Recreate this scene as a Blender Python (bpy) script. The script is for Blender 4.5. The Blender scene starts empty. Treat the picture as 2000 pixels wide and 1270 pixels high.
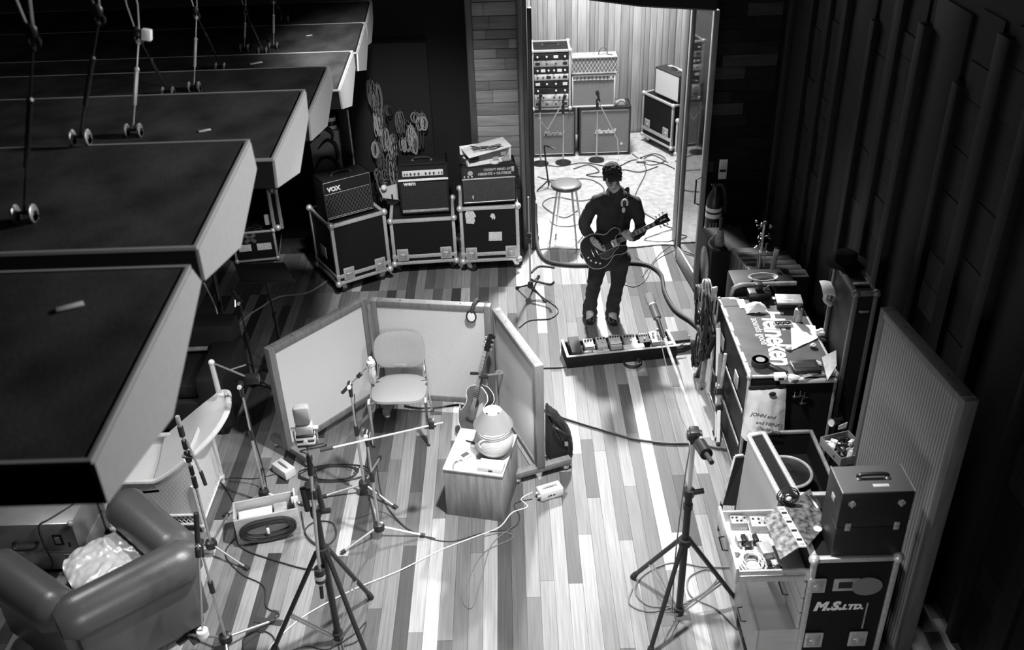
import bpy, bmesh, math, random
from mathutils import Vector as V, Matrix as M

scene = bpy.context.scene
COL = scene.collection
rnd = random.Random(11)
PI = math.pi

# ---------------------------------------------------------------- camera
CAM_H = 5.1
PP = V((1000.0, 635.0))
VPY, VPZ = V((974.0, -513.0)), V((1110.0, 3700.0))
FPX = math.sqrt(-((VPY - PP).dot(VPZ - PP)))
cy_ = V((VPY.x - PP.x, VPY.y - PP.y, FPX)).normalized()
cz_ = -V((VPZ.x - PP.x, VPZ.y - PP.y, FPX)).normalized()
cx_ = cy_.cross(cz_)
EYE = V((0, 0, CAM_H))


def ray(px, py):
    c = V((px - PP.x, py - PP.y, FPX))
    return V((cx_.dot(c), cy_.dot(c), cz_.dot(c)))


def at(px, py, z=0.0):
    d = ray(px, py)
    return EYE + d * ((z - CAM_H) / d.z)


def atY(px, py, y):
    d = ray(px, py)
    return EYE + d * (y / d.y)


def atX(px, py, x):
    d = ray(px, py)
    return EYE + d * (x / d.x)


def onpx(px, py, base):
    """the point straight above or below `base` that falls on picture row py"""
    k = (py - PP.y) / FPX
    yc = cx_.y * base.x + cy_.y * base.y
    zc = cx_.z * base.x + cy_.z * base.y
    h = (k * zc - yc) / (cz_.y - k * cz_.z)
    return V((base.x, base.y, CAM_H + h))


cam = bpy.data.cameras.new('camera')
cam.sensor_width = 36.0
cam.lens = FPX / 2000.0 * 36.0
cam.clip_start, cam.clip_end = 0.05, 100
camo = bpy.data.objects.new('camera', cam)
COL.objects.link(camo)
right = V((cx_.x, cy_.x, cz_.x))
down = V((cx_.y, cy_.y, cz_.y))
fwd = V((cx_.z, cy_.z, cz_.z))
camo.matrix_world = M.Translation(EYE) @ M((right, -down, -fwd)).transposed().to_4x4()
cam.dof.use_dof = True
cam.dof.focus_distance = 8.3
cam.dof.aperture_fstop = 2.4
scene.camera = camo

# ---------------------------------------------------------------- light
world = bpy.data.worlds.new('world')
scene.world = world
world.use_nodes = True
world.node_tree.nodes['Background'].inputs[0].default_value = (1, 1, 1, 1)
world.node_tree.nodes['Background'].inputs[1].default_value = 0.0015
vs = scene.view_settings
vs.view_transform = 'Standard'
vs.look = 'None'
vs.exposure = 0.6
vs.gamma = 1.0
vs.use_curve_mapping = False


def lamp(name, kind, loc, target, power, size=0.2, spot=None, blend=0.5):
    l = bpy.data.lights.new(name, kind)
    l.energy = power
    if kind == 'AREA':
        l.shape = 'DISK'
        l.size = size
    else:
        l.shadow_soft_size = size
    if spot:
        l.spot_size = math.radians(spot)
        l.spot_blend = blend
    o = bpy.data.objects.new(name, l)
    COL.objects.link(o)
    o.location = loc
    d = V(target) - V(loc)
    o.rotation_euler = d.to_track_quat('-Z', 'Y').to_euler()
    return o


# lights, all out of view: the booth's lamp, the live-room spot over the screens, the wash over the balcony rail, and added fills
lamp('booth_light', 'SPOT', (1.05, 11.9, 4.85), (0.9, 7.9, 0.0), 2300, 0.14, 58, 0.55)
lamp('booth_wash', 'AREA', (1.2, 12.0, 4.6), (1.2, 12.2, 0.0), 240, 0.8)
lamp('room_lamp', 'SPOT', (0.3, 4.6, 4.9), (-0.0, 4.95, 0.0), 1600, 0.1, 78, 1.0)
lamp('under_baffle_fill', 'SPOT', (-3.5, 5.3, 3.0), (-3.0, 5.1, 0.0), 90, 0.12, 100, 0.8)  # added fill hidden below the panels, lifts the armchair, metal case and wicker chair
lamp('side_lamp', 'SPOT', (2.4, 4.3, 4.9), (-1.5, 3.6, 2.4), 520, 0.3, 105, 0.9)
lamp('amp_fill', 'SPOT', (-0.6, 6.2, 5.0), (-1.1, 9.25, 0.6), 800, 0.15, 50, 0.7)  # added fill that brightens the row of amps from the front
lamp('front_fill', 'SPOT', (-0.4, 0.9, 1.5), (-0.5, 8.0, 0.8), 150, 0.5, 125, 0.7)  # added low fill for faces turned to the balcony, no control room here
lamp('balcony_wash', 'SPOT', (0.2, 1.6, 7.5), (-0.15, 7.0, 0.0), 130, 0.5, 60, 0.9)


# ---------------------------------------------------------------- materials
def mat(name, g, rough=0.6, metal=0.0, bump=None, noise=None, spec=0.5, coord='Object', stretch=None, emit=None, wave=None, trans=None):
    m = bpy.data.materials.new(name)
    m.use_nodes = True
    nt = m.node_tree
    N, L = nt.nodes, nt.links
    bs = N['Principled BSDF']
    bs.inputs['Base Color'].default_value = (g, g, g, 1)
    bs.inputs['Roughness'].default_value = rough
    bs.inputs['Metallic'].default_value = metal
    bs.inputs['Specular IOR Level'].default_value = spec
    if emit:
        bs.inputs['Emission Color'].default_value = (1, 1, 1, 1)
        bs.inputs['Emission Strength'].default_value = emit
    if trans:
        bs.inputs['Transmission Weight'].default_value = trans
        bs.inputs['IOR'].default_value = 1.3
    if bump or noise or wave:
        if coord == 'World':
            src = N.new('ShaderNodeNewGeometry').outputs['Position']
        else:
            src = N.new('ShaderNodeTexCoord').outputs[coord]
        mp = N.new('ShaderNodeMapping')
        if stretch:
            mp.inputs['Scale'].default_value = stretch
        L.new(src, mp.inputs['Vector'])
        vec = mp.outputs['Vector']
    if noise:
        sc, amt = noise
        t = N.new('ShaderNodeTexNoise')
        t.inputs['Scale'].default_value = sc
        t.inputs['Detail'].default_value = 5
        L.new(vec, t.inputs['Vector'])
        r = N.new('ShaderNodeMapRange')
        r.inputs['From Min'].default_value = 0.3
        r.inputs['From Max'].default_value = 0.7
        r.inputs['To Min'].default_value = g * (1 - amt)
        r.inputs['To Max'].default_value = g * (1 + amt)
        L.new(t.outputs['Fac'], r.inputs['Value'])
        L.new(r.outputs['Result'], bs.inputs['Base Color'])
    h = None
    if wave:
        sc, dirn, strength = wave
        t = N.new('ShaderNodeTexWave')
        t.bands_direction = dirn
        t.inputs['Scale'].default_value = sc
        L.new(vec, t.inputs['Vector'])
        h = t.outputs['Fac']
        st = strength
    if bump:
        sc, st = bump
        t = N.new('ShaderNodeTexNoise')
        t.inputs['Scale'].default_value = sc
        t.inputs['Detail'].default_value = 3
        L.new(vec, t.inputs['Vector'])
        h = t.outputs['Fac']
    if h:
        b = N.new('ShaderNodeBump')
        b.inputs['Strength'].default_value = st
        b.inputs['Distance'].default_value = 0.004
        L.new(h, b.inputs['Height'])
        L.new(b.outputs['Normal'], bs.inputs['Normal'])
    return m


def weave(name, g, scale=160, amt=0.35, rough=0.9, diag=False, bands=None):
    """woven cloth, grille cloth, wicker: two crossed wave textures"""
    m = mat(name, g, rough)
    nt = m.node_tree
    N, L = nt.nodes, nt.links
    bs = N['Principled BSDF']
    src = N.new('ShaderNodeTexCoord').outputs['Object']
    outs = []
    dirs = ('X', 'Z', 'Y') if not bands else bands
    for d in dirs:
        t = N.new('ShaderNodeTexWave')
        t.bands_direction = d
        t.inputs['Scale'].default_value = scale / 20.0
        t.inputs['Distortion'].default_value = 0.6
        t.inputs['Detail'].default_value = 1
        L.new(src, t.inputs['Vector'])
        outs.append(t.outputs['Fac'])
    cur = outs[0]
    for o in outs[1:]:
        mm = N.new('ShaderNodeMath')
        mm.operation = 'ADD'
        L.new(cur, mm.inputs[0])
        L.new(o, mm.inputs[1])
        cur = mm.outputs[0]
    r = N.new('ShaderNodeMapRange')
    r.inputs['From Max'].default_value = float(len(outs))
    r.inputs['To Min'].default_value = g * (1 - amt)
    r.inputs['To Max'].default_value = g * (1 + amt)
    L.new(cur, r.inputs['Value'])
    L.new(r.outputs['Result'], bs.inputs['Base Color'])
    b = N.new('ShaderNodeBump')
    b.inputs['Strength'].default_value = 0.5
    b.inputs['Distance'].default_value = 0.003
    L.new(cur, b.inputs['Height'])
    L.new(b.outputs['Normal'], bs.inputs['Normal'])
    return m


def plank_mat(name, g, rough=0.5, stretch=(70, 2.2, 70), amt=0.22):
    return mat(name, g, rough, noise=(1.0, amt), coord='World', stretch=stretch, spec=0.22)


BLACK = mat('black_tolex', 0.011, 0.6, bump=(300, 0.4), spec=0.25)
CASEBLACK = mat('black_laminate', 0.009, 0.55, bump=(120, 0.15), spec=0.2)
DARKBOX = mat('black_leatherette', 0.014, 0.45, bump=(250, 0.3))
RUBBER = mat('rubber', 0.012, 0.7)
CABLE = mat('black_cable', 0.016, 0.5)
CABLEGREY = mat('grey_cable', 0.10, 0.5)
CABLEWHITE = mat('white_cable', 0.5, 0.5)
ALU = mat('brushed_aluminium', 0.62, 0.42, 0.55, noise=(40, 0.12))
CHROME = mat('chrome', 0.75, 0.22, 1.0)
SATIN = mat('satin_steel', 0.6, 0.35, 0.85)
STEELDARK = mat('black_steel', 0.02, 0.38, 0.3)
PLASTIC = mat('black_plastic', 0.015, 0.35)
WHITE = mat('white_paint', 0.72, 0.5)
PAPER = mat('paper', 0.8, 0.8)
PALEMETAL = mat('pale_painted_metal', 0.58, 0.45, noise=(8, 0.08))
OLDMETAL = mat('worn_metal', 0.4, 0.5, 0.4, noise=(14, 0.3))
FABRIC = weave('oatmeal_cloth', 0.6, 1100, 0.16)
FABRIC2 = weave('ribbed_cloth', 0.2, 230, 0.4, bands=('X',))
FRAMEWOOD = mat('pale_frame_wood', 0.14, 0.55, noise=(1, 0.2), stretch=(30, 30, 4))
FRAMEDARK = mat('dark_frame_wood', 0.10, 0.55, noise=(1, 0.2), stretch=(30, 30, 4))
CRATEWOOD = mat('crate_wood', 0.2, 0.5, noise=(1, 0.3), stretch=(30, 30, 3))
CRATETOP = mat('crate_top_wood', 0.34, 0.5, noise=(1, 0.2), stretch=(20, 3, 20))
DARKWOOD = mat('dark_wood', 0.035, 0.5, noise=(1, 0.4), stretch=(30, 3, 30))
LEATHER = mat('grey_leather', 0.075, 0.32, bump=(160, 0.25))
SOFABLACK = mat('black_upholstery', 0.008, 0.7, bump=(200, 0.3))
WICKER = weave('white_wicker', 0.6, 640, 0.25, 0.7, bands=('X', 'Y'))
DENIM = mat('dark_denim', 0.028, 0.85, bump=(220, 0.3), noise=(14, 0.35))
SHIRT = mat('dark_shirt', 0.028, 0.85, bump=(160, 0.3), noise=(10, 0.25))
SKIN = mat('skin', 0.48, 0.5)
HAIR = mat('dark_hair', 0.035, 0.8, bump=(90, 0.6), spec=0.15)
LACQUER = mat('dark_cherry_lacquer', 0.014, 0.2, spec=.35)
BINDING = mat('cream_binding', 0.68, 0.4)
FRETBOARD = mat('dark_fretboard', 0.03, 0.4)
SPRUCE = mat('amber_soundboard', 0.10, 0.25, noise=(6, 0.3))


# ---------------------------------------------------------------- builders
def wmat(o):
    m = M.Identity(4)
    while o is not None:
        m = o.matrix_basis @ m
        o = o.parent
    return m


def look(a, b, up=V((0, 0, 1))):
    """matrix whose local z runs from a to b"""
    z = (b - a).normalized()
    if abs(z.dot(up)) > 0.999:
        up = V((0, 1, 0))
    x = up.cross(z).normalized()
    y = z.cross(x)
    return M.Translation(a) @ M((x, y, z)).transposed().to_4x4()


class B:
    def __init__(s, world=True):
        s.bm = bmesh.new()
        s.w = world
        s.mi = 0
        s.T = M.Identity(4)

    def _v(s, p):
        return s.bm.verts.new(s.T @ V(p))

    def _f(s, vs):
        try:
            f = s.bm.faces.new(vs)
            f.material_index = s.mi
            return f
        except ValueError:
            return None

    def box(s, x0, x1, y0, y1, z0, z1, bev=0, mtx=None):
        T = s.T @ mtx if mtx else s.T
        P = [(x0, y0, z0), (x1, y0, z0), (x1, y1, z0), (x0, y1, z0), (x0, y0, z1), (x1, y0, z1), (x1, y1, z1), (x0, y1, z1)]
        vs_ = [s.bm.verts.new(T @ V(p)) for p in P]
        fs = [s._f([vs_[i] for i in q]) for q in ((3, 2, 1, 0), (4, 5, 6, 7), (0, 1, 5, 4), (1, 2, 6, 5), (2, 3, 7, 6), (3, 0, 4, 7))]
        if bev:
            es = list({e for f in fs for e in f.edges})
            r = bmesh.ops.bevel(s.bm, geom=es, offset=bev, segments=2, affect='EDGES', profile=0.5)
            for f in r['faces']:
                f.material_index = s.mi
        return s

    def bar(s, a, b, w, h, bev=0, up=V((0, 0, 1))):
        """square bar from a to b, w wide and h tall"""
        a, b = V(a), V(b)
        return s.box(-w / 2, w / 2, -h / 2, h / 2, 0, (b - a).length, bev, look(a, b, up))

    def ring(s, c, x, y, r, n):
        return [s._v(c + x * (r * math.cos(2 * PI * i / n)) + y * (r * math.sin(2 * PI * i / n))) for i in range(n)]

    def skin(s, rings, closed=False, caps=True):
        n = len(rings[0])
        k = len(rings)
        for i in range(k if closed else k - 1):
            a, b = rings[i], rings[(i + 1) % k]
            for j in range(n):
                s._f([a[j], a[(j + 1) % n], b[(j + 1) % n], b[j]])
        if caps and not closed:
            s._f(list(reversed(rings[0])))
            s._f(rings[-1])

    def tube(s, pts, r, n=8, closed=False):
        pts = [V(p) for p in pts]
        k = len(pts)
        rs = r if isinstance(r, (list, tuple)) else [r] * k
        prev = None
        rings = []
        for i, p in enumerate(pts):
            if closed:
                t = pts[(i + 1) % k] - pts[i - 1]
            else:
                t = pts[min(i + 1, k - 1)] - pts[max(i - 1, 0)]
            if t.length < 1e-9:
                t = V((0, 0, 1))
            t.normalize()
            if prev is None:
                u = V((0, 0, 1)) if abs(t.z) < 0.9 else V((1, 0, 0))
                x = u.cross(t).normalized()
            else:
                x = prev - t * prev.dot(t)
                x = x.normalized() if x.length > 1e-6 else V((1, 0, 0))
            prev = x
            rings.append(s.ring(p, x, t.cross(x), rs[i], n))
        s.skin(rings, closed)
        return s

    def cyl(s, a, b, r0, r1=None, n=16):
        return s.tube([a, b], [r0, r0 if r1 is None else r1], n)

    def lathe(s, prof, n=24, mtx=None, caps=True):
        T = mtx or M.Identity(4)
        rings = []
        for r, z in prof:
            r = max(r, 1e-4)
            rings.append([s._v(T @ V((r * math.cos(2 * PI * i / n), r * math.sin(2 * PI * i / n), z))) for i in range(n)])
        s.skin(rings, caps=caps)
        return s

    def ball(s, c, r, n=12, sc=(1, 1, 1), mtx=None):
        c = V(c)
        m = (mtx or M.Identity(4)).to_3x3()
        rings = []
        h = max(4, n // 2)
        for i in range(h + 1):
            a = -PI / 2 + PI * i / h
            rr = max(math.cos(a) * r, 1e-4)
            rings.append([s._v(c + m @ V((sc[0] * rr * math.cos(2 * PI * j / n), sc[1] * rr * math.sin(2 * PI * j / n), sc[2] * r * math.sin(a)))) for j in range(n)])
        s.skin(rings)
        return s

    def prism(s, poly, z0, z1, mtx=None):
        T = mtx or M.Identity(4)
        a = [s._v(T @ V((p[0], p[1], z0))) for p in poly]
        b = [s._v(T @ V((p[0], p[1], z1))) for p in poly]
        s._f(list(reversed(a)))
        s._f(b)
        n = len(poly)
        for i in range(n):
            s._f([a[i], a[(i + 1) % n], b[(i + 1) % n], b[i]])
        return s

    def sheet(s, rows, th=0.0):
        """grid of points, given thickness downwards along its normals"""
        g = [[s._v(p) for p in r] for r in rows]
        fs = []
        for i in range(len(g) - 1):
            for j in range(len(g[0]) - 1):
                fs.append(s._f([g[i][j], g[i][j + 1], g[i + 1][j + 1], g[i + 1][j]]))
        if th:
            s.bm.normal_update()
            bmesh.ops.solidify(s.bm, geom=[f for f in fs if f], thickness=th)
        return s

    def build(s, name, m, parent=None, smooth=35, kind=None, label=None):
        if s.w and parent is not None:
            s.bm.transform(wmat(parent).inverted())
        bmesh.ops.recalc_face_normals(s.bm, faces=s.bm.faces[:])
        me = bpy.data.meshes.new(name)
        s.bm.to_mesh(me)
        s.bm.free()
        for x in (m if isinstance(m, (list, tuple)) else [m]):
            me.materials.append(x)
        if smooth:
            me.polygons.foreach_set('use_smooth', [True] * len(me.polygons))
            me.set_sharp_from_angle(angle=math.radians(smooth))
        o = bpy.data.objects.new(name, me)
        COL.objects.link(o)
        o.parent = parent
        if kind:
            o['kind'] = kind
        if label:
            o['label'] = label
        return o


def thing(name, label, cat, loc=(0, 0, 0), rz=0.0, group=None):
    o = bpy.data.objects.new(name, None)
    o.empty_display_size = 0.1
    COL.objects.link(o)
    o.location = loc
    o.rotation_euler = (0, 0, rz)
    o['label'] = label
    o['category'] = cat
    if group:
        o['group'] = group
    return o


def tag(o, label, cat, group=None):
    o['label'] = label
    o['category'] = cat
    if group:
        o['group'] = group
    return o


def struct(o):
    o['kind'] = 'structure'
    return o


def spline(pts, sub=8, closed=False):
    pts = [V(p) for p in pts]
    n = len(pts)
    out = []
    for i in range(n if closed else n - 1):
        if closed:
            p0, p1, p2, p3 = pts[i - 1], pts[i], pts[(i + 1) % n], pts[(i + 2) % n]
        else:
            p0, p1, p2, p3 = pts[max(i - 1, 0)], pts[i], pts[i + 1], pts[min(i + 2, n - 1)]
        for k in range(sub):
            t = k / sub
            out.append(0.5 * ((2 * p1) + (p2 - p0) * t + (2 * p0 - 5 * p1 + 4 * p2 - p3) * t * t + (3 * p1 - p0 - 3 * p2 + p3) * t ** 3))
    if not closed:
        out.append(pts[-1])
    return out


def text(name, s, size, m, parent, mtx, shear=0.0, align='LEFT', ext=0.0008, bold=0.0, space=1.0, world=True):
    cu = bpy.data.curves.new(name, 'FONT')
    cu.body = s
    cu.size = size
    cu.shear = shear
    cu.align_x = align
    cu.extrude = ext
    cu.offset = bold
    cu.space_character = space
    cu.resolution_u = 3
    t = bpy.data.objects.new(name, cu)
    COL.objects.link(t)
    bpy.context.view_layer.update()
    dg = bpy.context.evaluated_depsgraph_get()
    me = bpy.data.meshes.new_from_object(t.evaluated_get(dg))
    bpy.data.objects.remove(t)
    me.transform((wmat(parent).inverted() if (parent and world) else M.Identity(4)) @ mtx)
    me.materials.clear()
    me.materials.append(m)
    o = bpy.data.objects.new(name, me)
    COL.objects.link(o)
    o.parent = parent
    return o


def axes(o, x, y, z):
    return M.Translation(V(o)) @ M((V(x), V(y), V(z))).transposed().to_4x4()


FRONT = M.Rotation(PI / 2, 4, 'X')     # text drawn upright on a face looking to local -y


def frame(pl, pr, z):
    """ground frame of a box from its front bottom corners in the picture: origin, heading, width"""
    a, b = at(*pl, z), at(*pr, z)
    d = b - a
    return a, math.atan2(d.y, d.x), d.length


def dup(root, loc, rz=None, label=None):
    r = root.copy()
    COL.objects.link(r)
    r.location = loc
    if rz is not None:
        r.rotation_euler = (0, 0, rz)
    if label:
        r['label'] = label
    for ch in root.children:
        c = ch.copy()
        COL.objects.link(c)
        c.parent = r
        for g in ch.children:
            d = g.copy()
            COL.objects.link(d)
            d.parent = c
    return r


def cable(name, label, pts, r=0.004, m=None, z=None, sub=8, group=None, cat='cable', n=6):
    """pts: pixels on the floor (2 numbers), or world points (3 numbers)"""
    P = []
    for p in pts:
        P.append(V(p) if len(p) == 3 else at(p[0], p[1], (r if z is None else z)))
    o = B(False).tube(spline(P, sub), r, n).build(name, m or CABLE)
    return tag(o, label, cat, group)

# ================================================================ SETTING
fl = struct(B().box(-6.5, 2.9, 1.5, 14.0, -0.12, -0.021).build('floor', DARKWOOD))
TONES = [0.035, 0.055, 0.08, 0.11, 0.14, 0.17, 0.205, 0.26, 0.35]
WEIGHT = [6, 9, 12, 14, 14, 12, 9, 7, 6]
PLANKS = [plank_mat('floorboard_%d' % i, g) for i, g in enumerate(TONES)]
unit = []
for pm in PLANKS:
    o = B(False).box(-0.5, 0.5, -0.5, 0.5, -0.02, 0.0).build('plank', pm, smooth=0)
    unit.append(o.data)
    bpy.data.objects.remove(o)


def screen(p):
    c = V((cx_.x * p.x + cy_.x * p.y + cz_.x * (p.z - CAM_H), cx_.y * p.x + cy_.y * p.y + cz_.y * (p.z - CAM_H), cx_.z * p.x + cy_.z * p.y + cz_.z * (p.z - CAM_H)))
    return (c.x / c.z * FPX + 1000, c.y / c.z * FPX + 635, c.z)


planks = []
PW = 0.1
x = -4.6
while x < 2.88:
    y = 2.6
    first = True
    while y < 10.1:
        ln = rnd.choice((0.7, 1.1, 1.4, 1.8, 2.2, 2.6)) * rnd.uniform(0.85, 1.15)
        if first:
            ln *= rnd.uniform(0.2, 1)
            first = False
        y1 = y + ln
        for stop in (9.14, 10.1):
            if y < stop - 0.01 and y1 > stop - 0.25:
                y1 = stop
                break
        planks.append((x + PW / 2, y, y1, rnd.choices(range(len(TONES)), WEIGHT)[0]))
        y = y1
    x += PW


def in_view(p):
    best = 0
    for t in (0.1, 0.5, 0.9):
        sx, sy, d = screen(V((p[0], p[1] + (p[2] - p[1]) * t, 0)))
        if -20 < sx < 2020 and -20 < sy < 1290 and p[0] > -2.75 and p[0] < 2.1:
            best = max(best, (p[2] - p[1]) / d / d)
    return best


planks.sort(key=in_view, reverse=True)
for (px_, y0, y1, t) in planks[:296]:
    o = bpy.data.objects.new('plank', unit[t])
    COL.objects.link(o)
    o.location = (px_, (y0 + y1) / 2, rnd.uniform(-0.0006, 0))
    o.scale = (PW - 0.0018, y1 - y0 - 0.002, 1)
    o.parent = fl
b = B(False)
for (px_, y0, y1, t) in planks[296:]:
    b.mi = t
    b.box(px_ - PW / 2 + 0.0009, px_ + PW / 2 - 0.0009, y0 + 0.001, y1 - 0.001, -0.02, 0)
b.build('far_planks', PLANKS, fl, smooth=0, kind='stuff')

# ---- booth beyond the doorway
BX0, BX1, BY = 0.02, 3.1, 13.75
BOOTHW = [mat('booth_board_%d' % i, g, 0.6, noise=(1, 0.2), coord='World', stretch=(40, 40, 2)) for i, g in enumerate((0.27, 0.31, 0.36, 0.42))]
wb = struct(B().box(-0.2, 3.3, BY, BY + 0.15, 0, 5.4).build('wall_booth_back', BOOTHW[0]))
x = BX0
while x < BX1 - 0.02:
    w = rnd.choice((0.05, 0.07, 0.09, 0.12))
    d = rnd.choice((0.018, 0.03, 0.045))
    B().box(x + 0.002, min(x + w, BX1) - 0.002, BY - d, BY, 0, 5.4, 0.003).build('board', BOOTHW[rnd.choices((0, 1, 2, 3), (3, 4, 4, 3))[0]], wb)
    x += w
wr = struct(B().box(BX1, BX1 + 0.14, 10.12, BY, 0, 5.4).build('wall_booth_right', BOOTHW[1]))
y = 10.4
while y < BY - 0.06:
    w = rnd.choice((0.07, 0.09, 0.12))
    B().box(BX1 - rnd.choice((0.018, 0.03, 0.04)), BX1, y + 0.002, min(y + w, BY - 0.05) - 0.002, 0, 5.4, 0.003).build('board', BOOTHW[rnd.choice((0, 1, 2, 3))], wr)
    y += w
wl = struct(B().box(BX0 - 0.14, BX0, 10.12, BY, 0, 5.4).build('wall_booth_left', BOOTHW[1]))

# ---- pier left of the doorway: stacked horizontal boards
PIERW = [mat('pier_board_%d' % i, g, 0.55, noise=(1, 0.25), coord='World', stretch=(3, 40, 40)) for i, g in enumerate((0.13, 0.17, 0.22))]
pier = struct(B().box(-0.44, 0.12, 10.14, 10.45, 0, 5.4).build('wall_pier', PIERW[0]))
z = 0.0
while z < 4.2:
    h = rnd.choice((0.1, 0.12, 0.14))
    cuts = [-0.37, 0.085] if rnd.random() < 0.35 else [-0.37, rnd.uniform(-0.25, 0.0), 0.085]
    for i in range(len(cuts) - 1):
        B().box(cuts[i] + 0.001, cuts[i + 1] - 0.001, 10.10 - rnd.uniform(0.002, 0.012), 10.14, z + 0.003, z + h - 0.003, 0.002).build('board', rnd.choice(PIERW), pier)
    z += h
JAMB = mat('dark_jamb_wood', 0.05, 0.5, noise=(1, 0.3), stretch=(30, 30, 3))
struct(B().box(-0.44, -0.37, 10.06, 10.14, 0, 5.4, 0.004).build('trim_1', JAMB))
struct(B().box(0.085, 0.19, 10.02, 10.2, 0, 5.4, 0.004).build('trim_2', JAMB))
struct(B().box(0.10, 0.14, 9.98, 10.02, 0, 5.4, 0.004).build('trim_3', FRAMEDARK))
struct(B().box(0.195, 0.24, 9.99, 10.06, 0, 2.75, 0.004).build('trim_4', STEELDARK))
VELVET = mat('black_drape', 0.004, 0.95)
wback = struct(B().box(-6.5, -0.44, 10.55, 10.7, 0, 5.4).build('wall_back', VELVET))
struct(B().box(-6.6, -6.5, 1.5, 10.7, 0, 5.4).build('wall_left', VELVET))

# ---- dark boarded wall right of the doorway, and the long right wall with its tall panels
DARKB = [mat('umber_board_%d' % i, g, 0.6, spec=0.12, noise=(1, 0.3), coord='World', stretch=(4, 40, 40)) for i, g in enumerate((0.007, 0.010, 0.014, 0.04))]
wbr = struct(B().box(2.0, 2.95, 10.0, 10.12, 0, 5.4).build('wall_back_right', DARKB[0]))
z = 0.0
while z < 4.2:
    h = 0.13
    xs = [2.02, 2.02 + rnd.uniform(0.2, 0.6), 2.8]
    for i in range(2):
        B().box(xs[i] + 0.002, xs[i + 1] - 0.002, 9.97 - rnd.uniform(0, 0.008), 10.0, z + 0.002, z + h - 0.002).build('board', DARKB[rnd.choices((0, 1, 2, 3), (6, 4, 3, 1))[0]], wbr)
    z += h
wright = struct(B().box(2.8, 2.95, 1.5, 9.97, 0, 5.4).build('wall_right', DARKB[0]))
yw = 9.9
k = 0
while yw > 2.2:
    w = (0.34, 0.12, 0.52, 0.10, 0.30, 0.16)[k % 6]
    d = (0.012, 0.07, 0.02, 0.06, 0.012, 0.05)[k % 6]
    if k % 6 in (0, 4):
        z = 0.0
        while z < 3.6:
            h = rnd.choice((0.16, 0.22, 0.3))
            B().box(2.8 - d - rnd.uniform(0, 0.01), 2.8, yw - w + 0.004, yw - 0.004, z + 0.002, z + h - 0.002).build('board', DARKB[rnd.choices((0, 1, 2, 3), (5, 5, 3, 0.6))[0]], wright)
            z += h
    else:
        B().box(2.8 - d, 2.8, yw - w + 0.004, yw - 0.004, 0.0, 3.2 + (k % 3) * 0.2, 0.004).build('panel', DARKB[(0, 2, 1)[k % 3]], wright)
    yw -= w
    k += 1

# ---- right door leaf: wood frame and a large pane, swung out into the room
D0, D1 = at(1322, 507), at(1358, 570)
door = struct(bpy.data.objects.new('door_1', None))
COL.objects.link(door)
door.location = D0
door.rotation_euler = (0, 0, math.atan2(D1.y - D0.y, D1.x - D0.x))
dl = (D1 - D0).length
DOORWOOD = mat('door_wood', 0.2, 0.5, noise=(1, 0.25), stretch=(30, 30, 4))
GLASS = mat('pane_glass', 0.9, 0.03, trans=1.0)
DH = 2.93
for a, c in ((0, 0.055), (dl - 0.055, dl)):
    B(False).box(a, c, -0.025, 0.025, 0.02, DH, 0.004).build('stile', DOORWOOD, door)
for a, c in ((0.02, 0.2), (DH - 0.07, DH)):
    B(False).box(0.055, dl - 0.055, -0.024, 0.024, a, c, 0.004).build('rail', DOORWOOD, door)
B(False).box(0.055, dl - 0.055, -0.004, 0.004, 0.2, DH - 0.07).build('glass_pane', GLASS, door, smooth=0)
B(False).tube([(dl - 0.03, -0.025, 1.0), (dl - 0.03, -0.07, 1.02), (dl - 0.03, -0.07, 1.28), (dl - 0.03, -0.025, 1.3)], 0.009).build('handle', STEELDARK, door)
struct(B().box(1.84, 2.02, 9.9, 10.14, 0, 5.4, 0.004).build('trim_5', JAMB))

# light switch plate
p = atY(1412, 328, 9.955)
t = thing('light_switch', 'white two-part switch plate on the dark boarded wall beside the glass door', 'switch', p)
B(False).box(-0.045, 0.045, -0.008, 0.004, -0.13, 0.1, 0.003).build('plate', WHITE, t)
B(False).box(-0.035, 0.035, -0.014, -0.008, -0.045, -0.015, 0.002).build('rocker', PLASTIC, t)
for i in range(3):
    B(False).box(-0.03 + i * 0.022, -0.016 + i * 0.022, -0.016, -0.008, 0.02, 0.075, 0.002).build('switch', PALEMETAL, t)

# ---- rug in the booth
RUG = mat('cream_rug', 0.42, 0.95, noise=(14, 0.22), bump=(90, 1.0))
rows = []
for i in range(40):
    rows.append([V((0.28 + 2.78 * j / 40 + rnd.uniform(-.01, .01), 9.98 + 3.7 * i / 39 + (0.02 * math.sin(j * 0.7) if i == 0 else 0), 0.014 + rnd.uniform(0, 0.007))) for j in range(41)])
rug = tag(B().sheet(rows, 0.012).build('rug', RUG), 'cream shaggy rug covering the floor of the lit booth', 'rug')

# ================================================================ HANGING ACOUSTIC PANELS
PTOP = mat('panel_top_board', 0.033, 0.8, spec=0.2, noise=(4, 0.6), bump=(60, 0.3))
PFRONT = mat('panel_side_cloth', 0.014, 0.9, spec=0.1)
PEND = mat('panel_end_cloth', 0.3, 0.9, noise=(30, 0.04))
PRIM = mat('panel_edging', 0.3, 0.6)
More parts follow.
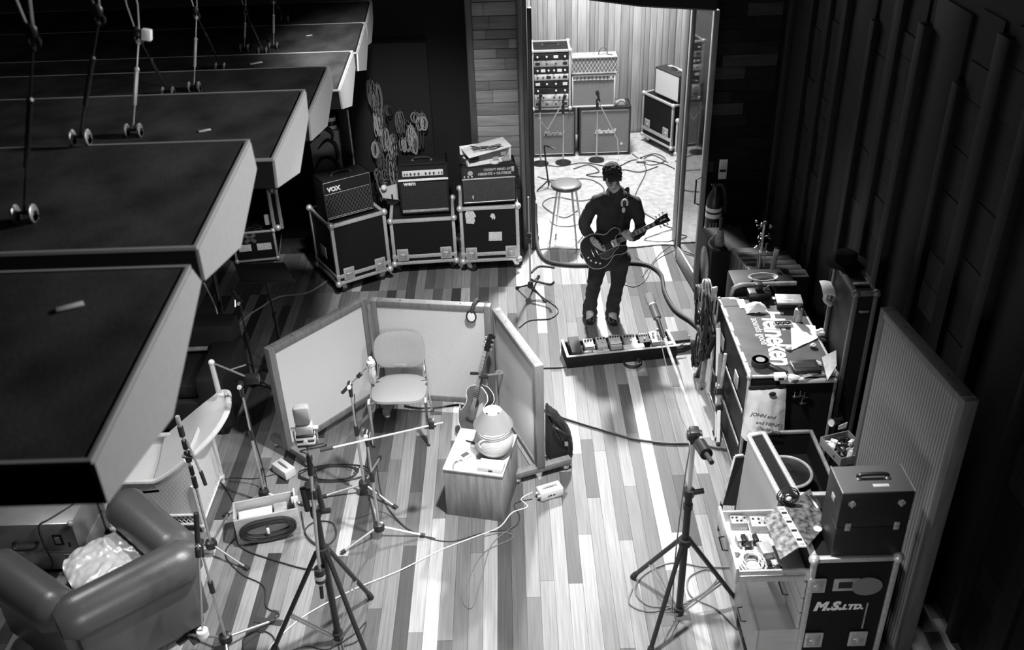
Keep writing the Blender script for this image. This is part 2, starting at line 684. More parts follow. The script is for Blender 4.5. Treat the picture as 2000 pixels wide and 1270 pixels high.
# picture corners of each end face: front top, back top, back bottom, belly, front bottom; x of the end plane
PAN = [
    (-1.05, (185, 905), (375, 525), (394, 550), (338, 815), (211, 984)),
    (-1.08, (388, 487), (490, 278), (502, 330), (471, 482), (401, 548)),
    (-1.095, (537, 314), (598, 179), (603, 228), (586, 337), (543, 367)),
    (-1.245, (605, 225), (644, 132), (651, 169), (640, 246), (609, 275)),
    (-1.235, (664, 178), (691, 102), (694.5, 132), (688, 207), (670, 213)),
    (-1.285, (699, 105), (715, 46), (719, 84), (716, 137), (701, 139)),
    (-1.30, (716.5, 48), (727, 3), (729, 40), (726, 83), (719, 88)),
]
PLAB = ['grey acoustic panel hanging nearest the balcony, over the leather armchair',
        'second grey acoustic panel from the balcony, long bright end face',
        'third hanging acoustic panel from the balcony, above the dark sofa',
        'fourth hanging acoustic panel from the balcony, above the open flight case',
        'fifth hanging acoustic panel from the balcony, above the painted box',
        'sixth hanging acoustic panel, next to last before the dark back wall',
        'farthest hanging acoustic panel, at the top edge by the dark back wall']
ptop = []
for (xe, *c), lab in zip(PAN, PLAB):
    P = [atX(q[0], q[1], xe) for q in c]
    L = 5.2
    o = V((xe, P[0].y, P[0].z))
    t = thing('hanging_baffle', lab, 'acoustic panel', o, 0, 'acoustic panels hung in a row from the ceiling')
    mtx = axes((xe - 0.012, 0, 0), (0, 1, 0), (0, 0, 1), (1, 0, 0))
    poly = [(q.y, q.z) for q in P]
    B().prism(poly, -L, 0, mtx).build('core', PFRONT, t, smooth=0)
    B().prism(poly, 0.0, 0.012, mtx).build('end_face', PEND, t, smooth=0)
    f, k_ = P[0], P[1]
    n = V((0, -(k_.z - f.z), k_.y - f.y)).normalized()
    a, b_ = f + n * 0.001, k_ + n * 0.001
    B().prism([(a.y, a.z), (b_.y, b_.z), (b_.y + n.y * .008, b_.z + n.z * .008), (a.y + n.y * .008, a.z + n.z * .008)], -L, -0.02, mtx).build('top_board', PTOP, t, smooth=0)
    e = B()
    for q in (f, k_):
        e.bar(q + V((-L, 0, 0.006)), q + V((-0.004, 0, 0.006)), 0.012, 0.012)
    e.bar(f + V((-0.01, 0, 0.006)), k_ + V((-0.01, 0, 0.006)), 0.012, 0.012)
    e.build('edging', PRIM, t, smooth=0)
    ptop.append((t, f, k_, n))


def on_panel(i, px, py):
    t, f, k_, n = ptop[i]
    d = ray(px, py)
    q = f + n * 0.009
    return EYE + d * ((q - EYE).dot(n) / d.dot(n))


def shackle(i, p, s=1.0):
    """pair of bright eye brackets bolted on the panel top"""
    t = ptop[i][0]
    for dx in (-0.032 * s, 0.032 * s):
        b = B()
        c = p + V((dx, 0, 0.03 * s))
        b.lathe([(0.030 * s, -0.006), (0.034 * s, -0.004), (0.034 * s, 0.004), (0.03 * s, 0.006)], 14, look(c, c + V((1, 0, 0))))
        b.box(-0.006, 0.006, -0.022 * s, 0.022 * s, -0.03 * s, 0.0, 0.002, M.Translation(c))
        b.build('bracket', SATIN, t)
    B().cyl(p + V((-0.045 * s, 0, 0.033 * s)), p + V((0.045 * s, 0, 0.033 * s)), 0.007 * s).build('pin', STEELDARK, t)


def rod(b, a, c, r=0.006):
    """turnbuckle rod: thin ends, thick barrel, ring at the upper end"""
    d = (c - a)
    b.cyl(a, a + d * 0.35, r * 0.7, n=8)
    b.cyl(a + d * 0.33, a + d * 0.72, r * 1.7, n=8)
    b.cyl(a + d * 0.7, c, r * 0.8, n=8)
    for k in (0.04, 0.33):
        b.ball(a + d * k, r * 2.3, 8)


HANG = [  # knot pixel, [(panel, pixel of its foot)], label
    ((268, 62), [(2, (263, 266)), (3, (330, 188))], 'bright hook and rods hanging left, with white tag, third panel'),
    ((382, 20), [(3, (381, 178)), (4, (432, 138))], 'hook and turnbuckle rods hanging from above, second set from the left'),
    ((478, 16), [(5, (479, 100)), (5, (515, 106))], 'third set of rods from the left, beside the sixth panel'),
    ((533, -6), [(5, (536, 96)), (6, (558, 44))], 'rightmost set of rods, over the farthest two panels'),
    ((190, 20), [(1, (160, 282))], 'dark hanging rods at far left over the second panel'),
    ((60, 60), [(1, (52, 432))], 'leftmost thin hanging rod, over the second panel'),
]
WIRE = mat('wire_rope', 0.5, 0.4, 0.7)
for K, legs, lab in HANG:
    feet = [on_panel(i, *q) for i, q in legs]
    base = feet[0]
    kn = atY(K[0], K[1], base.y)
    t = thing('hanging_rods', lab, 'rigging', kn, 0, 'rods that hang the acoustic panels')
    b = B()
    top = 5.35
    for dx in (-0.02, 0.03):
        b.tube([kn + V((dx * 0.3, 0, 0)), kn + V((dx, 0, 0.12)), V((kn.x + dx * 0.6, kn.y, top))], 0.004, 6)
    b.build('wire', WIRE, t)
    b = B()
    b.ball(kn, 0.022, 10, (1, .7, 1.3))
    b.tube([kn + V((0.02 * math.cos(a * PI / 5), 0, -0.035 + 0.022 * math.sin(a * PI / 5))) for a in range(10)], 0.005, 6, True)
    b.build('hook', STEELDARK, t)
    for j, ((i, q), ft) in enumerate(zip(legs, feet)):
        b = B()
        rod(b, kn + V((0.0, 0, -0.03)), ft + V((0, 0, 0.035)))
        b.build('rod', OLDMETAL if (j == 0 and K[0] > 200) else STEELDARK, t)
        shackle(i, ft, 1.0)
    if K[0] == 268:
        q = kn + V((0.045, -0.01, -0.012))
        B().box(-0.022, 0.022, -0.018, 0.018, -0.026, 0.026, 0.006, M.Translation(q) @ M.Rotation(0.2, 4, 'Y')).build('white_tag', WHITE, t, label='small white plastic tag')
# paint flecks lying on the panel tops
SCRAP = mat('scrap', 0.5, 0.8)
for (i, q, s) in ((2, (400, 256), 0.03), (4, (500, 124), 0.05), (5, (604, 70), 0.028), (0, (137, 601), 0.04)):
    p = on_panel(i, *q)
    tag(B().box(-s, s, -s * .35, s * .35, 0.001, 0.006, 0.002, M.Translation(p) @ M.Rotation(0.5, 4, 'Z')).build('paper_scrap', SCRAP), ('pale scrap lying on the third hanging panel', 'pale scrap lying on the fifth hanging panel beside the rods', 'pale scrap lying on the sixth hanging panel', 'pale scrap lying on the nearest hanging panel')[[2, 4, 5, 0].index(i)], 'scrap')

# dark panel overhead at the doorway, only its lower edge in view
zb = atY(1253, 11, 8.5).z
c1, c2, c3 = at(1150, -2, zb), at(1253, 11, zb), at(1400, 19, zb)
t = thing('overhead_baffle', 'dark overhead panel edge along the top of the doorway', 'acoustic panel', c2)
dpt = V((0.15, 0.5, 0))
B().prism([(q.x, q.y) for q in (c1, c2, c3, c3 + dpt, c2 + V((0, .55, 0)), c1 + dpt)], zb, zb + 0.25).build('core', VELVET, t, smooth=0)
B().prism([(q.x, q.y) for q in (c1, c2, c3, c3 + V((0, .02, 0)), c2 + V((0, .02, 0)), c1 + V((0, .02, 0)))], zb - 0.012, zb - 0.001).build('edging', FRAMEDARK, t, smooth=0)

# ================================================================ FLIGHT CASES AND AMPLIFIERS
STICK = mat('pale_label', 0.6, 0.6, noise=(60, 0.3))


def case_body(t, w, d, h, z0=0.0, e=0.036, panel=None, seam=None, alu=None):
    """laminate panels, aluminium edge extrusions, ball corners, optional lid seam strip"""
    alu = alu or ALU
    q = e * 0.35
    B(False).box(q, w - q, q, d - q, z0 + q, z0 + h - q).build('panels', panel or CASEBLACK, t, smooth=0)
    for (x, y) in ((0, 0), (w, 0), (w, d), (0, d)):
        sx, sy = (1 if x == 0 else -1), (1 if y == 0 else -1)
        B(False).box(min(x, x + sx * e), max(x, x + sx * e), min(y, y + sy * e), max(y, y + sy * e), z0, z0 + h, 0.004).build('edge', alu, t)
    for z in (z0, z0 + h):
        za, zb2 = (z, z + e) if z == z0 else (z - e, z)
        for y0, y1 in ((0, e), (d - e, d)):
            B(False).box(e, w - e, y0, y1, za, zb2, 0.004).build('edge', alu, t)
        for x0, x1 in ((0, e), (w - e, w)):
            B(False).box(x0, x1, e, d - e, za, zb2, 0.004).build('edge', alu, t)
        for x in (0.012, w - 0.012):
            for y in (0.012, d - 0.012):
                B(False).ball((x, y, z + (0.012 if z == z0 else -0.012)), e * 1.05, 12).build('ball_corner', ALU if alu is ALU else alu, t)
    if seam:
        B(False).box(0, w, -0.004, 0.002, z0 + seam - 0.022, z0 + seam + 0.022, 0.002).build('seam_strip', alu, t)
        B(False).box(-0.004, 0.002, 0.0, d, z0 + seam - 0.022, z0 + seam + 0.022, 0.002).build('seam_strip', alu, t)


def latch(t, x, z, s=0.062, side='front', y=0.0, m=None):
    """recessed butterfly latch: dish, rim, twist plate"""
    b = B(False)
    b.T = M.Translation((x, y, z)) if side == 'front' else M.Translation((y, x, z)) @ M.Rotation(-PI / 2, 4, 'Z')
    T = b.T.copy()
    b.box(-s, s, -0.007, 0.0, -s * 1.15, s * 1.15, 0.006)
    o = b.build('latch', m or ALU, t)
    b = B(False)
    b.T = T
    b.box(-s * .72, s * .72, -0.0085, -0.006, -s * .85, s * .85, 0.003)
    b.build('dish', OLDMETAL, o)
    b = B(False)
    b.T = T
    b.ball((0, -0.008, 0.0), s * .5, 10, (1, .25, .35))
    b.box(-0.006, 0.006, -0.012, -0.008, -s * .6, s * .3)
    b.build('twist_plate', ALU, o)


def caster(t, x, y, z, a=0.0, r=0.045):
    T = M.Translation((x, y, z)) @ M.Rotation(a, 4, 'Z')
    b = B(False)
    b.T = T
    b.box(-0.04, 0.04, -0.04, 0.04, -0.006, 0.0)
    b.prism([(-0.03, -0.005), (0.03, -0.005), (0.055, -z + r), (0.035, -z + r - 0.012), (0.0, -z * .55)], -0.021, -0.016, M.Rotation(PI / 2, 4, 'X'))
    b.prism([(-0.03, -0.005), (0.03, -0.005), (0.055, -z + r), (0.035, -z + r - 0.012), (0.0, -z * .55)], 0.016, 0.021, M.Rotation(PI / 2, 4, 'X'))
    o = b.build('caster', SATIN, t)
    b = B(False)
    b.T = T @ M.Translation((0.042, -0.014, -z + r)) @ M.Rotation(-PI / 2, 4, 'X')
    b.lathe([(r * .5, 0.0), (r * .93, 0.0), (r, 0.006), (r, 0.022), (r * .93, 0.028), (r * .5, 0.028)], 20)
    b.build('wheel', RUBBER, o)


def casters(t, w, d, z, angs=(0.3, 2.6, 1.0, -0.5), inset=0.065, r=0.055):
    for (x, y), a in zip(((inset, inset), (w - inset, inset), (w - inset, d - inset), (inset, d - inset)), angs):
        caster(t, x, y, z, a, r)


ZC = 0.13
# case under the diamond-grille amp (turned)
o, rz, w = frame((661, 559), (765, 527), ZC)
h = onpx(649, 442, o).z - ZC
d = 0.6
cA = thing('flight_case', 'black flight case under the diamond grille amp, turned askew at left of the row', 'flight case', (o.x, o.y, 0), rz, 'flight cases under the three amps')
case_body(cA, w, d, h, ZC, seam=0.10)
latch(cA, w * .22, ZC + .115)
latch(cA, w * .80, ZC + .115)
casters(cA, w, d, ZC)
B(False).box(-0.006, -0.001, d * .36, d * .62, ZC + .24, ZC + .37, .002).build('label', STICK, cA, label='pale square label on the side')
topA = ZC + h

# amp on it: front baseline runs along the case front
def amp_shell(t, w, d, h, m=None, bev=0.012, th=0.02):
    """open-fronted cabinet: top, bottom, sides, back"""
    m = m or BLACK
    b = B(False)
    b.box(0, w, 0, d, 0, th, 0.006)
    b.box(0, w, 0, d, h - th, h, 0.006)
    b.box(0, th, 0, d, 0, h, 0.006)
    b.box(w - th, w, 0, d, 0, h, 0.006)
    b.box(th, w - th, d - 0.02, d - .005, th, h - th)
    return b.build('cabinet', m, t)


def strap_handle(t, x, y, z, l=0.17, m=None, tm=None):
    o = B(False).tube(spline([(x - l / 2, y, z + 0.006), (x - l * .38, y, z + 0.024), (x, y, z + 0.03), (x + l * .38, y, z + 0.024), (x + l / 2, y, z + 0.006)], 5), [0.009] * 21, 8).build('handle', m or PLASTIC, t)
    for s in (-1, 1):
        B(False).box(x + s * l / 2 - .016, x + s * l / 2 + .016, y - .014, y + .014, z, z + 0.01, 0.003).build('handle_cap', tm or CHROME, o)


def grille(t, x0, x1, y, z0, z1, m, pipe=None, r=0.005):
    B(False).box(x0, x1, y, y + 0.012, z0, z1).build('grille', m, t, smooth=0)
    if pipe:
        P = [(x0, y - .001, z0), (x1, y - .001, z0), (x1, y - .001, z1), (x0, y - .001, z1)]
        B(False).tube(P, r, 6, True).build('piping', pipe, t)


def knobs(t, n, x0, x1, y, z, r=0.012, m=None, tilt=0.0):
    for i in range(n):
        x = x0 + (x1 - x0) * i / max(1, n - 1)
        T = M.Translation((x, y, z)) @ M.Rotation(PI / 2 + tilt, 4, 'X')
        B(False).lathe([(r, 0), (r, 0.004), (r * .75, 0.006), (r * .7, 0.018), (r * .5, 0.02)], 12, T).build('knob', m or PLASTIC, t)


def feet(t, w, d, z=-0.012):
    for x in (0.05, w - 0.05):
        for y in (0.05, d - 0.05):
            B(False).cyl((x, y, z), (x, y, 0.004), 0.016, n=10).build('foot', RUBBER, t)


o, rz2, w = frame((639, 433), (731, 408), topA + .012)
hh = onpx(627, 358, o).z - o.z
t = thing('guitar_amp', 'black combo amp with diamond pattern grille on the askew flight case', 'amplifier', o, rz2, 'guitar amps on the three flight cases')
dA = 0.27
amp_shell(t, w, dA, hh)
feet(t, w, dA)
zb = hh * 0.66
grille(t, 0.022, w - 0.022, 0.012, 0.022, zb, BLACK, SATIN, 0.003)
b = B(False)
s = 0.045
kx = int(w / s) + 1
hz_ = zb - 0.03
x = -hz_
DIA = mat('diamond_thread', 0.12, 0.8)
while x < w:
    for sg in (1, -1):
        a = V((x, 0.0105, 0.026)); c = V((x + hz_ * 0.62, 0.0105, 0.026 + hz_))
        if sg < 0:
            a, c = V((x + hz_ * .62, 0.0105, 0.026)), V((x, 0.0105, 0.026 + hz_))
        lo, hi = 0.024, w - 0.024
        ts = [0, 1]
        dx = c.x - a.x
        t0, t1 = sorted(((lo - a.x) / dx, (hi - a.x) / dx))
        t0, t1 = max(0, t0), min(1, t1)
        if t1 > t0:
            b.cyl(a + (c - a) * t0, a + (c - a) * t1, 0.0017, n=4)
    x += 0.038
go = b.build('diamond_lines', DIA, t)
go['kind'] = 'stuff'
B(False).box(0.02, w - .02, 0.008, 0.012, zb + .006, hh - .022).build('upper_panel', BLACK, t, smooth=0)
B(False).tube([(0.012, 0.0, 0.012), (w - 0.012, 0.0, 0.012), (w - 0.012, 0.0, hh - 0.012), (0.012, 0.0, hh - 0.012)], 0.0028, 6, True).build('trim_line', SATIN, t)
text('badge', 'VOX', 0.066, WHITE, t, axes((0.05, 0.004, zb + .03), (1, 0, 0), (0, 0, 1), (0, -1, 0)), ext=0.003, bold=0.003, world=False)
strap_handle(t, w / 2, dA * .5, hh, 0.22, PLASTIC, CHROME)
for i in range(5):
    B(False).box(w * .2 + i * w * .13, w * .2 + i * w * .13 + w * .09, dA * .72, dA * .9, hh, hh + .003).build('vent', STEELDARK, t, smooth=0)

# case under the middle amp
o, rz, w = frame((769, 519), (894, 511), ZC)
h = onpx(761, 432, o).z - ZC
d = 0.56
cB = thing('flight_case', 'black flight case on casters in the middle of the row, under the white strip amp', 'flight case', (o.x, o.y, 0), rz, 'flight cases under the three amps')
case_body(cB, w, d, h, ZC, seam=0.10)
latch(cB, w * .16, ZC + .125)
latch(cB, w * .83, ZC + .125)
casters(cB, w, d, ZC, (2.2, 1.0, .4, -.4))
topB = ZC + h
o, rz2, w = frame((784, 420), (880, 414), topB + .012)
hh = onpx(775, 322, o).z - o.z
t = thing('guitar_amp', 'tall black combo amp with white control strip, middle of the three amps', 'amplifier', o, rz2, 'guitar amps on the three flight cases')
dA = 0.26
amp_shell(t, w, dA, hh)
feet(t, w, dA)
MESHG = weave('black_grille', 0.013, 260, 0.6)
grille(t, 0.02, w - 0.02, 0.012, 0.05, hh * .66, MESHG)
B(False).box(0.02, w - 0.02, -0.003, 0.012, 0.022, 0.05, .003).build('kick_strip', OLDMETAL, t)
B(False).box(0.0, w, -0.012, 0.012, hh * .665, hh * .70, .004).build('white_strip', WHITE, t)
B(False).box(0.02, w - 0.02, 0.014, 0.022, hh * .70, hh * .97).build('recess', BLACK, t, smooth=0)
B(False).box(0.05, w - 0.05, 0.002, 0.014, hh * .75, hh * .86, .003).build('control_panel', PALEMETAL, t)
knobs(t, 3, w * .26, w * .42, 0.002, hh * .805, 0.011)
knobs(t, 3, w * .56, w * .72, 0.002, hh * .805, 0.011)
knobs(t, 2, w * .82, w * .88, 0.002, hh * .805, 0.007)
knobs(t, 2, w * .14, w * .19, 0.002, hh * .805, 0.007)
text('badge', 'wem', 0.066, WHITE, t, axes((0.055, 0.008, hh * .575), (1, 0, 0), (0, 0, 1), (0, -1, 0)), ext=0.003, bold=0.002, world=False)
strap_handle(t, w / 2, dA * .4, hh, 0.2, PLASTIC, CHROME)

# case under the right amp
o, rz, w = frame((903, 514), (1016, 508), ZC)
h = onpx(894, 407, o).z - ZC
d = 0.58
cC = thing('flight_case', 'tall black flight case on casters with stickers on its front, right end of the row', 'flight case', (o.x, o.y, 0), rz, 'flight cases under the three amps')
case_body(cC, w, d, h, ZC, seam=0.10)
latch(cC, w * .17, ZC + .115)
latch(cC, w * .85, ZC + .115)
casters(cC, w, d, ZC, (-.3, .3, .8, -.8))
topC = ZC + h
st = [(-.04, -.07), (.045, -.08), (.06, -.04), (.055, .0), (.075, .01), (.05, .075), (-.03, .08), (-.05, .05)]
for (x, z, s, pl) in ((.11, .55, .95, st), (.36, .55, .6, [(-.05, .0), (-.02, .06), (.03, .05), (.05, -.02), (.03, -.07), (.01, -.03), (-.01, -.07), (-.02, -.02)]), (.38, .31, 1.0, [(-.075, -.05), (.07, -.055), (.075, .05), (-.07, .055)])):
    B(False).prism([(x + p[0] * s, z + ZC + p[1] * s) for p in pl], -0.004, 0.001, M.Rotation(PI / 2, 4, 'X') @ M.Translation((0, 0, 0.004))).build('sticker', STICK if z < .6 else OLDMETAL, cC, smooth=0)
o, rz2, w = frame((904, 401), (1009, 394), topC + .012)
hh = onpx(897, 326, o).z - o.z
dA = 0.25
t = thing('guitar_amp', 'black combo amp with lettered top strip, right end of the three amps', 'amplifier', o, rz2, 'guitar amps on the three flight cases')
amp_shell(t, w, dA, hh)
feet(t, w, dA)
SPARK = mat('sparkle_grille', 0.035, 0.8, noise=(160, 0.7))
grille(t, 0.02, w - 0.02, 0.010, 0.02, hh * .64, SPARK, ALU, 0.004)
B(False).box(0.005, w - .005, -0.002, 0.012, hh * .645, hh * .675, .003).build('metal_strip', ALU, t)
B(False).box(0.02, w - 0.02, 0.006, 0.012, hh * .68, hh - .02).build('control_panel', PLASTIC, t, smooth=0)
LET = mat('dull_lettering', 0.35, 0.6)
text('lettering', 'I DON\'T MIND AT', 0.036, LET, t, axes((w - .05, 0.004, hh * .85), (1, 0, 0), (0, 0, 1), (0, -1, 0)), align='RIGHT', bold=.0015, world=False)
text('lettering', 'HEIGHTS + OUTSIDE', 0.038, LET, t, axes((w - .05, 0.004, hh * .745), (1, 0, 0), (0, 0, 1), (0, -1, 0)), align='RIGHT', bold=.002, world=False)
B(False).lathe([(0.026, 0), (0.028, .002), (0.026, .003), (0.017, .003)], 18, axes((w * .17, 0.005, hh * .81), (1, 0, 0), (0, 0, 1), (0, -1, 0))).build('emblem', LET, t)
B(False).box(w - .045, w - .015, 0.0, 0.006, hh * .80, hh * .93, .002).build('badge', OLDMETAL, t)
B(False).prism([(w * .2 - .006, .06), (w * .2 + .006, .06), (w * .2 + .01, .1), (w * .2 - .01, .1)], -.009, -.005, M.Rotation(PI / 2, 4, 'X')).build('emblem', LET, t)
knobs(t, 3, w * .06, w * .2, 0.006, hh * .72, 0.01, SATIN)
ampC_top = M.Translation(o) @ M.Rotation(rz2, 4, 'Z') @ M.Translation((0, 0, hh))
ampC_w = w

# on the right amp: white carton, coiled lead, small fittings
t = thing('carton', 'white open carton tilted on top of the lettered amp', 'box', ampC_top @ V((w * .5, .2, 0.0)), rz2 + 0.25)
b = B(False)
b.T = M.Rotation(0.0, 4, 'Y')
b.box(-.26, .22, -.16, .13, 0.0, 0.012)
b.box(-.26, .22, .118, .13, 0, .13)
b.box(.208, .22, -.16, .13, 0, .16)
b.box(-.26, -.248, -.16, .13, 0, .05)
b.build('box_body', WHITE, t)
B(False).box(-.25, .23, -.17, .12, -.008, .004, .002, M.Translation((0, .0, .135)) @ M.Rotation(-.12, 4, 'Y')).build('flap', WHITE, t)
for i, (x, z) in enumerate(((.05, .05), (.14, .09), (.17, .045))):
    B(False).box(x - .03, x + .03, -.163, -.159, z - .018, z + .018).build('print_patch', OLDMETAL, t, smooth=0)
cc = ampC_top @ V((w * .16, .11, 0.0))
b = B(False)
for i in range(9):
    rr = .1 + .012 * rnd.uniform(-1, 1)
    b.tube([cc + V((rr * math.cos(a * PI / 9), .62 * rr * math.sin(a * PI / 9), .008 + .007 * i + .006 * math.sin(a * .7 + i))) for a in range(18)], .006, 6, True)
tag(b.build('coiled_lead', CABLE), 'black coiled lead on the left end of the lettered amp', 'cable')
cc = ampC_top @ V((w * .63, .06, 0.0))
b = B(False)
b.T = M.Translation(cc)
b.lathe([(.05, 0), (.052, .012), (.045, .02), (.02, .024)], 18)
b.build('base', PALEMETAL, None)
tag(bpy.data.objects[-1] if False else COL.objects[-1], 'round pale metal dish on the front of the lettered amp', 'dish').name = 'metal_dish'
b = B(False)
pts = [ampC_top @ V((w * (.5 + .3 * math.cos(i * 1.9)), .1 + .07 * math.sin(i * 2.7), .16 + .02 * math.sin(i * 3.1))) for i in range(12)]
tag(B(False).tube(spline(pts, 6), .0035, 6).build('thin_lead', CABLE), 'thin black lead tangled over the white carton', 'cable')
t = thing('adapter', 'small pale adapter lying on the right end of the lettered amp', 'adapter', ampC_top @ V((w * .85, .1, 0)), .3)
B(False).box(-.05, .05, -.025, .025, 0, .03, .006).build('body', OLDMETAL, t)
B(False).tube([(.05, 0, .015), (.08, .01, .014), (.1, .04, .005)], .004).build('lead', CABLE, t)

# ================================================================ behind the amps: hanging leads, painted box, open trunk
t = thing('cable_rack', 'black rack of many hanging looped leads against the dark wall', 'cable rack', at(760, 440) * 1)
ox = atY(770, 300, 10.3)
t.location = (ox.x, 10.3, 0)
B().box(ox.x - .5, ox.x + .45, 10.32, 10.36, .9, 2.35).build('board', VELVET, t)
for sx in (-.45, .4):
    B().box(ox.x + sx - .02, ox.x + sx + .02, 10.3, 10.36, 0, .92).build('leg', STEELDARK, t)
LEADM = [mat('lead_sheen_%d' % i, g, 0.3) for i, g in enumerate((0.02, 0.05, 0.12, 0.28))]
spots = [(722, 158), (735, 165), (730, 205), (735, 212), (745, 255), (760, 205), (752, 250), (770, 262), (782, 232), (760, 300), (775, 290), (742, 300), (735, 280), (765, 265), (790, 236), (785, 270), (810, 220), (755, 330), (772, 345), (750, 355), (818, 238), (730, 175), (748, 225), (765, 320), (738, 330)]
spots += [(x + rnd.uniform(-14, 14), y + rnd.uniform(-22, 26)) for x, y in spots[::2]] + [(x + rnd.uniform(-10, 10), y + rnd.uniform(10, 40)) for x, y in spots[9:20]]
for i, (px, py) in enumerate(spots):
    c = atY(px, py, 10.24)
    L = rnd.uniform(.14, .42) * rnd.uniform(.6, 1)
    wdt = rnd.uniform(.014, .036)
    b = B()
    for k in range(4):
        dx = rnd.uniform(-.03, .03)
        dy = rnd.uniform(-.03, .03)
        b.tube(spline([c + V((dx, dy, 0)), c + V((wdt + dx, dy - .01, -L * .35)), c + V((wdt * .7 + dx, dy - .02, -L * .85)), c + V((dx, dy - .02, -L)), c + V((-wdt * .7 + dx, dy - .02, -L * .85)), c + V((-wdt + dx, dy - .01, -L * .35))], 4, True), .0045, 5, True)
    b.cyl(c + V((0, -.01, 0)), c + V((0, .09, 0)), .006, n=6)
    b.build('looped_lead', LEADM[rnd.choices((0, 1, 2, 3), (3, 3, 4, 3))[0]], t)

# white steel bracket lamp on the floor behind the middle amp
p = atY(756, 372, 9.95)
t = thing('work_lamp', 'small pale clip lamp standing between the first two amps', 'lamp', (p.x, 9.95, topB))
b = B()
b.prism([(p.x - .09, p.z + .02), (p.x + .12, p.z + .07), (p.x + .12, p.z - .12), (p.x - .05, p.z - .09)], -9.97, -9.95, M.Rotation(PI / 2, 4, 'X'))
b.build('plate', PALEMETAL, t)
B().ball((p.x - .03, 9.93, p.z + .04), .035, 12).build('bulb', WHITE, t)
B().cyl((p.x + .05, 9.95, topB), (p.x + .05, 9.95, p.z - .05), .01, n=8).build('stem', STEELDARK, t)
B().cyl((p.x + .05, 9.95, topB), (p.x + .05, 9.95, topB + .012), .07, n=16).build('base', STEELDARK, t)

# painted box with swirls, behind the first amp
q = atY(620, 258, 10.0)
q2 = atY(661, 258, 10.0)
t = thing('painted_box', 'pale upright box painted with dark swirls, behind the diamond grille amp', 'box', (q.x, 10.0, 0), 0.0)
PBOX = mat('swirl_ground', 0.36, 0.6)
wd, hb = q2.x - q.x, atY(650, 255, 10.0).z
B(False).box(-.1, wd, 0, .2, 0, hb, .008).build('box_body', PBOX, t)
SW = mat('swirl_paint', 0.02, 0.5)
for pts in ([(-.02, .86), (.06, .93), (.12, .9), (.13, .8), (.09, .76)], [(-.08, .68), (.0, .79), (.09, .79), (.13, .71), (.1, .66), (.03, .70)], [(-.05, .98), (.05, 1.02), (.11, .98), (.1, .92)], [(-.02, .5), (.06, .44), (.1, .36)], [(.1, .52), (.13, .45), (.11, .38)], [(-.08, .9), (-.04, .95), (.02, .97)]):
    B(False).tube(spline([(x * wd / .16, -.002, z * hb) for x, z in pts], 6), [.004 + .022 * math.sin(PI * i / (6 * (len(pts) - 1))) for i in range(6 * (len(pts) - 1) + 1)], 6).build('swirl', SW, t)
B(False).box(-.1, wd, -.006, 0, hb * .585, hb * .6).build('lid_seam', OLDMETAL, t)
# dark upright case with a light edge behind it
q = atY(694, 330, 10.0)
t = thing('upright_case', 'tall black case standing behind the painted box, pale edge', 'case', (q.x - .3, 10.0, 0))
hq = atY(682, 212, 10.0).z
B().box(q2.x + .02, q.x, 9.98, 10.14, 0, hq, .006).build('panels', CASEBLACK, t)
B().box(q.x - .012, q.x + .006, 9.972, 9.99, 0, hq, .003).build('edge', OLDMETAL, t)
qq = atY(646, 232, 10.08)
t = thing('tape_tub', 'small white banded tub on top of the painted box under the panel ends', 'tub', (qq.x, 10.08, hb))
B().cyl((qq.x, 10.08, hb), (qq.x, 10.08, hb + .13), .055, n=18).build('tub', WHITE, t)
B().cyl((qq.x, 10.08, hb + .04), (qq.x, 10.08, hb + .09), .057, n=18).build('band', STEELDARK, t)

# open trunk with stickers at left: body, lid leaning open at its right
o, rz, w = frame((462, 514), (545, 506), 0.03)
h = onpx(538, 448, at(545, 506, .03)).z - .03
t = thing('open_crate_trunk', 'black open trunk with two labels and a taped cross, behind the music stand', 'flight case', (o.x, o.y, 0.0), rz)
d = 0.62
b = B(False)
b.box(0, w, 0, .02, .03, .03 + h)
b.box(0, w, d - .02, d, .03, .03 + h)
b.box(0, .02, .02, d - .02, .03, .03 + h)
b.box(w - .02, w, .02, d - .02, .03, .03 + h)
b.box(.02, w - .02, .02, d - .02, .03, .05)
b.build('panels', CASEBLACK, t, smooth=0)
for z in (.03, .03 + h - .028):
    B(False).box(-.005, w + .005, -.005, .024, z, z + .028, .004).build('edge', ALU, t)
    B(False).box(w - .024, w + .005, .024, d, z, z + .028, .004).build('edge', ALU, t)
for x in (-.003, w - .022):
    B(False).box(x, x + .025, -.006, .02, .03, .03 + h, .004).build('edge', ALU, t)
for x in (0.01, w - .01):
    for z in (.045, .03 + h - .015):
        B(False).ball((x, .008, z), .032, 12).build('ball_corner', ALU, t)
for (x0, x1) in ((.08, .27), (.36, .58)):
    B(False).box(w * x0 / .66, w * x1 / .66, -.004, 0.0, .03 + h * .36, .03 + h * .58, .001).build('label', STICK, t, smooth=0)
for a in (.7, -.7):
    B(False).box(-.075, .075, -.004, -.001, -.02, .02, 0, M.Translation((w * .42, 0, .03 + h * .77)) @ M.Rotation(a, 4, 'Y')).build('tape', mat('grey_tape', .09, .7), t, smooth=0)
B(False).box(w * .25, w * .7, -.002, .002, .03, .07).build('tread', RUBBER, t)
for i in range(4):
    B(False).box(.02 + .01, w - .03, .05 + i * .14, .16 + i * .14, .05, .03 + h * (.7 + .08 * (i % 2)), .01).build('padding', SOFABLACK, t)
wl_o = M.Translation((o.x, o.y, 0)) @ M.Rotation(rz, 4, 'Z')
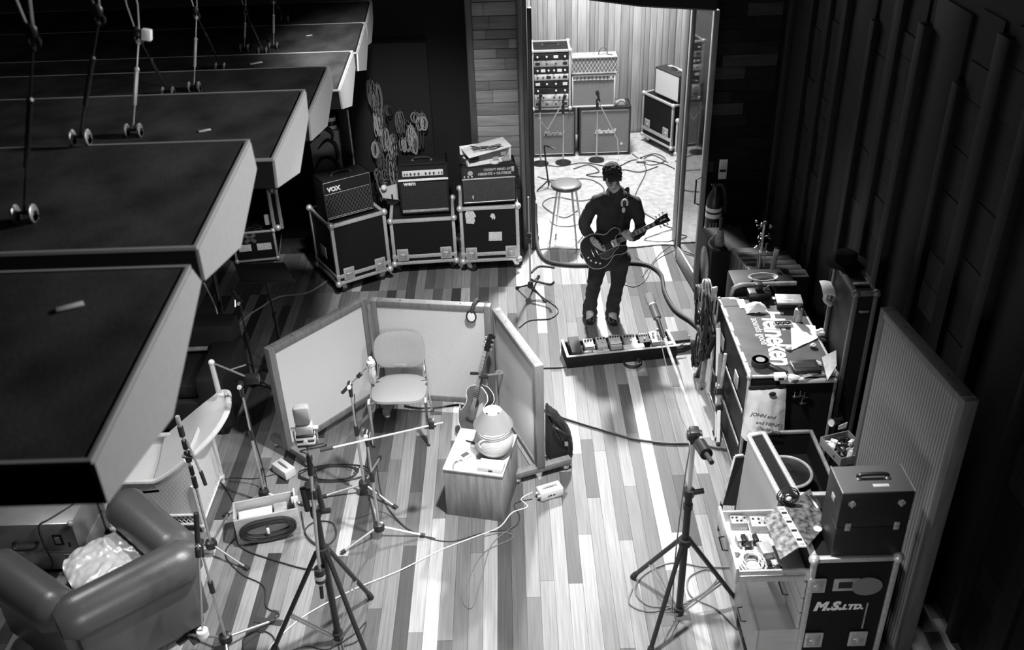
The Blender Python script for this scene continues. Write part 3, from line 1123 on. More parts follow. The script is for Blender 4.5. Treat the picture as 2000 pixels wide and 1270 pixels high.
for i in range(5):
    cc = wl_o @ V((w * (.35 + .1 * i), .12 + .05 * (i % 3), .03 + h * .82))
    tag(B(False).tube(spline([cc + V((.06 * math.cos(k * 1.3), .05 * math.sin(k * 1.3), .012 * (k % 3))) for k in range(7)], 5), .005, 6).build('coiled_lead', CABLE), ('leftmost', 'second', 'third', 'fourth', 'rightmost')[i] + ' black lead of the five coiled in the open trunk', 'cable', 'leads in the open trunk')
# its lid, open on the right-hand hinge and standing upright
lh = onpx(546, 371, wl_o @ V((w, 0, .03 + h))).z - .03 - h
lid = B(False).box(w + .004, w + .105, .0, d, .035 + h, .03 + h + lh, .004).build('lid', CASEBLACK, t, label='open trunk lid with twin aluminium rims')
for dx in (.0, .085):
    e = B(False)
    e.box(w + dx - .008, w + dx + .03, -.012, .02, .03 + h, .03 + h + lh, .004)
    e.box(w + dx - .008, w + dx + .03, .02, d, .015 + h + lh, .035 + h + lh, .004)
    e.build('rim', ALU, lid)
for z in (.045 + h, .02 + h + lh):
    B(False).ball((w + .05, .0, z), .04, 12).build('ball_corner', ALU, lid)
B(False).box(w - .1, w - .01, .1, .13, .04 + h, .17 + h, .01).build('hinge_plate', PALEMETAL, t)
# low dark box with a pale sign behind
q0, q1 = at(574, 402, .3), at(614, 400, .3)
t = thing('low_case', 'low black case with a pale strip label behind the open trunk', 'case', (q0.x, q0.y, 0))
B().box(q0.x - .15, q1.x, q0.y, q0.y + .5, 0, .42, .006).build('panels', CASEBLACK, t)
B().box(q0.x - .05, q1.x - .01, q0.y - .004, q0.y, .24, .36).build('label_frame', OLDMETAL, t, smooth=0)
B().box(q0.x - .03, q0.x + .13, q0.y - .006, q0.y - .004, .265, .335).build('label', CASEBLACK, t, smooth=0)

# ================================================================ SCREENS (gobos)
Z0, Z1 = 0.09, 1.09


def gobo(pa, pb, za, label, grp, z0=Z0, z1=Z1, fab=FABRIC, fr=FRAMEWOOD, fw=0.055, th=0.07, foot=((0.05, 1),), ends=True):
    a, b_ = at(*pa, za), at(*pb, za)
    d = b_ - a
    w = d.length
    t = thing('acoustic_screen', label, 'screen', (a.x, a.y, 0), math.atan2(d.y, d.x), grp)
    for x in (0, w - fw):
        B(False).box(x, x + fw, 0, th, z0, z1, 0.004).build('frame_post', fr, t)
    for z in (z0, z1 - fw):
        B(False).box(fw, w - fw, 0, th, z, z + fw, 0.004).build('frame_rail', fr, t)
    B(False).box(fw - .005, w - fw + .005, 0.012, th - .012, z0 + fw - .005, z1 - fw + .005).build('cloth_panel', fab, t, smooth=0)
    for i in range(2):
        B(False).cyl((w * (.25 + .5 * i), th * .5, z1 - .001), (w * (.25 + .5 * i), th * .5, z1 + .002), .006, n=8).build('screw', STEELDARK, t)
    for x, vis in foot:
        f = B(False).box(x - .03, x + .03, -.22, th + .2, .06, .115, .004).build('foot_bar', fr, t)
        for y in (-.18, th + .16):
            B(False).ball((x, y, .03), .029, 12).build('caster', SATIN, f)
            B(False).cyl((x, y, .05), (x, y, .075), .014, n=8).build('caster_stem', SATIN, f)
    return t, a, d.normalized(), w


GG = 'oatmeal acoustic screens around the chair'
g1, g1o, g1d, g1w = gobo((525, 685), (715, 583), Z1, 'left oatmeal cloth screen of the three standing round the chair', GG, foot=((0.05, 1),))
g2, g2o, g2d, g2w = gobo((721, 588), (957, 600), Z1, 'middle oatmeal cloth screen behind the padded chair', GG, foot=((0.1, 1), (0.86, 1)))
g3, g3o, g3d, g3w = gobo((960, 603), (1045, 717), Z1, 'right oatmeal cloth screen lit by the table lamp', GG, foot=())
f = B(False).box(g3w - .06, g3w, -.2, .3, .06, .115, .004).build('foot_bar', FRAMEWOOD, g3)
for y in (-.16, .26):
    B(False).ball((g3w - .03, y, .03), .029, 12).build('caster', SATIN, f)
    B(False).cyl((g3w - .03, y, .05), (g3w - .03, y, .075), .014, n=8).build('caster_stem', SATIN, f)
B(False).box(-.012, .002, .0, .05, .5, .58, .002).build('hinge', SATIN, g2)
B(False).box(-.012, .002, .0, .05, 1.0, 1.06, .002).build('hinge', SATIN, g2)

# strap and slipper hung over the middle screen
c = g2o + g2d * (g2w * .86)
c = V((c.x, c.y, Z1))
t = thing('headphone_strap', 'dark strap with a pale oval pad hung over the middle screen', 'strap', c, g2.rotation_euler.z)
B(False).tube(spline([(.03, .12, -.06), (.022, .085, .012), (.01, .02, .014), (.0, -.016, -.015), (-.008, -.02, -.05)], 6), .017, 8).build('strap', mat('dark_webbing', .03, .8), t)
B(False).lathe([(.0, 0), (.045, 0), (.052, .008), (.045, .018), (0, .02)], 20, M.Translation((-.012, -.016, -.085)) @ M.Diagonal((.7, 1, .95, 1)) @ M.Rotation(PI / 2, 4, 'X')).build('pad', WHITE, t)
B(False).tube([V((-.012, -.03, -.085)) + V((.04 * math.cos(a * PI / 8), 0, .052 * math.sin(a * PI / 8))) for a in range(16)], .007, 6, True).build('pad_rim', PLASTIC, t)

# ================================================================ CHAIR
fa, fb = at(734, 866), at(850, 863)
cx = (fa + fb) / 2 + V((-.03, -.02, 0))
rz = math.atan2(fb.y - fa.y, fb.x - fa.x)
t = thing('padded_chair', 'grey padded stacking chair with bright tube legs inside the screens', 'chair', (cx.x, cx.y, 0), rz)
SEAT = mat('chair_cloth', 0.3, .9, noise=(220, .15), bump=(300, .3))


def pad(pts_fn, nx, ny, th):
    return [[pts_fn(i / nx, j / ny) for i in range(nx + 1)] for j in range(ny + 1)]


def sqr(u, v, w, h, e=3.2):
    """superellipse disc point from square parameters"""
    a, b = 2 * u - 1, 2 * v - 1
    r = max(abs(a), abs(b))
    if r < 1e-6:
        return 0, 0, 0
    ang = math.atan2(b, a)
    c, s = math.cos(ang), math.sin(ang)
    k = (abs(c) ** e + abs(s) ** e) ** (-1 / e)
    return r * k * c * w / 2, r * k * s * h / 2, r


def cushion(W, H, th, T, dome=.02, curve=0.0, n=14):
    b = B(False)
    top, bot = [], []
    for j in range(n + 1):
        r1, r2 = [], []
        for i in range(n + 1):
            x, y, r = sqr(i / n, j / n, W, H)
            z = dome * (1 - r ** 4) + curve * (x / W * 2) ** 2
            r1.append(b._v(T @ V((x, y, th / 2 * (1 - r ** 6 * .5) + z))))
            r2.append(b._v(T @ V((x, y, -th / 2 * (1 - r ** 6 * .5) + curve * (x / W * 2) ** 2))))
        top.append(r1)
        bot.append(r2)
    for j in range(n):
        for i in range(n):
            b._f([top[j][i], top[j][i + 1], top[j + 1][i + 1], top[j + 1][i]])
            b._f([bot[j][i], bot[j + 1][i], bot[j + 1][i + 1], bot[j][i + 1]])
    for i in range(n):
        b._f([top[0][i], bot[0][i], bot[0][i + 1], top[0][i + 1]])
        b._f([top[n][i], top[n][i + 1], bot[n][i + 1], bot[n][i]])
        b._f([top[i][0], top[i + 1][0], bot[i + 1][0], bot[i][0]])
        b._f([top[i][n], bot[i][n], bot[i + 1][n], top[i + 1][n]])
    return b


cushion(.46, .44, .045, M.Translation((0, .2, .435)) @ M.Rotation(-.05, 4, 'X'), .012, -.02).build('seat', SEAT, t, smooth=60)
cushion(.43, .33, .035, M.Translation((0, .46, .665)) @ M.Rotation(PI / 2 - .22, 4, 'X'), .006, .035).build('backrest', SEAT, t, smooth=60)
for s in (-1, 1):
    B(False).tube(spline([(s * .235, -.0, .0), (s * .235, .02, .37), (s * .235, .06, .41), (s * .225, .32, .415), (s * .205, .4, .44), (s * .195, .45, .57), (s * .19, .485, .76)], 6), .011, 8).build('side_tube', CHROME, t)
    B(False).cyl((s * .225, .25, .44), (s * .23, .46, 0.0), .011, n=10).build('leg', CHROME, t)
    B(False).tube([(s * .235, -.03, .0), (s * .235, -.01, .44), (s * .235, .02, .46)], .011, 8).build('leg', CHROME, t)
    for y in (-.03, .46):
        B(False).cyl((s * .233, y, 0), (s * .233, y, .02), .014, n=10).build('foot_cap', RUBBER, t)
B(False).box(-.19, .19, .41, .43, .51, .545, .006, M.Identity(4)).build('back_bar', OLDMETAL, t)
B(False).cyl((-.23, .3, .435), (.23, .3, .435), .01, n=8).build('cross_tube', CHROME, t)

# ================================================================ CRATE, LAMP AND SMALL THINGS
o, rz, w = frame((873, 1005), (985, 1020), 0)
CH = 0.455
dep = (at(914, 840, CH) - at(868, 918, CH)).length
t = thing('wooden_crate', 'plain wooden box standing on end as a side table for the lamp', 'box', o, rz)
for nm, a in (('front_board', (0, w, 0, .018, 0, CH - .018)), ('back_board', (0, w, dep - .018, dep, 0, CH - .018)), ('side_board', (0, .018, .018, dep - .018, 0, CH - .018)), ('side_board', (w - .018, w, .018, dep - .018, 0, CH - .018))):
    B(False).box(*a, .002).build(nm, CRATEWOOD, t)
B(False).box(-.004, w + .004, -.004, dep + .004, CH - .018, CH, .004).build('top_board', CRATETOP, t)

lp = at(966, 893, CH)
lp.y += .06
t = thing('table_lamp', 'round ribbed pot lamp with a conical shade, lit, on the wooden box', 'lamp', (lp.x, lp.y, CH))
POT = mat('ribbed_pot', 0.5, 0.5, wave=(26, 'Z', 0.4))
R_ = .148
prof = [(.06, 0), (.085, .004)]
for i in range(1, 20):
    a = -PI / 2 + .62 + (PI - .9) * i / 20
    prof.append((R_ * math.cos(a), .128 + R_ * .93 * math.sin(a)))
prof += [(.04, .272), (.03, .28)]
B(False).lathe(prof, 40).build('pot', POT, t, smooth=60)
B(False).tube([V((-.075, -.118, .16)) + V((.035 * math.cos(a * PI / 8), .01, .035 * math.sin(a * PI / 8))) for a in range(16)], .008, 8, True).build('pot_ring', POT, t)
SHADE = mat('lamp_shade', 0.2, 0.8)
sh = B(False)
sh.lathe([(.147, .27), (.15, .27), (.068, .395), (.065, .395), (.147, .27)], 40, caps=False)
sh.build('lamp_shade', SHADE, t, smooth=50)
B(False).cyl((0, 0, .275), (0, 0, .325), .016, n=12).build('bulb_holder', PLASTIC, t)
BULB = mat('lit_bulb', .9, .5, emit=60.0)
B(False).ball((0, 0, .372), .034, 16, (1, 1, 1.1)).build('bulb', BULB, t)
ll = bpy.data.lights.new('bulb_light', 'POINT')
ll.energy = 28
ll.shadow_soft_size = .036
lo = bpy.data.objects.new('bulb_light', ll)
COL.objects.link(lo)
lo.parent = t
lo.location = (0, 0, .36)
B(False).tube(spline([(-.02, .12, .02), (-.05, .16, .006), (-.09, .18, .006), (-.13, .16, .006)], 6), .004, 6).build('flex', CABLE, t)

p = at(908, 893, CH)
t = thing('tuner', 'small handheld tuner with a dark screen lying on the wooden box', 'tuner', p, .75)
B(False).box(-.05, .05, -.03, .03, 0, .022, .008).build('body', PALEMETAL, t)
B(False).box(-.03, .035, -.02, .02, .022, .0235).build('screen', PLASTIC, t, smooth=0)
B(False).cyl((-.05, 0, .011), (-.085, 0, .011), .011, n=10).build('plug', SATIN, t)
B(False).tube(spline([(-.085, 0, .011), (-.12, -.01, .008), (-.15, -.04, .006)], 5), .005, 6).build('lead', CABLEGREY, t)
p = at(960, 920, CH)
t = thing('white_box', 'small white box lying at the front corner of the wooden box', 'box', p, rz)
B(False).box(-.1, .085, -.02, .085, 0, .04, .004).build('body', WHITE, t)
B(False).box(-.02, .01, -.0215, -.018, .005, .02).build('socket', PLASTIC, t, smooth=0)
B(False).box(-.1, .085, -.0205, -.0195, .028, .03).build('lid_seam', OLDMETAL, t, smooth=0)
for (q, s, n) in (((898, 872), .018, 'pale coin lying left on the wooden box top'), ((925, 872), .02, 'pale coin lying by the lamp on the wooden box')):
    tag(B(False).lathe([(s, 0), (s, .003)], 16, M.Translation(at(*q, CH))).build('coin', PALEMETAL), n, 'coin')
p = at(921, 865, CH)
t = thing('marker_pen', 'dark pen lying by the lamp on the wooden box', 'pen', p, -.5)
B(False).cyl((-.05, 0, .006), (.05, 0, .006), .006, n=8).build('barrel', PLASTIC, t)
B(False).cyl((.035, 0, .006), (.055, 0, .006), .007, n=8).build('cap', STEELDARK, t)


def psu(label, p, rz, words, L=.19, W=.1, H=.085):
    t = thing('power_unit', label, 'power supply', p, rz, 'microphone power units on the floor')
    B(False).box(-L / 2, L / 2, -W / 2, W / 2, .006, H, .004).build('body', PALEMETAL, t)
    o = B(False).tube(spline([(-L * .3, 0, H), (-L * .28, 0, H + .012), (0, 0, H + .014), (L * .28, 0, H + .012), (L * .3, 0, H)], 4), .007, 6).build('handle', OLDMETAL, t)
    for y in (-.022, .022):
        B(False).cyl((-L / 2, y, H * .5), (-L / 2 - .018, y, H * .5), .014, n=12).build('connector', SATIN, t)
    for x in (-L * .4, L * .4):
        for y in (-W * .35, W * .35):
            B(False).cyl((x, y, 0), (x, y, .008), .008, n=8).build('foot', RUBBER, t)
    if words:
        text('lettering', words, .026, PLASTIC, t, axes((-L * .22, -W / 2 - .0005, H * .42), (1, 0, 0), (0, 0, 1), (0, -1, 0)), bold=.0008, world=False)
        B(False).box(-L * .3, L * .36, -W / 2 - .001, -W / 2, H * .25, H * .3).build('rule_line', OLDMETAL, t, smooth=0)
    return t


psu('pale metal power unit at the foot of the right screen, lettered on its side', at(1074, 968), .38, 'AM 6c')
psu('pale metal power unit by the foot of the left screen', at(556, 925), -.75, None)

# ================================================================ GIG BAG behind the right screen
t = thing('gig_bag', 'black padded guitar bag lying behind the right screen', 'bag', at(1090, 912) + V((0, .1, 0)))
yb = at(1090, 912).y + .07
pl = [(1066, 803), (1074, 807), (1090, 824), (1108, 842), (1119, 866), (1120, 890), (1113, 912), (1085, 915), (1066, 914)]
P = [atY(x, y, yb) for x, y in pl]
b = B()
b.prism([(q.x, max(q.z, .012)) for q in P], -yb - .15, -yb, M.Rotation(PI / 2, 4, 'X'))
bmesh.ops.bevel(b.bm, geom=b.bm.edges[:], offset=.03, segments=3, affect='EDGES')
BAG = mat('black_nylon', 0.014, 0.5, bump=(60, .4))
b.build('body', BAG, t, smooth=70)
c = V((sum(q.x for q in P) / len(P), yb - .006, sum(q.z for q in P) / len(P)))
for k, s in (('zip', .9), ('pocket_seam', .62)):
    B().tube([c + (V((q.x, yb - .006, q.z)) - c) * s for q in P], .006, 6, True).build(k, STEELDARK if k == 'zip' else CABLE, t)
q = atY(1092, 838, yb - .02)
B().tube(spline([q + V((-.05, 0, .03)), q + V((-.01, -.035, .02)), q + V((.05, -.03, -.03)), q + V((.08, 0, -.06))], 5), .011, 8).build('grip', BAG, t)
q = atY(1106, 866, yb - .004)
B().box(-.015, .015, -.012, 0, -.025, .025, .004, M.Translation(q)).build('buckle', SATIN, t)

# ================================================================ ARCHTOP GUITAR ON STAND
def guitar_outline(L, lower, waist, upper, n=12):
    """half outline from tail (x=0) to heel (x=L); mirrored"""
    pts = [(0, 0), (.01, lower * .35), (.05, lower * .72), (.13, lower * .96), (.24 * 1, lower), (L * .5 * .8, lower * .86), (L * .56, waist), (L * .68, upper * .82), (L * .8, upper), (L * .92, upper * .8), (L, upper * .3)]
    return [(p.x, p.y) for p in spline([V((x, y, 0)) for x, y in pts], 4)]


def acoustic(T, t):
    half = guitar_outline(.49, .2, .125, .15)
    poly = half + [(x, -y) for x, y in reversed(half[1:])]
    b = B(); b.T = T
    b.prism(poly, -.085, 0)
    b.build('body', mat('dark_rosewood', .03, .2), t, smooth=50)
    b = B(); b.T = T
    b.prism([(x * .985 + .004, y * .97) for x, y in poly], 0, .003)
    b.build('soundboard', SPRUCE, t, smooth=0)
    for z in (.0, -.085):
        b = B(); b.T = T
        b.tube([(x, y, z) for x, y in poly], .0045, 6, True)
        b.build('binding', BINDING, t)
    b = B(); b.T = T
    b.lathe([(.05, .003), (.05, .0045)], 20, M.Translation((.33, 0, 0)))
    b.build('sound_hole', PLASTIC, t)
    b = B(); b.T = T
    b.prism([(.2, -.05), (.33, -.06), (.36, -.1), (.24, -.14), (.19, -.1)], .003, .006)
    b.build('pickguard', mat('pale_pickguard', .35, .3), t)
    b = B(); b.T = T
    b.box(.14, .165, -.07, .07, .003, .016, .003)
    b.build('bridge', FRETBOARD, t)
    b = B(); b.T = T
    b.box(.38, .84, -.026, .026, -.006, .016, .006)
    nk = b.build('neck', mat('neck_wood', .06, .3), t)
    b = B(); b.T = T
    b.box(.38, .835, -.025, .025, .016, .021)
    b.build('fretboard', FRETBOARD, nk, smooth=0)
    b = B(); b.T = T
    for i in range(16):
        x = .8 - .42 * (1 - .944 ** i) / (1 - .944 ** 16)
        b.box(x - .001, x + .001, -.024, .024, .021, .0225)
    b.build('frets', SATIN, nk, smooth=0)
    b = B(); b.T = T @ M.Translation((.84, 0, .01)) @ M.Rotation(.22, 4, 'Y')
    b.prism([(0, -.026), (.03, -.036), (.16, -.04), (.17, 0), (.16, .04), (.03, .036), (0, .026)], -.012, .004)
    hd = b.build('headstock', LACQUER, t)
    for i in range(3):
        for s in (-1, 1):
            b = B(); b.T = T @ M.Translation((.87 + .045 * i, s * .05, 0.0))
            b.box(-.01, .01, -.014, .014, -.006, .006, .004)
            b.build('tuning_peg', SATIN, hd)
    b = B(); b.T = T
    for k in range(6):
        y = -.02 + .008 * k
        b.cyl((.15, y * 1.2, .018), (.84, y * .8, .024), .0007, n=4)
    b.build('strings', SATIN, t)


a = at(915, 853, .16)
a.y += .02
hd_ = atY(958, 652, a.y + .32)
xa = (hd_ - a).normalized()
nz = V((-.72, -.66, .2))
nz = (nz - xa * nz.dot(xa)).normalized()
ya = nz.cross(xa)
t = thing('archtop_guitar', 'dark hollow-body guitar leaning upright on its stand behind the lamp', 'guitar', (a.x, a.y, 0))
sc = (hd_ - a).length / 1.01
acoustic(axes(a, xa * sc, ya * sc, nz * sc), t)
t = thing('guitar_stand', 'tubular guitar stand with black rubber neck yoke behind the lamp', 'guitar stand', (a.x + .1, a.y + .2, 0))
yk = a + xa * (.60 * sc)
bb = V((a.x + .12, a.y + .3, 0))
B().tube(spline([yk - nz * .05, yk - nz * .16 + V((.06, .02, 0)), bb + V((.12, 0, .55)), bb + V((.13, .0, .02))], 6), .009, 8).build('upright', SATIN, t)
B().tube([yk - nz * .05, yk + ya * .05 - nz * .02, yk + ya * .055 + nz * .07], .013, 8).build('yoke_arm', RUBBER, t)
B().tube([yk - nz * .05, yk - ya * .05 - nz * .02, yk - ya * .055 + nz * .07], .013, 8).build('yoke_arm', RUBBER, t)
for s in (-1, 1):
    q = a + ya * (.11 * s) - nz * .04
    B().tube(spline([bb + V((.13, 0, .1)), V((q.x, q.y, .1)), q + V((0, 0, -.03)) + nz * .1], 5), .009, 8).build('cradle_arm', SATIN, t)
    B().cyl(V((q.x, q.y, .1)), V((q.x - .06 + .1 * s, q.y - .1, .008)), .009, n=8).build('leg', SATIN, t)
q = at(899, 855, .05)
B().ball(q, .035, 12, (.8, .8, 1.5)).build('rubber_end', PALEMETAL, t)

# ================================================================ MUSIC STAND
zdk = 1.12
c0, c1, c2, c3 = at(458, 517, zdk + .08), at(555, 513, zdk + .08), at(576, 549, zdk), at(470, 551, zdk)
mid = (c0 + c1 + c2 + c3) / 4
bs = V((mid.x + .02, mid.y + .03, 0))
t = thing('music_stand', 'black music stand with a solid desk, left of the screens', 'music stand', bs)
b = B()
b.sheet([[c0, c1], [c3, c2]], .004)
b.build('desk', STEELDARK, t, smooth=0)
B().bar(c3, c2, .03, .012).build('ledge', STEELDARK, t)
B().cyl(bs + V((0, 0, .06)), bs + V((0, 0, .7)), .016, n=10).build('pole', STEELDARK, t)
B().cyl(bs + V((0, 0, .7)), mid + V((0, 0, -.01)), .01, n=10).build('inner_pole', STEELDARK, t)
B().cyl(bs + V((0, 0, .67)), bs + V((0, 0, .73)), .022, n=10).build('collar', STEELDARK, t)
for k in range(3):
    an = .5 + k * 2.094
    B().tube([bs + V((0, 0, .16)), bs + V((.15 * math.cos(an), .15 * math.sin(an), .07)), bs + V((.3 * math.cos(an), .3 * math.sin(an), .01))], .009, 8).build('leg', STEELDARK, t)


# ================================================================ MICROPHONE STANDS
def mic_stand(label, hub, legs, top, m=SATIN, lm=SATIN, hr=.042, group='silver tripod microphone stands', zh=.11, collars=()):
    h = at(hub[0], hub[1], zh)
    base = V((h.x, h.y, 0))
    t = thing('microphone_stand', label, 'microphone stand', base, 0, group)
    b = B()
    b.lathe([(.02, -.04), (hr, -.03), (hr * 1.05, .0), (hr * .9, .025), (.018, .035)], 14, M.Translation(h))
    b.build('hub', PLASTIC, t)
    for q in legs:
        e = at(q[0], q[1], .012) if len(q) == 2 else V(q)
        d = (e - h).normalized()
        s = h + d * .03
        B().cyl(s, e, .009, n=8).build('leg', lm, t)
        B().cyl(e - d * .025, e + d * .012, .016, n=8).build('foot_cap', RUBBER, t)
    tp = onpx(0, top, base)
    zm = h.z + (tp.z - h.z) * .55
    B().cyl(h, V((h.x, h.y, zm)), .0105, n=10).build('pole', m, t)
    B().cyl(V((h.x, h.y, zm)), tp, .0075, n=10).build('inner_pole', m, t)
    B().cyl(V((h.x, h.y, zm - .04)), V((h.x, h.y, zm + .05)), .0175, n=10).build('collar', PLASTIC, t)
    return t, base, tp


def clutch(t, tp, ax=V((0, 1, 0))):
    b = B()
    b.cyl(tp - ax * .025, tp + ax * .025, .022, n=14)
    b.cyl(tp + V((0, 0, -.03)), tp + V((0, 0, -.105)), .017, .014, n=10)
    b.build('clutch', PLASTIC, t)
    B().cyl(tp - ax * .025, tp - ax * .04, .016, n=12).build('clutch_cap', WHITE, t)


# S2: stand with the long horizontal boom before the chair
t, base, tp = mic_stand('silver microphone stand with long level boom in front of the chair', (740, 1028), [(669, 1079), (827, 1046), (724, 972)], 848)
clutch(t, tp)
a, c = at(625, 880, tp.z), at(865, 826, tp.z)
B().cyl(a, c, .007, n=8).build('boom', SATIN, t)
d = (c - a).normalized()
B().cyl(a, a + d * .09, .012, n=10).build('grip', RUBBER, t)
k = at(843, 829, tp.z)
b = B()
b.box(-.02, .02, -.025, .025, -.03, .04, .006, M.Translation(k))
b.cyl(k + V((-.05, 0, -.03)), k + V((.03, 0, -.012)), .009, n=8)
b.build('clip', PLASTIC, t)
# S1: shorter stand holding a bottle
t, base, tp = mic_stand('silver microphone stand by the left side of the chair, short boom holding a bottle', (711, 945), [(632, 970), (773, 991), (742, 894)], 752)
clutch(t, tp)
a, c = at(668, 768, tp.z - .06), at(716, 719, tp.z + .13)
B().cyl(a, c, .007, n=8).build('boom', SATIN, t)
d = (c - a).normalized()
B().cyl(a, a + d * .08, .013, n=10).build('grip', RUBBER, t)
B().cyl(c - d * .1, c - d * .06, .016, n=10).build('clip', PLASTIC, t)
bt = V((c.x + .035, c.y, 0))
z1 = onpx(0, 697, bt).z
z0 = onpx(0, 748, bt).z
H = z1 - z0
ring_z = z0 + H * .72
B().tube([V((bt.x + .032 * math.cos(i * PI / 8), bt.y + .032 * math.sin(i * PI / 8), ring_z)) for i in range(16)], .004, 6, True).build('holder_ring', SATIN, t)
CLEAR = mat('clear_plastic', .75, .12, trans=.75)
t2 = thing('plastic_bottle', 'clear plastic bottle with pale cap held at the microphone stand boom', 'bottle', (bt.x, bt.y, z0))
B(False).lathe([(.012, 0), (.024, .01), (.026, H * .28), (.029, H * .3), (.03, H * .45), (.027, H * .47), (.029, H * .6), (.029, H * .7), (.022, H * .76), (.013, H * .82)], 18).build('bottle_body', CLEAR, t2, smooth=50)
B(False).lathe([(.026, H * .78), (.03, H * .8), (.026, H * .85), (.012, H * .87)], 18).build('collar', WHITE, t2, smooth=50)
B(False).ball((0, 0, H * .93), .017, 12).build('cap', WHITE, t2)
# S3
t, base, tp = mic_stand('silver microphone stand beside the wicker chair, behind the box of cable', (515, 962), [(440, 1006), (592, 985), (513, 918)], 752)
clutch(t, tp)
a, c = at(413, 708, tp.z + .10), at(496, 742, tp.z)
B().cyl(a, c, .007, n=8).build('boom', SATIN, t)
B().box(-.05, .05, -.03, .03, -.035, .035, .01, M.Translation(c + V((-.01, 0, .01)))).build('clip', PLASTIC, t)
B().cyl(a + V((.25, .0, -.03)), a + V((.14, -.03, -.05)), .006, n=6).build('thumb_screw', SATIN, t)
e = atY(427, 765, a.y)
t2 = thing('tube_microphone', 'pale tube microphone hanging from a boom end above the wicker chair', 'microphone', a)
B().cyl(a + V((0, -.0, -.01)), e, .02, n=14).build('body', PALEMETAL, t2)
B().ball(a + V((0, 0, .0)), .024, 12).build('head', WHITE, t2)
# S6: thin tall stand further back with mic at top
t, base, tp = mic_stand('tall thin black microphone stand left of the left screen', (498, 738), [(527, 700), (530, 757), (472, 752)], 590, STEELDARK, STEELDARK, .05, 'black microphone stands')
clutch(t, tp)
t2 = thing('pencil_microphone', 'slim black microphone on top of the tall thin stand left of the screens', 'microphone', tp)
e = V((tp.x - .04, tp.y, onpx(0, 566, base).z))
B().cyl(tp + V((0, 0, .02)), e, .012, .016, n=12).build('body', PLASTIC, t2)
B().cyl(tp + V((-.03, -.01, .03)), tp + V((-.035, -.03, -.03)), .01, n=10).build('clip_screw', CHROME, t2)
# S4: leaning boom stand beside wicker chair front
t, base, tp = mic_stand('taped silver microphone stand in front of the wicker chair, no microphone', (412, 1062), [(483, 1110), (446, 1003), (330, 1075)], 838)
for za, zb2, r in ((.02, -.06, .02), (-.10, -.17, .018), (-.2, -.28, .022), (-.33, -.40, .016)):
    B().cyl(tp + V((0, 0, za)), tp + V((0, 0, zb2)), r, n=10).build('tape_band', PLASTIC, t)
B().box(-.013, .013, -.012, .012, .02, .11, .004, M.Translation(tp)).build('pale_end', CRATETOP, t, label='pale wooden end piece')
B().cyl(tp + V((-.03, -.02, -.22)), tp + V((.05, .0, -.25)), .012, n=10).build('knob', PLASTIC, t)
B().cyl(tp + V((.03, -.02, -.1)), tp + V((.075, -.02, -.42)), .008, n=8).build('boom', SATIN, t)
B().cyl(tp + V((.07, -.02, -.36)), tp + V((.08, -.02, -.48)), .014, n=8).build('grip', RUBBER, t)
# S5
t, base, tp = mic_stand('silver microphone stand nearest the armchair with its boom folded down, bottom left', (440, 1246), [(364, 1240), (532, 1213), (446, 1300)], 1062)
clutch(t, tp)
a, c = atY(383, 1003, tp.y - .04), atY(396, 1236, tp.y - .1)
B().cyl(a, c, .0075, n=8).build('boom', SATIN, t)
d = (c - a).normalized()
B().cyl(a, a + d * .22, .016, n=10).build('grip', RUBBER, t)
B().cyl(a + d * .27, a + d * .33, .02, n=10).build('clip', PLASTIC, t)
tag(B().lathe([(.012, -.045), (.036, -.045), (.036, .0), (.012, .0)], 18, M.Translation(c + V((0, 0, .02)))).build('tape_roll', WHITE), 'white tape roll hung on the end of the folded boom, bottom left', 'tape roll')
for q, an, n in (((372, 1240), .9, 'black tape cross on the floor at the armchair corner'), ((524, 1214), -.2, 'black tape cross holding a stand foot, bottom left')):
    b = B()
    for dx, aa in ((0, an), (.02, an + 1.4)):
        b.box(-.1, .1, -.024, .024, .0, .003, 0, M.Translation(at(*q, 0.001 + dx * .1)) @ M.Rotation(aa, 4, 'Z'))
    tag(b.build('floor_tape', RUBBER, smooth=0), n, 'tape')


def heavy_stand(label, foot, legs, collar, top_thick, top, group='heavy black studio boom stands'):
    base = at(*foot, 0.0)
    t = thing('boom_stand', label, 'microphone stand', base, 0, group)
    P = lambda y: onpx(0, y, base)
    zc = P(collar).z
    B().cyl(base + V((0, 0, .03)), P(top_thick), .023, n=14).build('column', STEELDARK, t)
    B().cyl(P(top_thick), P(top), .014, n=12).build('inner_column', SATIN, t)
    for z, r, h in ((zc, .04, .05), (P(top_thick).z, .034, .05), (zc + .3, .03, .04)):
        B().cyl(V((base.x, base.y, z - h / 2)), V((base.x, base.y, z + h / 2)), r, n=14).build('collar', STEELDARK, t)
    B().cyl(V((base.x + .03, base.y, P(top_thick).z)), V((base.x + .09, base.y, P(top_thick).z + .01)), .018, n=10).build('wing_knob', STEELDARK, t)
    for q in legs:
        e = at(q[0], q[1], .012)
        d = V((e.x - base.x, e.y - base.y, 0)).normalized()
        s = V((base.x, base.y, zc)) + d * .035
        B().cyl(s, e, .016, n=10).build('leg', STEELDARK, t)
        B().cyl(e + (s - e).normalized() * .05, e + V((0, 0, -.008)), .021, n=10).build('foot_cap', RUBBER, t)
        m_ = s + (e - s) * .62
        for sg in (-1, 1):
            w_ = d.cross(V((0, 0, 1))) * .012 * sg
            B().bar(V((base.x, base.y, .06)) + w_ + d * .03, m_ + w_, .004, .016).build('brace', SATIN, t)
    B().cyl(base + V((0, 0, .04)), base + V((0, 0, .1)), .035, n=12).build('lower_collar', STEELDARK, t)
    return t, base, P


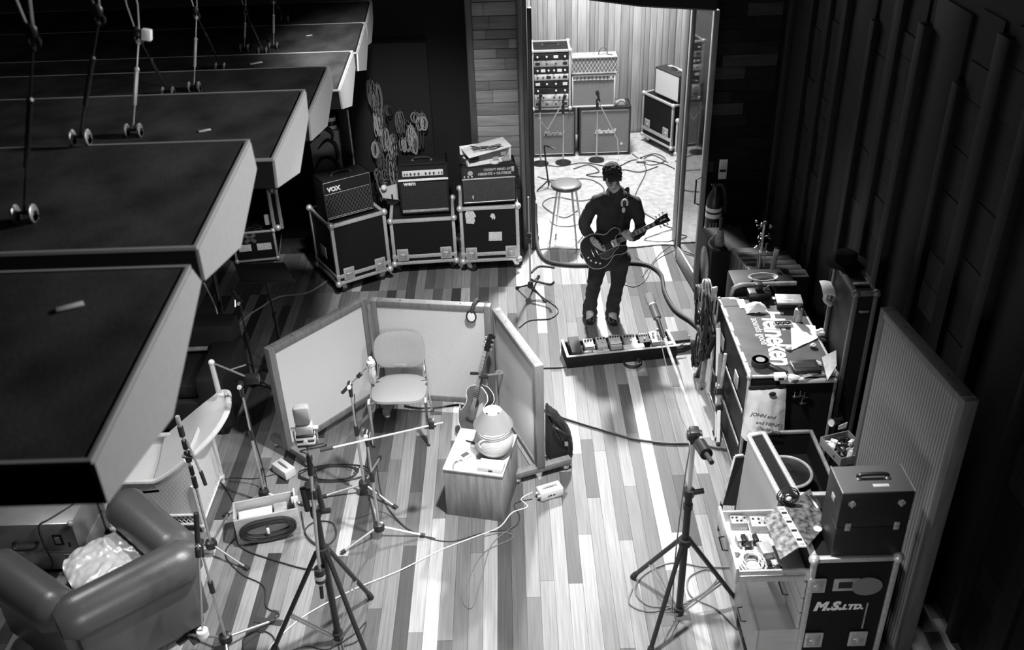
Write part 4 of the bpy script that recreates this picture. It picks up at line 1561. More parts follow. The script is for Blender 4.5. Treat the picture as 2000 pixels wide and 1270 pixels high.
t, base, P = heavy_stand('black heavy stand left of centre carrying the square ribbon microphone', (663, 1254), [(725, 1166), (533, 1272), (722, 1295)], 1075, 1000, 955)
tp = P(955)
off = V((-.02, -.05, 0))
a, c = atY(626, 1135, tp.y - .05), atY(603, 885, tp.y - .05)
B().cyl(a, c, .0105, n=10).build('boom', SATIN, t)
b = B()
b.box(-.04, .04, -.06, .03, -.04, .04, .01, M.Translation(tp))
b.cyl(tp + V((-.035, -.05, .05)), tp + V((-.03, -.05, -.12)), .02, n=12)
b.cyl(tp + V((.04, -.02, .03)), tp + V((.05, -.02, -.13)), .018, n=12)
b.build('boom_clamp', STEELDARK, t)
d = (c - a).normalized()
B().cyl(a, a + d * .11, .034, n=16).build('counterweight', STEELDARK, t)
B().cyl(a + d * .03, a + d * .06, .036, n=16).build('pale_band', OLDMETAL, t)
B().cyl(a - d * .05, a - d * .15, .012, n=10).build('tail_grip', RUBBER, t)
B().cyl(a - d * .06, a, .006, n=8).build('tail_rod', SATIN, t)
B().cyl(c - d * .16, c - d * .02, .017, n=12).build('sleeve', STEELDARK, t)
# ribbon microphone
mb = c
zt = atY(606, 792, mb.y).z
sc = (zt - mb.z)
t2 = thing('ribbon_microphone', 'square grey ribbon microphone with striped base on the heavy stand', 'microphone', mb, 0.1)
MGR = weave('mic_mesh', .24, 1600, .3, .6)
h0 = sc * .25
B(False).box(-.046, .046, -.03, .03, h0 + sc * .38, sc, .02).build('upper_grille', MGR, t2)
B(False).box(-.046, .046, -.031, .031, h0 + sc * .2, h0 + sc * .38, .006).build('lower_grille', OLDMETAL, t2)
for i, m_ in enumerate((PLASTIC, WHITE, PLASTIC, WHITE, PLASTIC)):
    B(False).box(-.05, .05, -.034, .034, h0 - sc * .05 + i * sc * .05, h0 - sc * .05 + (i + 1) * sc * .05, .003).build('stripe', m_, t2)
B(False).lathe([(.009, 0), (.013, .003), (.012, .004)], 14, M.Translation((0, -.036, h0 + sc * .075)) @ M.Rotation(PI / 2, 4, 'X')).build('emblem', WHITE, t2)
B(False).tube(spline([(-.062, 0, h0 + sc * .3), (-.064, 0, h0 + .02), (-.05, 0, h0 - .03), (0, 0, h0 - .04), (.05, 0, h0 - .03), (.064, 0, h0 + .02), (.062, 0, h0 + sc * .3)], 5), .005, 6).build('yoke', SATIN, t2)
for s in (-1, 1):
    B(False).cyl((s * .05, 0, h0 + sc * .28), (s * .075, 0, h0 + sc * .28), .011, n=10).build('knob', WHITE, t2)
B(False).cyl((0, 0, 0), (0, 0, h0 - .04), .008, n=10).build('stem', SATIN, t2)
B(False).tube(spline([(.02, -.01, h0 - .03), (.09, -.02, h0 - .01), (.1, -.02, h0 - .03), (-.04, -.02, h0 - .05), (0, -.02, h0 - .09), (.03, -.01, h0 - .3)], 6), .004, 6).build('lead', CABLE, t2)

t, base, P = heavy_stand('black heavy stand at right with a long boom reaching towards the guitarist', (1325, 1206), [(1236, 1126), (1268, 1278), (1446, 1182)], 1058, 962, 852)
tp = P(850)
far = atY(1284, 622, tp.y + 1.75)
tail = tp + (tp - far).normalized() * .22
tail = atY(1380, 888, tail.y)
d = (far - tp).normalized()
B().cyl(tail, far, .011, n=10).build('boom', OLDMETAL, t)
b = B()
b.cyl(tp + V((-.04, 0, 0)), tp + V((.045, 0, 0)), .03, n=14)
b.box(-.03, .03, -.035, .035, -.05, .045, .01, M.Translation(tp))
b.build('boom_clamp', STEELDARK, t)
d2 = (tail - tp).normalized()
B().cyl(tp + d2 * .1, tp + d2 * .22, .038, n=16).build('counterweight', STEELDARK, t)
B().cyl(tp + d2 * .22, tp + d2 * .31, .015, n=12).build('tail_grip', RUBBER, t)
B().tube(spline([far, far + (tp - far) * .3 + V((-.02, 0, -.05)), far + (tp - far) * .75 + V((-.03, 0, -.06)), tp + V((-.03, -.02, -.02)), tp + V((-.04, -.03, -.3)), base + V((-.06, -.03, .6)), base + V((-.05, -.03, .05))], 6), .004, 6).build('lead', CABLEGREY, t)
B().cyl(far - d * .38, far - d * .05, .017, n=10).build('sleeve', STEELDARK, t)
tip = atY(1266, 574, far.y + .2)
t2 = thing('condenser_microphone', 'large cylindrical microphone at the far end of the right stand boom', 'microphone', far)
dd = (tip - far).normalized()
ln = (tip - far).length
MB = mat('mic_body', .16, .4, .5)
B().cyl(far, far + dd * ln * .52, .032, n=18).build('body', MB, t2)
B().cyl(far + dd * ln * .52, far + dd * ln * .6, .026, n=18).build('neck_ring', WHITE, t2)
B().tube([far + dd * ln * .58, far + dd * ln * .66, far + dd * ln * .93, far + dd * ln], [.026, .036, .036, .022], 18).build('grille_head', MGR, t2)

# slim silver stand with guitar yoke by the doorway
t, base, tp = mic_stand('slim silver stand with a black guitar hook, right of the stickered flight case', (1036, 556), [(1010, 562), (1064, 588), (1052, 540)], 385, SATIN, STEELDARK, .03, None, .14)
k = onpx(0, 470, base)
B().tube(spline([V((base.x + .01, base.y, onpx(0, 545, base).z)), V((base.x + .03, base.y - .02, .2)), V((base.x + .2, base.y - .12, .2)), V((base.x + .24, base.y - .18, .26))], 4), .013, 8).build('hook_arm', RUBBER, t)
B().tube(spline([V((base.x + .01, base.y, .28)), V((base.x + .1, base.y + .1, .3)), V((base.x + .26, base.y + .06, .3))], 4), .013, 8).build('hook_arm', RUBBER, t)
B().box(-.025, .02, -.02, .02, -.03, .03, .008, M.Translation(k)).build('clip', PLASTIC, t)

# ================================================================ BOX OF CABLE
o, rz, w = frame((467, 1066), (589, 1041), 0.0)
h = onpx(460, 1019, o).z
d = .2
t = thing('cable_box', 'pale wooden tool box with a divided top, cable coiled at its front', 'box', o, rz)
BOXW = mat('pale_box_wood', .33, .6, noise=(1, .2), stretch=(4, 30, 30))
for a in ((0, w, 0, .014, 0, h), (0, w, d - .014, d, 0, h + .015), (0, .014, .014, d - .014, 0, h + .01), (w - .014, w, .014, d - .014, 0, h + .05)):
    B(False).box(*a, .003).build('board', BOXW, t)
B(False).box(.014, w - .014, .014, d - .014, 0, .012).build('bottom_board', BOXW, t, smooth=0)
B(False).cyl((w - .03, d * .35, h + .03), (w + .02, d * .35, h + .03), .03, n=16).build('peg', BOXW, t)
B(False).box(.03, w * .6, .03, d - .03, .012, h * .75, .004).build('tray', PALEMETAL, t)
B(False).box(w * .63, w * .84, .03, d - .03, .012, h * .8, .004).build('label_block', OLDMETAL, t)
mtx = M.Translation(o) @ M.Rotation(rz, 4, 'Z')
b = B(False)
for i in range(16):
    k = i % 8
    rx, rzz = w * (.44 - .012 * k), h * (.40 - .026 * k)
    c = V((w * .5, -.012 - .012 * (i // 8) - rnd.uniform(0, .008), h * .5))
    b.tube([mtx @ (c + V((rx * math.copysign(abs(math.cos(a * PI / 12)) ** .7, math.cos(a * PI / 12)), rnd.uniform(-.004, .004), rzz * math.sin(a * PI / 12)))) for a in range(24)], .0075, 6, True)
t2 = tag(b.build('cable_coil', CABLE), 'black cable coiled flat against the front of the pale tool box', 'cable')
B(False).box(w * .5 - .012, w * .5 + .012, -.045, -.03, h * .4, h * .62, .004, mtx).build('tie', WHITE, t2) if False else None
b = B()
b.box(w * .5 - .01, w * .5 + .01, -.05, -.034, h * .4, h * .62, .004, mtx)
b.build('tie', WHITE, t2)

# ================================================================ THE GUITARIST
def baked(o):
    bpy.context.view_layer.update()
    dg = bpy.context.evaluated_depsgraph_get()
    me = bpy.data.meshes.new_from_object(o.evaluated_get(dg))
    old = o.data
    o.modifiers.clear()
    o.data = me
    bpy.data.meshes.remove(old)
    return o


def skinned(name, m, chains, parent, voxel=0.012, extra=None, root=None, smooth=2, sub=2):
    """one continuous surface: tapered limbs swelling round joints, fused with a voxel remesh"""
    bb = B()

    def rr(r):
        return r if isinstance(r, tuple) else (r, r)

    def oval(p, r, x, y, n=18):
        return [bb._v(p + x * (r[0] * math.cos(2 * PI * i / n)) + y * (r[1] * math.sin(2 * PI * i / n))) for i in range(n)]
    for ch in chains:
        for (p, r), (q, s) in zip(ch, ch[1:]):
            p, q, r, s = V(p), V(q), rr(r), rr(s)
            d = (q - p).normalized()
            x = V((1, 0, 0)) if abs(d.x) < .8 else V((0, 0, 1))
            x = (x - d * x.dot(d)).normalized()
            y = d.cross(x)
            ra, rb = min(r), min(s)
            prof = [(-.95, .31), (-.7, .71), (-.38, .92), (0, 1)]
            rings = [oval(p + d * (ra * a), (r[0] * k, r[1] * k), x, y) for a, k in prof]
            rings += [oval(q + d * (rb * -a), (s[0] * k, s[1] * k), x, y) for a, k in reversed(prof)]
            bb.skin(rings)
    if extra:
        extra(bb)
    o = bb.build(name, m, parent)
    r = o.modifiers.new('r', 'REMESH')
    r.mode = 'VOXEL'
    r.voxel_size = voxel
    sm = o.modifiers.new('m', 'SMOOTH')
    sm.iterations = smooth
    sm.factor = .5
    baked(o)
    o.data.materials.clear()
    o.data.materials.append(m)
    o.data.polygons.foreach_set('use_smooth', [True] * len(o.data.polygons))
    return o


FY = 8.27
fL, fR = at(1152, 634), at(1199, 636)          # picture left / right shoe tips
PY = FY + .12                                    # body plane
man = thing('person', 'man in dark shirt and jeans standing with head bowed, playing an electric guitar', 'person', (at(1176, 630).x, FY, 0))
hipc = atY(1192, 492, PY)
hipL, hipR = hipc + V((-.095, 0, -.03)), hipc + V((.095, 0, -.03))
ankL, ankR = V((fL.x + .015, fL.y + .17, .09)), V((fR.x + .0, fR.y + .17, .09))
kneL, kneR = hipL.lerp(ankL, .5) + V((-.012, -.03, 0)), hipR.lerp(ankR, .5) + V((.012, -.03, 0))
waist = hipc + V((.01, .0, .14))
chest = atY(1200, 415, PY + .02)
neckb = atY(1203, 377, PY + .03)
headc = atY(1196, 346, PY - .045)
shL, shR = atY(1163, 391, PY + .03), atY(1243, 394, PY + .03)
elL, elR = atY(1139, 440, PY + .05), atY(1252, 452, PY + .02)
GY = PY - .23                                    # guitar top plane
hdL = atY(1163, 476, GY + .0)                    # strumming hand
hdR = atY(1229, 464, GY + .02)                   # fretting hand
wrL = hdL + (elL - hdL).normalized() * .075
wrR = hdR + V((.02, .05, -.035))

# head: skull, jaw, nose, ears - bowed forward, looking at the strings
hT = M.Translation(headc) @ M.Rotation(.52, 4, 'X') @ M.Rotation(.12, 4, 'Z')


def head(b):
    b.ball((0, 0, 0), 1, 20, (.074, .095, .108), hT) if False else None
    def E(c, s, n=18):
        b.ball(hT @ V(c), 1.0, n, s, hT)
    E((0, .01, .03), (.075, .095, .085))
    E((0, -.02, -.03), (.066, .075, .085))
    E((0, -.045, -.085), (.042, .045, .04))
    E((0, -.088, -.022), (.014, .02, .024), 10)
    E((0, -.075, .012), (.052, .02, .014), 12)
    E((-.03, -.082, -.012), (.015, .01, .01), 8)
    E((.03, -.082, -.012), (.015, .01, .01), 8)
    E((0, -.083, -.068), (.024, .012, .008), 10)
    E((-.078, .012, -.02), (.01, .022, .034), 10)
    E((.078, .012, -.02), (.01, .022, .034), 10)


def hand(palm, fdir, side, curl, thumbdir, n=None, s=1.0):
    """chains of a hand: palm root, finger direction, sideways direction across the knuckles, curl direction"""
    f, sd, cu = V(fdir).normalized(), V(side).normalized(), V(curl).normalized()
    out = []
    for i, (ln, off) in enumerate(((.078, -.035), (.086, -.012), (.08, .012), (.063, .035))):
        k = palm + sd * off * s + f * .045 * s
        p1 = k + (f * .8 + cu * .45).normalized() * ln * .45 * s
        p2 = p1 + (f * .25 + cu * 1.0).normalized() * ln * .35 * s
        p3 = p2 + (f * -.35 + cu * .9).normalized() * ln * .3 * s
        out.append([(palm, (.03 * s, .018 * s)), (k, .0085 * s), (p1, .0078 * s), (p2, .0072 * s), (p3, .0062 * s)])
    td = V(thumbdir).normalized()
    q = palm + td * .035 * s
    out.append([(palm, (.03 * s, .018 * s)), (q, .013 * s), (q + (td * .5 + f * .8).normalized() * .035 * s, .0105 * s), (q + (td * .3 + f * 1.0 + cu * .2).normalized() * .062 * s, .008 * s)])
    return out


gx = (atY(1298, 427, PY - .16) - atY(1166, 489, GY)).normalized()
gn = V((.02, -.93, .36))
gn = (gn - gx * gn.dot(gx)).normalized()
gy = gn.cross(gx)
chains = [
    [(hipc, .11), (waist, .10), (chest, (.125, .08)), (neckb, .055), (neckb.lerp(headc, .45), .055), (headc, .05)],
    [(chest, (.09, .07)), (shL, .042), (elL, .045), (wrL, .03), (hdL, (.03, .018))],
    [(chest, (.09, .07)), (shR, .042), (elR, .045), (wrR, .03), (hdR, (.03, .018))],
    [(hipc, .11), (hipL, .078), (kneL, .058), (ankL, .042), (V((fL.x, fL.y + .04, .04)), .035)],
    [(hipc, .11), (hipR, .078), (kneR, .058), (ankR, .042), (V((fR.x, fR.y + .04, .04)), .035)],
]
chains += hand(hdL, (hdL - wrL) + gx * .02, -gy * .6 + gx * .5 if False else gy * -1.0, -gn * 1.0 + gx * .15, gy)
chains += hand(hdR, gy * 1.0 + gx * -.15, gx * -1.0, gn * -.0 + gn * .55 + gx * -.3, gx * -.6 + gy * .5)
skinned('body', SKIN, chains, man, .0045, head, smooth=1)

# clothes: shirt, jeans, shoes, hair
hem = hipc + V((.0, 0, -.04))
shirt = [
    [(hem, (.165, .125)), (waist, (.155, .115)), (chest + V((0, 0, -.02)), (.165, .11)), (neckb + V((0, .005, -.035)), (.09, .075)), (neckb + V((0, -.012, .02)), .066)],
    [(chest + V((0, 0, -.02)), (.12, .1)), (shL + V((.02, 0, -.01)), .068), (shL.lerp(elL, .5), .06), (elL, .055), (elL.lerp(wrL, .5), .048), (wrL + (elL - wrL).normalized() * .02, .043)],
    [(chest + V((0, 0, -.02)), (.12, .1)), (shR + V((-.02, 0, -.01)), .068), (shR.lerp(elR, .5), .06), (elR, .054), (elR.lerp(wrR, .6), .047), (wrR + (elR - wrR).normalized() * .03, .043)],
]
shirt += [[(neckb + V((0, .01, -.03)), .07), (shL + V((.02, 0, -.005)), .062)], [(neckb + V((0, .01, -.03)), .07), (shR + V((-.02, 0, -.005)), .062)]]
sh = skinned('shirt', SHIRT, shirt, man, .012, None, smooth=3)
import mathutils.noise as mn
for v in sh.data.vertices:
    p = v.co
    k = mn.noise(V((p.x * 9 + p.z * 5, p.y * 7, p.z * 11 - p.x * 4))) * .015 + mn.noise(V((p.x * 25, p.y * 25, p.z * 14 + p.x * 12))) * .007
    v.co += v.normal * k
collar = B()
for s in (-1, 1):
    q = neckb + V((s * .045, -.055, -.0))
    collar.sheet([[neckb + V((s * .07, .02, .05)), neckb + V((s * .058, -.045, .035)), neckb + V((s * .008, -.078, .005))], [neckb + V((s * .088, .02, .015)), neckb + V((s * .075, -.07, -.005)), neckb + V((s * .03, -.098, -.04))]], .006)
collar.build('collar', SHIRT, man)
jeans = [
    [(hipc + V((0, 0, .06)), (.15, .115)), (hipc + V((0, 0, -.06)), (.15, .115))],
    [(hipc + V((0, 0, -.06)), (.15, .115)), (hipL + V((-.01, 0, -.05)), .1), (hipL.lerp(kneL, .5), .088), (kneL, .074), (kneL.lerp(ankL, .55), .068), (ankL + V((0, 0, .04)), .071), (ankL + V((0, -.01, -.04)), .076)],
    [(hipc + V((0, 0, -.06)), (.15, .115)), (hipR + V((.01, 0, -.05)), .1), (hipR.lerp(kneR, .5), .088), (kneR, .074), (kneR.lerp(ankR, .55), .068), (ankR + V((0, 0, .04)), .071), (ankR + V((0, -.01, -.04)), .076)],
]
je = skinned('jeans', DENIM, jeans, man, .013, None, smooth=3)
for v in je.data.vertices:
    p = v.co
    k = mn.noise(V((p.x * 6, p.y * 6, p.z * 16))) * .009 * (1.6 if p.z < .45 else .7)
    v.co += v.normal * k
SHOEW = mat('shoe_white', .62, .5)
for f, yaw in ((fL, -.12), (fR, .1)):
    T = M.Translation((f.x, f.y, 0)) @ M.Rotation(yaw, 4, 'Z')
    b = B(); b.T = T
    pl = [(-.035, .0), (-.02, -.012), (.02, -.012), (.037, .0), (.046, .06), (.04, .15), (.036, .25), (0, .275), (-.036, .25), (-.04, .15), (-.046, .06)]
    b.prism(pl, 0, .022)
    so = b.build('shoe_sole', RUBBER, man)
    b = B(); b.T = T
    b.ball((0, .06, .03), 1, 16, (.043, .072, .045))
    b.ball((0, .15, .045), 1, 16, (.042, .09, .058))
    b.ball((0, .21, .05), 1, 16, (.038, .06, .065))
    so = b.build('shoe', PLASTIC, man)
    b = B(); b.T = T
    b.ball((0, .095, .07), 1, 14, (.036, .055, .026))
    b.build('shoe_tongue', SHOEW, so)
    b = B(); b.T = T
    for k in range(3):
        b.cyl((-.022, .075 + .022 * k, .085 + .003 * k), (.022, .075 + .022 * k, .085 + .003 * k), .004, n=6)
    b.build('laces', PLASTIC, so)
def mop(b):
    b.ball(hT @ V((0, .03, .048)), 1.0, 24, (.086, .098, .084), hT)
    b.ball(hT @ V((0, -.042, .078)), 1.0, 18, (.072, .052, .034), hT)
    b.ball(hT @ V((0, .075, -.02)), 1.0, 16, (.07, .04, .065), hT)
    for s in (-1, 1):
        b.ball(hT @ V((s * .072, .0, .012)), 1.0, 12, (.013, .036, .045), hT)
    for i in range(150):
        th, ph = rnd.uniform(0, 2 * PI), rnd.uniform(.0, 1.4)
        p = V((.084 * math.cos(th) * math.cos(ph), .028 + .096 * math.sin(th) * math.cos(ph), .05 + .082 * math.sin(ph)))
        d = V((p.x * .12 + rnd.uniform(-.01, .01), -.03 + rnd.uniform(-.01, .01), -.012))
        n = (p - V((0, .02, .03))).normalized()
        b.tube([hT @ p, hT @ (p + n * .005 + d * .5), hT @ (p + d - n * .001)], [.008, .007, .003], 6)
    for i in range(9):
        x = -.058 + .0145 * i
        b.tube([hT @ V((x * .8, -.05, .105)), hT @ V((x, -.087, .072)), hT @ V((x * 1.05, -.094, .045 + .008 * math.sin(i * 2.1)))], [.013, .011, .004], 6)


skinned('hair', HAIR, [], man, .0055, mop, smooth=1)
EYE_ = mat('eye_dark', .02, .3)
LIP = mat('lip', .2, .5)
for s in (-1, 1):
    B().ball(hT @ V((s * .03, -.089, -.008)), 1.0, 10, (.011, .006, .004), hT).build('eye', EYE_, man)
    B().tube([hT @ V((s * .048, -.080, .014)), hT @ V((s * .032, -.090, .020)), hT @ V((s * .014, -.092, .015))], [.003, .0045, .003], 6).build('eyebrow', HAIR, man)
B().tube([hT @ V((-.02, -.088, -.066)), hT @ V((0, -.094, -.064)), hT @ V((.02, -.088, -.066))], [.002, .004, .002], 6).build('lips', LIP, man)

# ---------------------------------------------------------------- his guitar: thin hollow-body, dark finish
G0 = atY(1171, 488, GY + .02)                    # centre of the lower bout
S = .83
gT = axes(G0, gx * S, gy * S, gn * S)
gt = thing('electric_guitar', 'dark double-cutaway hollow-body electric guitar held by the man', 'guitar', G0)
side = [(-.205, 0), (-.2, .09), (-.16, .165), (-.08, .203), (0, .2), (.07, .165), (.115, .135), (.16, .135), (.21, .155), (.265, .155), (.3, .12), (.295, .085), (.25, .068), (.225, .05), (.222, .026)]
sidei = [(p.x, p.y) for p in spline([V((x, y, 0)) for x, y in side], 4)]
poly = sidei + [(x, -y) for x, y in reversed(sidei[1:])]
b = B(); b.T = gT
b.prism(poly, -.045, 0)
b.build('body', LACQUER, gt, smooth=50)
for z in (.0, -.045):
    b = B(); b.T = gT
    b.tube([(x, y, z) for x, y in poly], .0034, 6, True)
    b.build('binding', BINDING, gt)
b = B(); b.T = gT
b.prism([(x * .97, y * .965) for x, y in poly], 0, .003)
b.build('top', LACQUER, gt, smooth=0)
b = B(); b.T = gT
pg = [(-.03, -.045), (.235, -.045), (.235, -.03), (.2, -.07), (.15, -.085), (.09, -.13), (.03, -.135), (-.02, -.1)]
b.prism(pg, .004, .012)
b.build('pickguard', PLASTIC, gt)
b = B(); b.T = gT
b.tube([(x, y, .011) for x, y in pg], .003, 6, True)
b.build('pickguard_edge', BINDING, gt)
for x, m_ in ((.05, SATIN), (.17, SATIN)):
    b = B(); b.T = gT
    b.box(x - .02, x + .02, -.037, .037, .003, .016, .003)
    b.build('pickup', m_, gt)
b = B(); b.T = gT
b.box(.16, .215, -.042, .038, .0125, .0145)
b.build('pickup_ring', BINDING, gt)
for x in (-.035, -.085):
    b = B(); b.T = gT
    b.box(x - .007, x + .007, -.048, .048, .003, .02, .003)
    b.build('bridge' if x > -.05 else 'tailpiece', CHROME, gt)
for (x, y) in ((-.1, -.115), (-.14, -.07), (-.06, -.145), (-.155, -.025)):
    b = B(); b.T = gT
    b.lathe([(.013, .003), (.013, .008), (.01, .018)], 12, M.Translation((x, y, 0)))
    b.build('knob', SATIN, gt)
for s in (1, -1):
    b = B(); b.T = gT
    b.tube(spline([(.07, s * .115, .004), (.05, s * .1, .004), (.0, s * .125, .004), (-.05, s * .15, .004), (-.065, s * .135, .004)], 5), .005, 6)
    b.build('f_hole', RUBBER, gt)
b = B(); b.T = gT
b.box(.2, .69, -.024, .024, -.022, .008, .007)
nk = b.build('neck', LACQUER, gt)
b = B(); b.T = gT
b.box(.215, .69, -.0245, .0245, .008, .014)
b.build('fretboard', FRETBOARD, nk, smooth=0)
b = B(); b.T = gT
b.box(.215, .69, -.027, -.0245, .004, .014)
b.box(.215, .69, .0245, .027, .004, .014)
b.build('neck_binding', BINDING, nk, smooth=0)
fx = [.69 - .6 * (1 - .944 ** i) for i in range(0, 22)]
for i in (1, 3, 5, 7, 9, 12, 15, 17):
    if i < 20:
        xm = (fx[i] + fx[i - 1]) / 2 if i > 0 else fx[0]
        b = B(); b.T = gT
        l = abs(fx[i] - fx[i - 1]) * .28
        b.box(xm - l, xm + l, -.018, .018, .014, .0152)
        b.build('inlay', BINDING, nk, smooth=0)
b = B(); b.T = gT
for x in fx:
    b.box(x - .0012, x + .0012, -.024, .024, .014, .0155)
b.build('frets', SATIN, nk, smooth=0)
b = B(); b.T = gT @ M.Translation((.69, 0, 0)) @ M.Rotation(.2, 4, 'Y')
b.prism([(0, -.025), (.035, -.036), (.15, -.05), (.185, -.045), (.172, 0), (.185, .045), (.15, .05), (.035, .036), (0, .025)], -.012, .006)
hs = b.build('headstock', PLASTIC, gt)
b = B(); b.T = gT @ M.Translation((.69, 0, 0)) @ M.Rotation(.2, 4, 'Y')
b.prism([(.06, -.012), (.1, -.006), (.15, -.014), (.13, .01), (.1, .006), (.07, .012)], .006, .0075)
b.build('emblem', BINDING, hs)
for i in range(3):
    for s in (-1, 1):
        b = B(); b.T = gT @ M.Translation((.735 + .043 * i, s * (.052 + .004 * i), 0)) @ M.Rotation(.0, 4, 'Y')
        b.ball((0, s * .012, -.01 * (i + 1) - .002), .011, 8, (1.1, 1.3, .6))
        b.cyl((0, -s * .015, -.01 * (i + 1)), (0, s * .01, -.01 * (i + 1)), .004, n=6)
        b.cyl((0, -s * .028, -.006), (0, -s * .028, .014), .005, n=8)
        b.build('tuning_peg', CHROME, hs)
b = B(); b.T = gT
for k in range(6):
    y = -.0195 + .0078 * k
    b.cyl((-.085, y * 1.25, .019), (.69, y * .85, .017), .0008, n=4)
b.build('strings', SATIN, gt)
# strap over his left shoulder, down to the upper horn and round the back to the tail
STRAPM = weave('strap_weave', .03, 400, .4)
horn = gT @ V((.26, .12, -.02))
tail = gT @ V((-.205, .0, -.02))
sp = spline([horn, chest + V((.03, -.15, -.1)), chest + V((.06, -.155, .06)), shR.lerp(neckb, .42) + V((0, -.07, .05)), shR.lerp(neckb, .42) + V((0, .02, .075)), chest + V((.02, .17, .02)), waist + V((-.12, .15, .02)), tail + V((-.01, .1, .02)), tail], 8)
b = B()
rows = []
for i, p in enumerate(sp):
    tg = (sp[min(i + 1, len(sp) - 1)] - sp[max(i - 1, 0)]).normalized()
    out = (p - V((chest.x, chest.y + .0, p.z)))
    out = (out - tg * out.dot(tg)).normalized()
    sd = tg.cross(out) * .026
    rows.append([p - sd, p + sd])
b.sheet(rows, .005)
so = b.build('strap', STRAPM, gt)
q = atY(1220, 396, (chest.y - .165))
b = B()
b.tube(spline([q + V((-.022, 0, -.035)), q + V((-.026, 0, .01)), q + V((0, -.004, .034)), q + V((.026, 0, .01)), q + V((.024, 0, -.03))], 5), .0095, 8)
b.ball(q + V((-.008, 0, -.075)), .018, 10, (1, .4, 1.6))
b.build('strap_badge', WHITE, so, label='white crescent and drop on the strap')

# ================================================================ PEDAL BOARD
A0, A1 = at(1118, 720, 0), at(1319, 699, 0)
rz = math.atan2(A1.y - A0.y, A1.x - A0.x)
w = (A1 - A0).length
o = A0 - V((.05, 0, 0))
w += .06
d = .31
t = thing('pedal_board', 'long black pedal board tray with pale rim in front of the man', 'pedal board', o, rz)
hb = .125
for a in ((0, w, 0, .022, 0, hb), (0, w, d - .022, d, 0, hb - .02), (0, .022, .022, d - .022, 0, hb), (w - .022, w, .022, d - .022, 0, hb)):
    B(False).box(*a, .003).build('side_board', CASEBLACK, t)
B(False).box(.022, w - .022, .022, d - .022, .0, .07).build('deck', CASEBLACK, t, smooth=0)
for a in ((-.003, w + .003, -.003, .022, hb, hb + .008), (-.003, .022, .022, d, hb, hb + .008), (w - .022, w + .003, .022, d, hb - .004, hb + .004)):
    B(False).box(*a, .002).build('rim', ALU, t)
pT = M.Translation(o) @ M.Rotation(rz, 4, 'Z')


def pedal(label, x, y, pw, pd, ph, m, kn=3, sw=True, tread=None, fsm=SATIN, name='effect_pedal'):
    p = pT @ V((x, y, .07))
    t = thing(name, label, 'effect pedal', p, rz, 'effect pedals on the pedal board')
    b = B(False)
    b.prism([(0, 0), (pd, 0), (pd, ph), (0, ph * .62)], 0, pw, axes((0, 0, 0), (0, 1, 0), (0, 0, 1), (1, 0, 0)))
    bmesh.ops.bevel(b.bm, geom=b.bm.edges[:], offset=.004, segments=2, affect='EDGES')
    b.build('housing', m, t)
    for i in range(kn):
        kx = pw * (i + .7) / (kn + .4)
        B(False).lathe([(.009, 0), (.009, .01), (.007, .014)], 10, M.Translation((kx, pd * .78, ph * .9))).build('knob', PLASTIC if m is not PLASTIC and m is not STEELDARK else WHITE, t)
    if sw:
        B(False).lathe([(.009, 0), (.009, .008), (.006, .012), (.006, .02)], 10, M.Translation((pw / 2, pd * .3, ph * .7))).build('foot_switch', fsm, t)
    if tread:
        B(False).box(.004, pw - .004, .006, pd * .5, ph * .80, ph * .86, .003).build('treadle', tread, t)
    B(False).box(pw, pw + .018, pd * .5, pd * .6, .02, .035, .003).build('jack', SATIN, t)
    return t


Ys = .14
GRM = mat('grey_pedal', .25, .4)
LGM = mat('pale_pedal', .5, .4)
# rocker pedal at left
p = pT @ V((.05, .035, .07))
t2 = thing('wah_pedal', 'black rocker pedal at the left end of the pedal board', 'effect pedal', p, rz, 'effect pedals on the pedal board')
B(False).box(0, .11, 0, .24, 0, .045, .008).build('base', STEELDARK, t2)
b = B(False)
b.prism([(0, .06), (.23, .09), (.23, .112), (0, .085)], 0, .1, axes((.005, 0, 0), (0, 1, 0), (0, 0, 1), (1, 0, 0)))
b.build('treadle', mat('rocker_rubber', .035, .7), t2)
specs = [(.20, .095, .14, .055, GRM, 3, 'grey three-knob pedal second from left on the pedal board', WHITE), (.325, .095, .14, .06, LGM, 3, 'pale pedal with dark knobs third from left on the pedal board', None),
         (.45, .11, .15, .06, LGM, 4, 'pale wide pedal in the middle left of the pedal board', WHITE), (.585, .13, .14, .055, GRM, 4, 'grey double-knob pedal at the middle of the pedal board', None),
         (.735, .1, .13, .065, STEELDARK, 4, 'black pedal with white knobs right of the middle of the pedal board', None), (.855, .15, .16, .05, LGM, 2, 'shiny silver pedal with upright valves on the pedal board', None)]
for (x, pw, pd, ph, m_, kn, lab, tr) in specs:
    pp_ = pedal(lab, x, .125, pw, pd, ph + .02, m_, kn, True, tr)
    if 'valves' in lab:
        for vx, vz in ((.03, .1), (.075, .13), (.12, .09)):
            B(False).cyl((vx, .1, ph), (vx, .1, vz), .013, n=10).build('valve', CHROME, pp_)
pedal('low black pedal with two ridges at the right end of the pedal board', 1.03, .12, .2, .14, .06, STEELDARK, 0, False, None)
for (x, y, a, b_, m_, lab) in ((.26, .04, .16, .035, LGM, 'flat pale strip tuner at the front of the pedal board'), (.56, .035, .2, .075, PALEMETAL, 'flat silver box at the front middle of the pedal board'), (.17, .04, .08, .04, GRM, 'small grey block at the front left of the pedal board'), (.98, .05, .08, .045, PALEMETAL, 'pale loose plug block at the front right of the pedal board')):
    p = pT @ V((x, y, .07))
    t2 = thing('pedal_accessory', lab, 'pedal accessory', p, rz)
    B(False).box(0, a, 0, b_, 0, .06, .004).build('housing', m_, t2)
    B(False).box(a * .15, a * .6, b_ * .2, b_ * .75, .06, .062).build('display', OLDMETAL, t2, smooth=0)
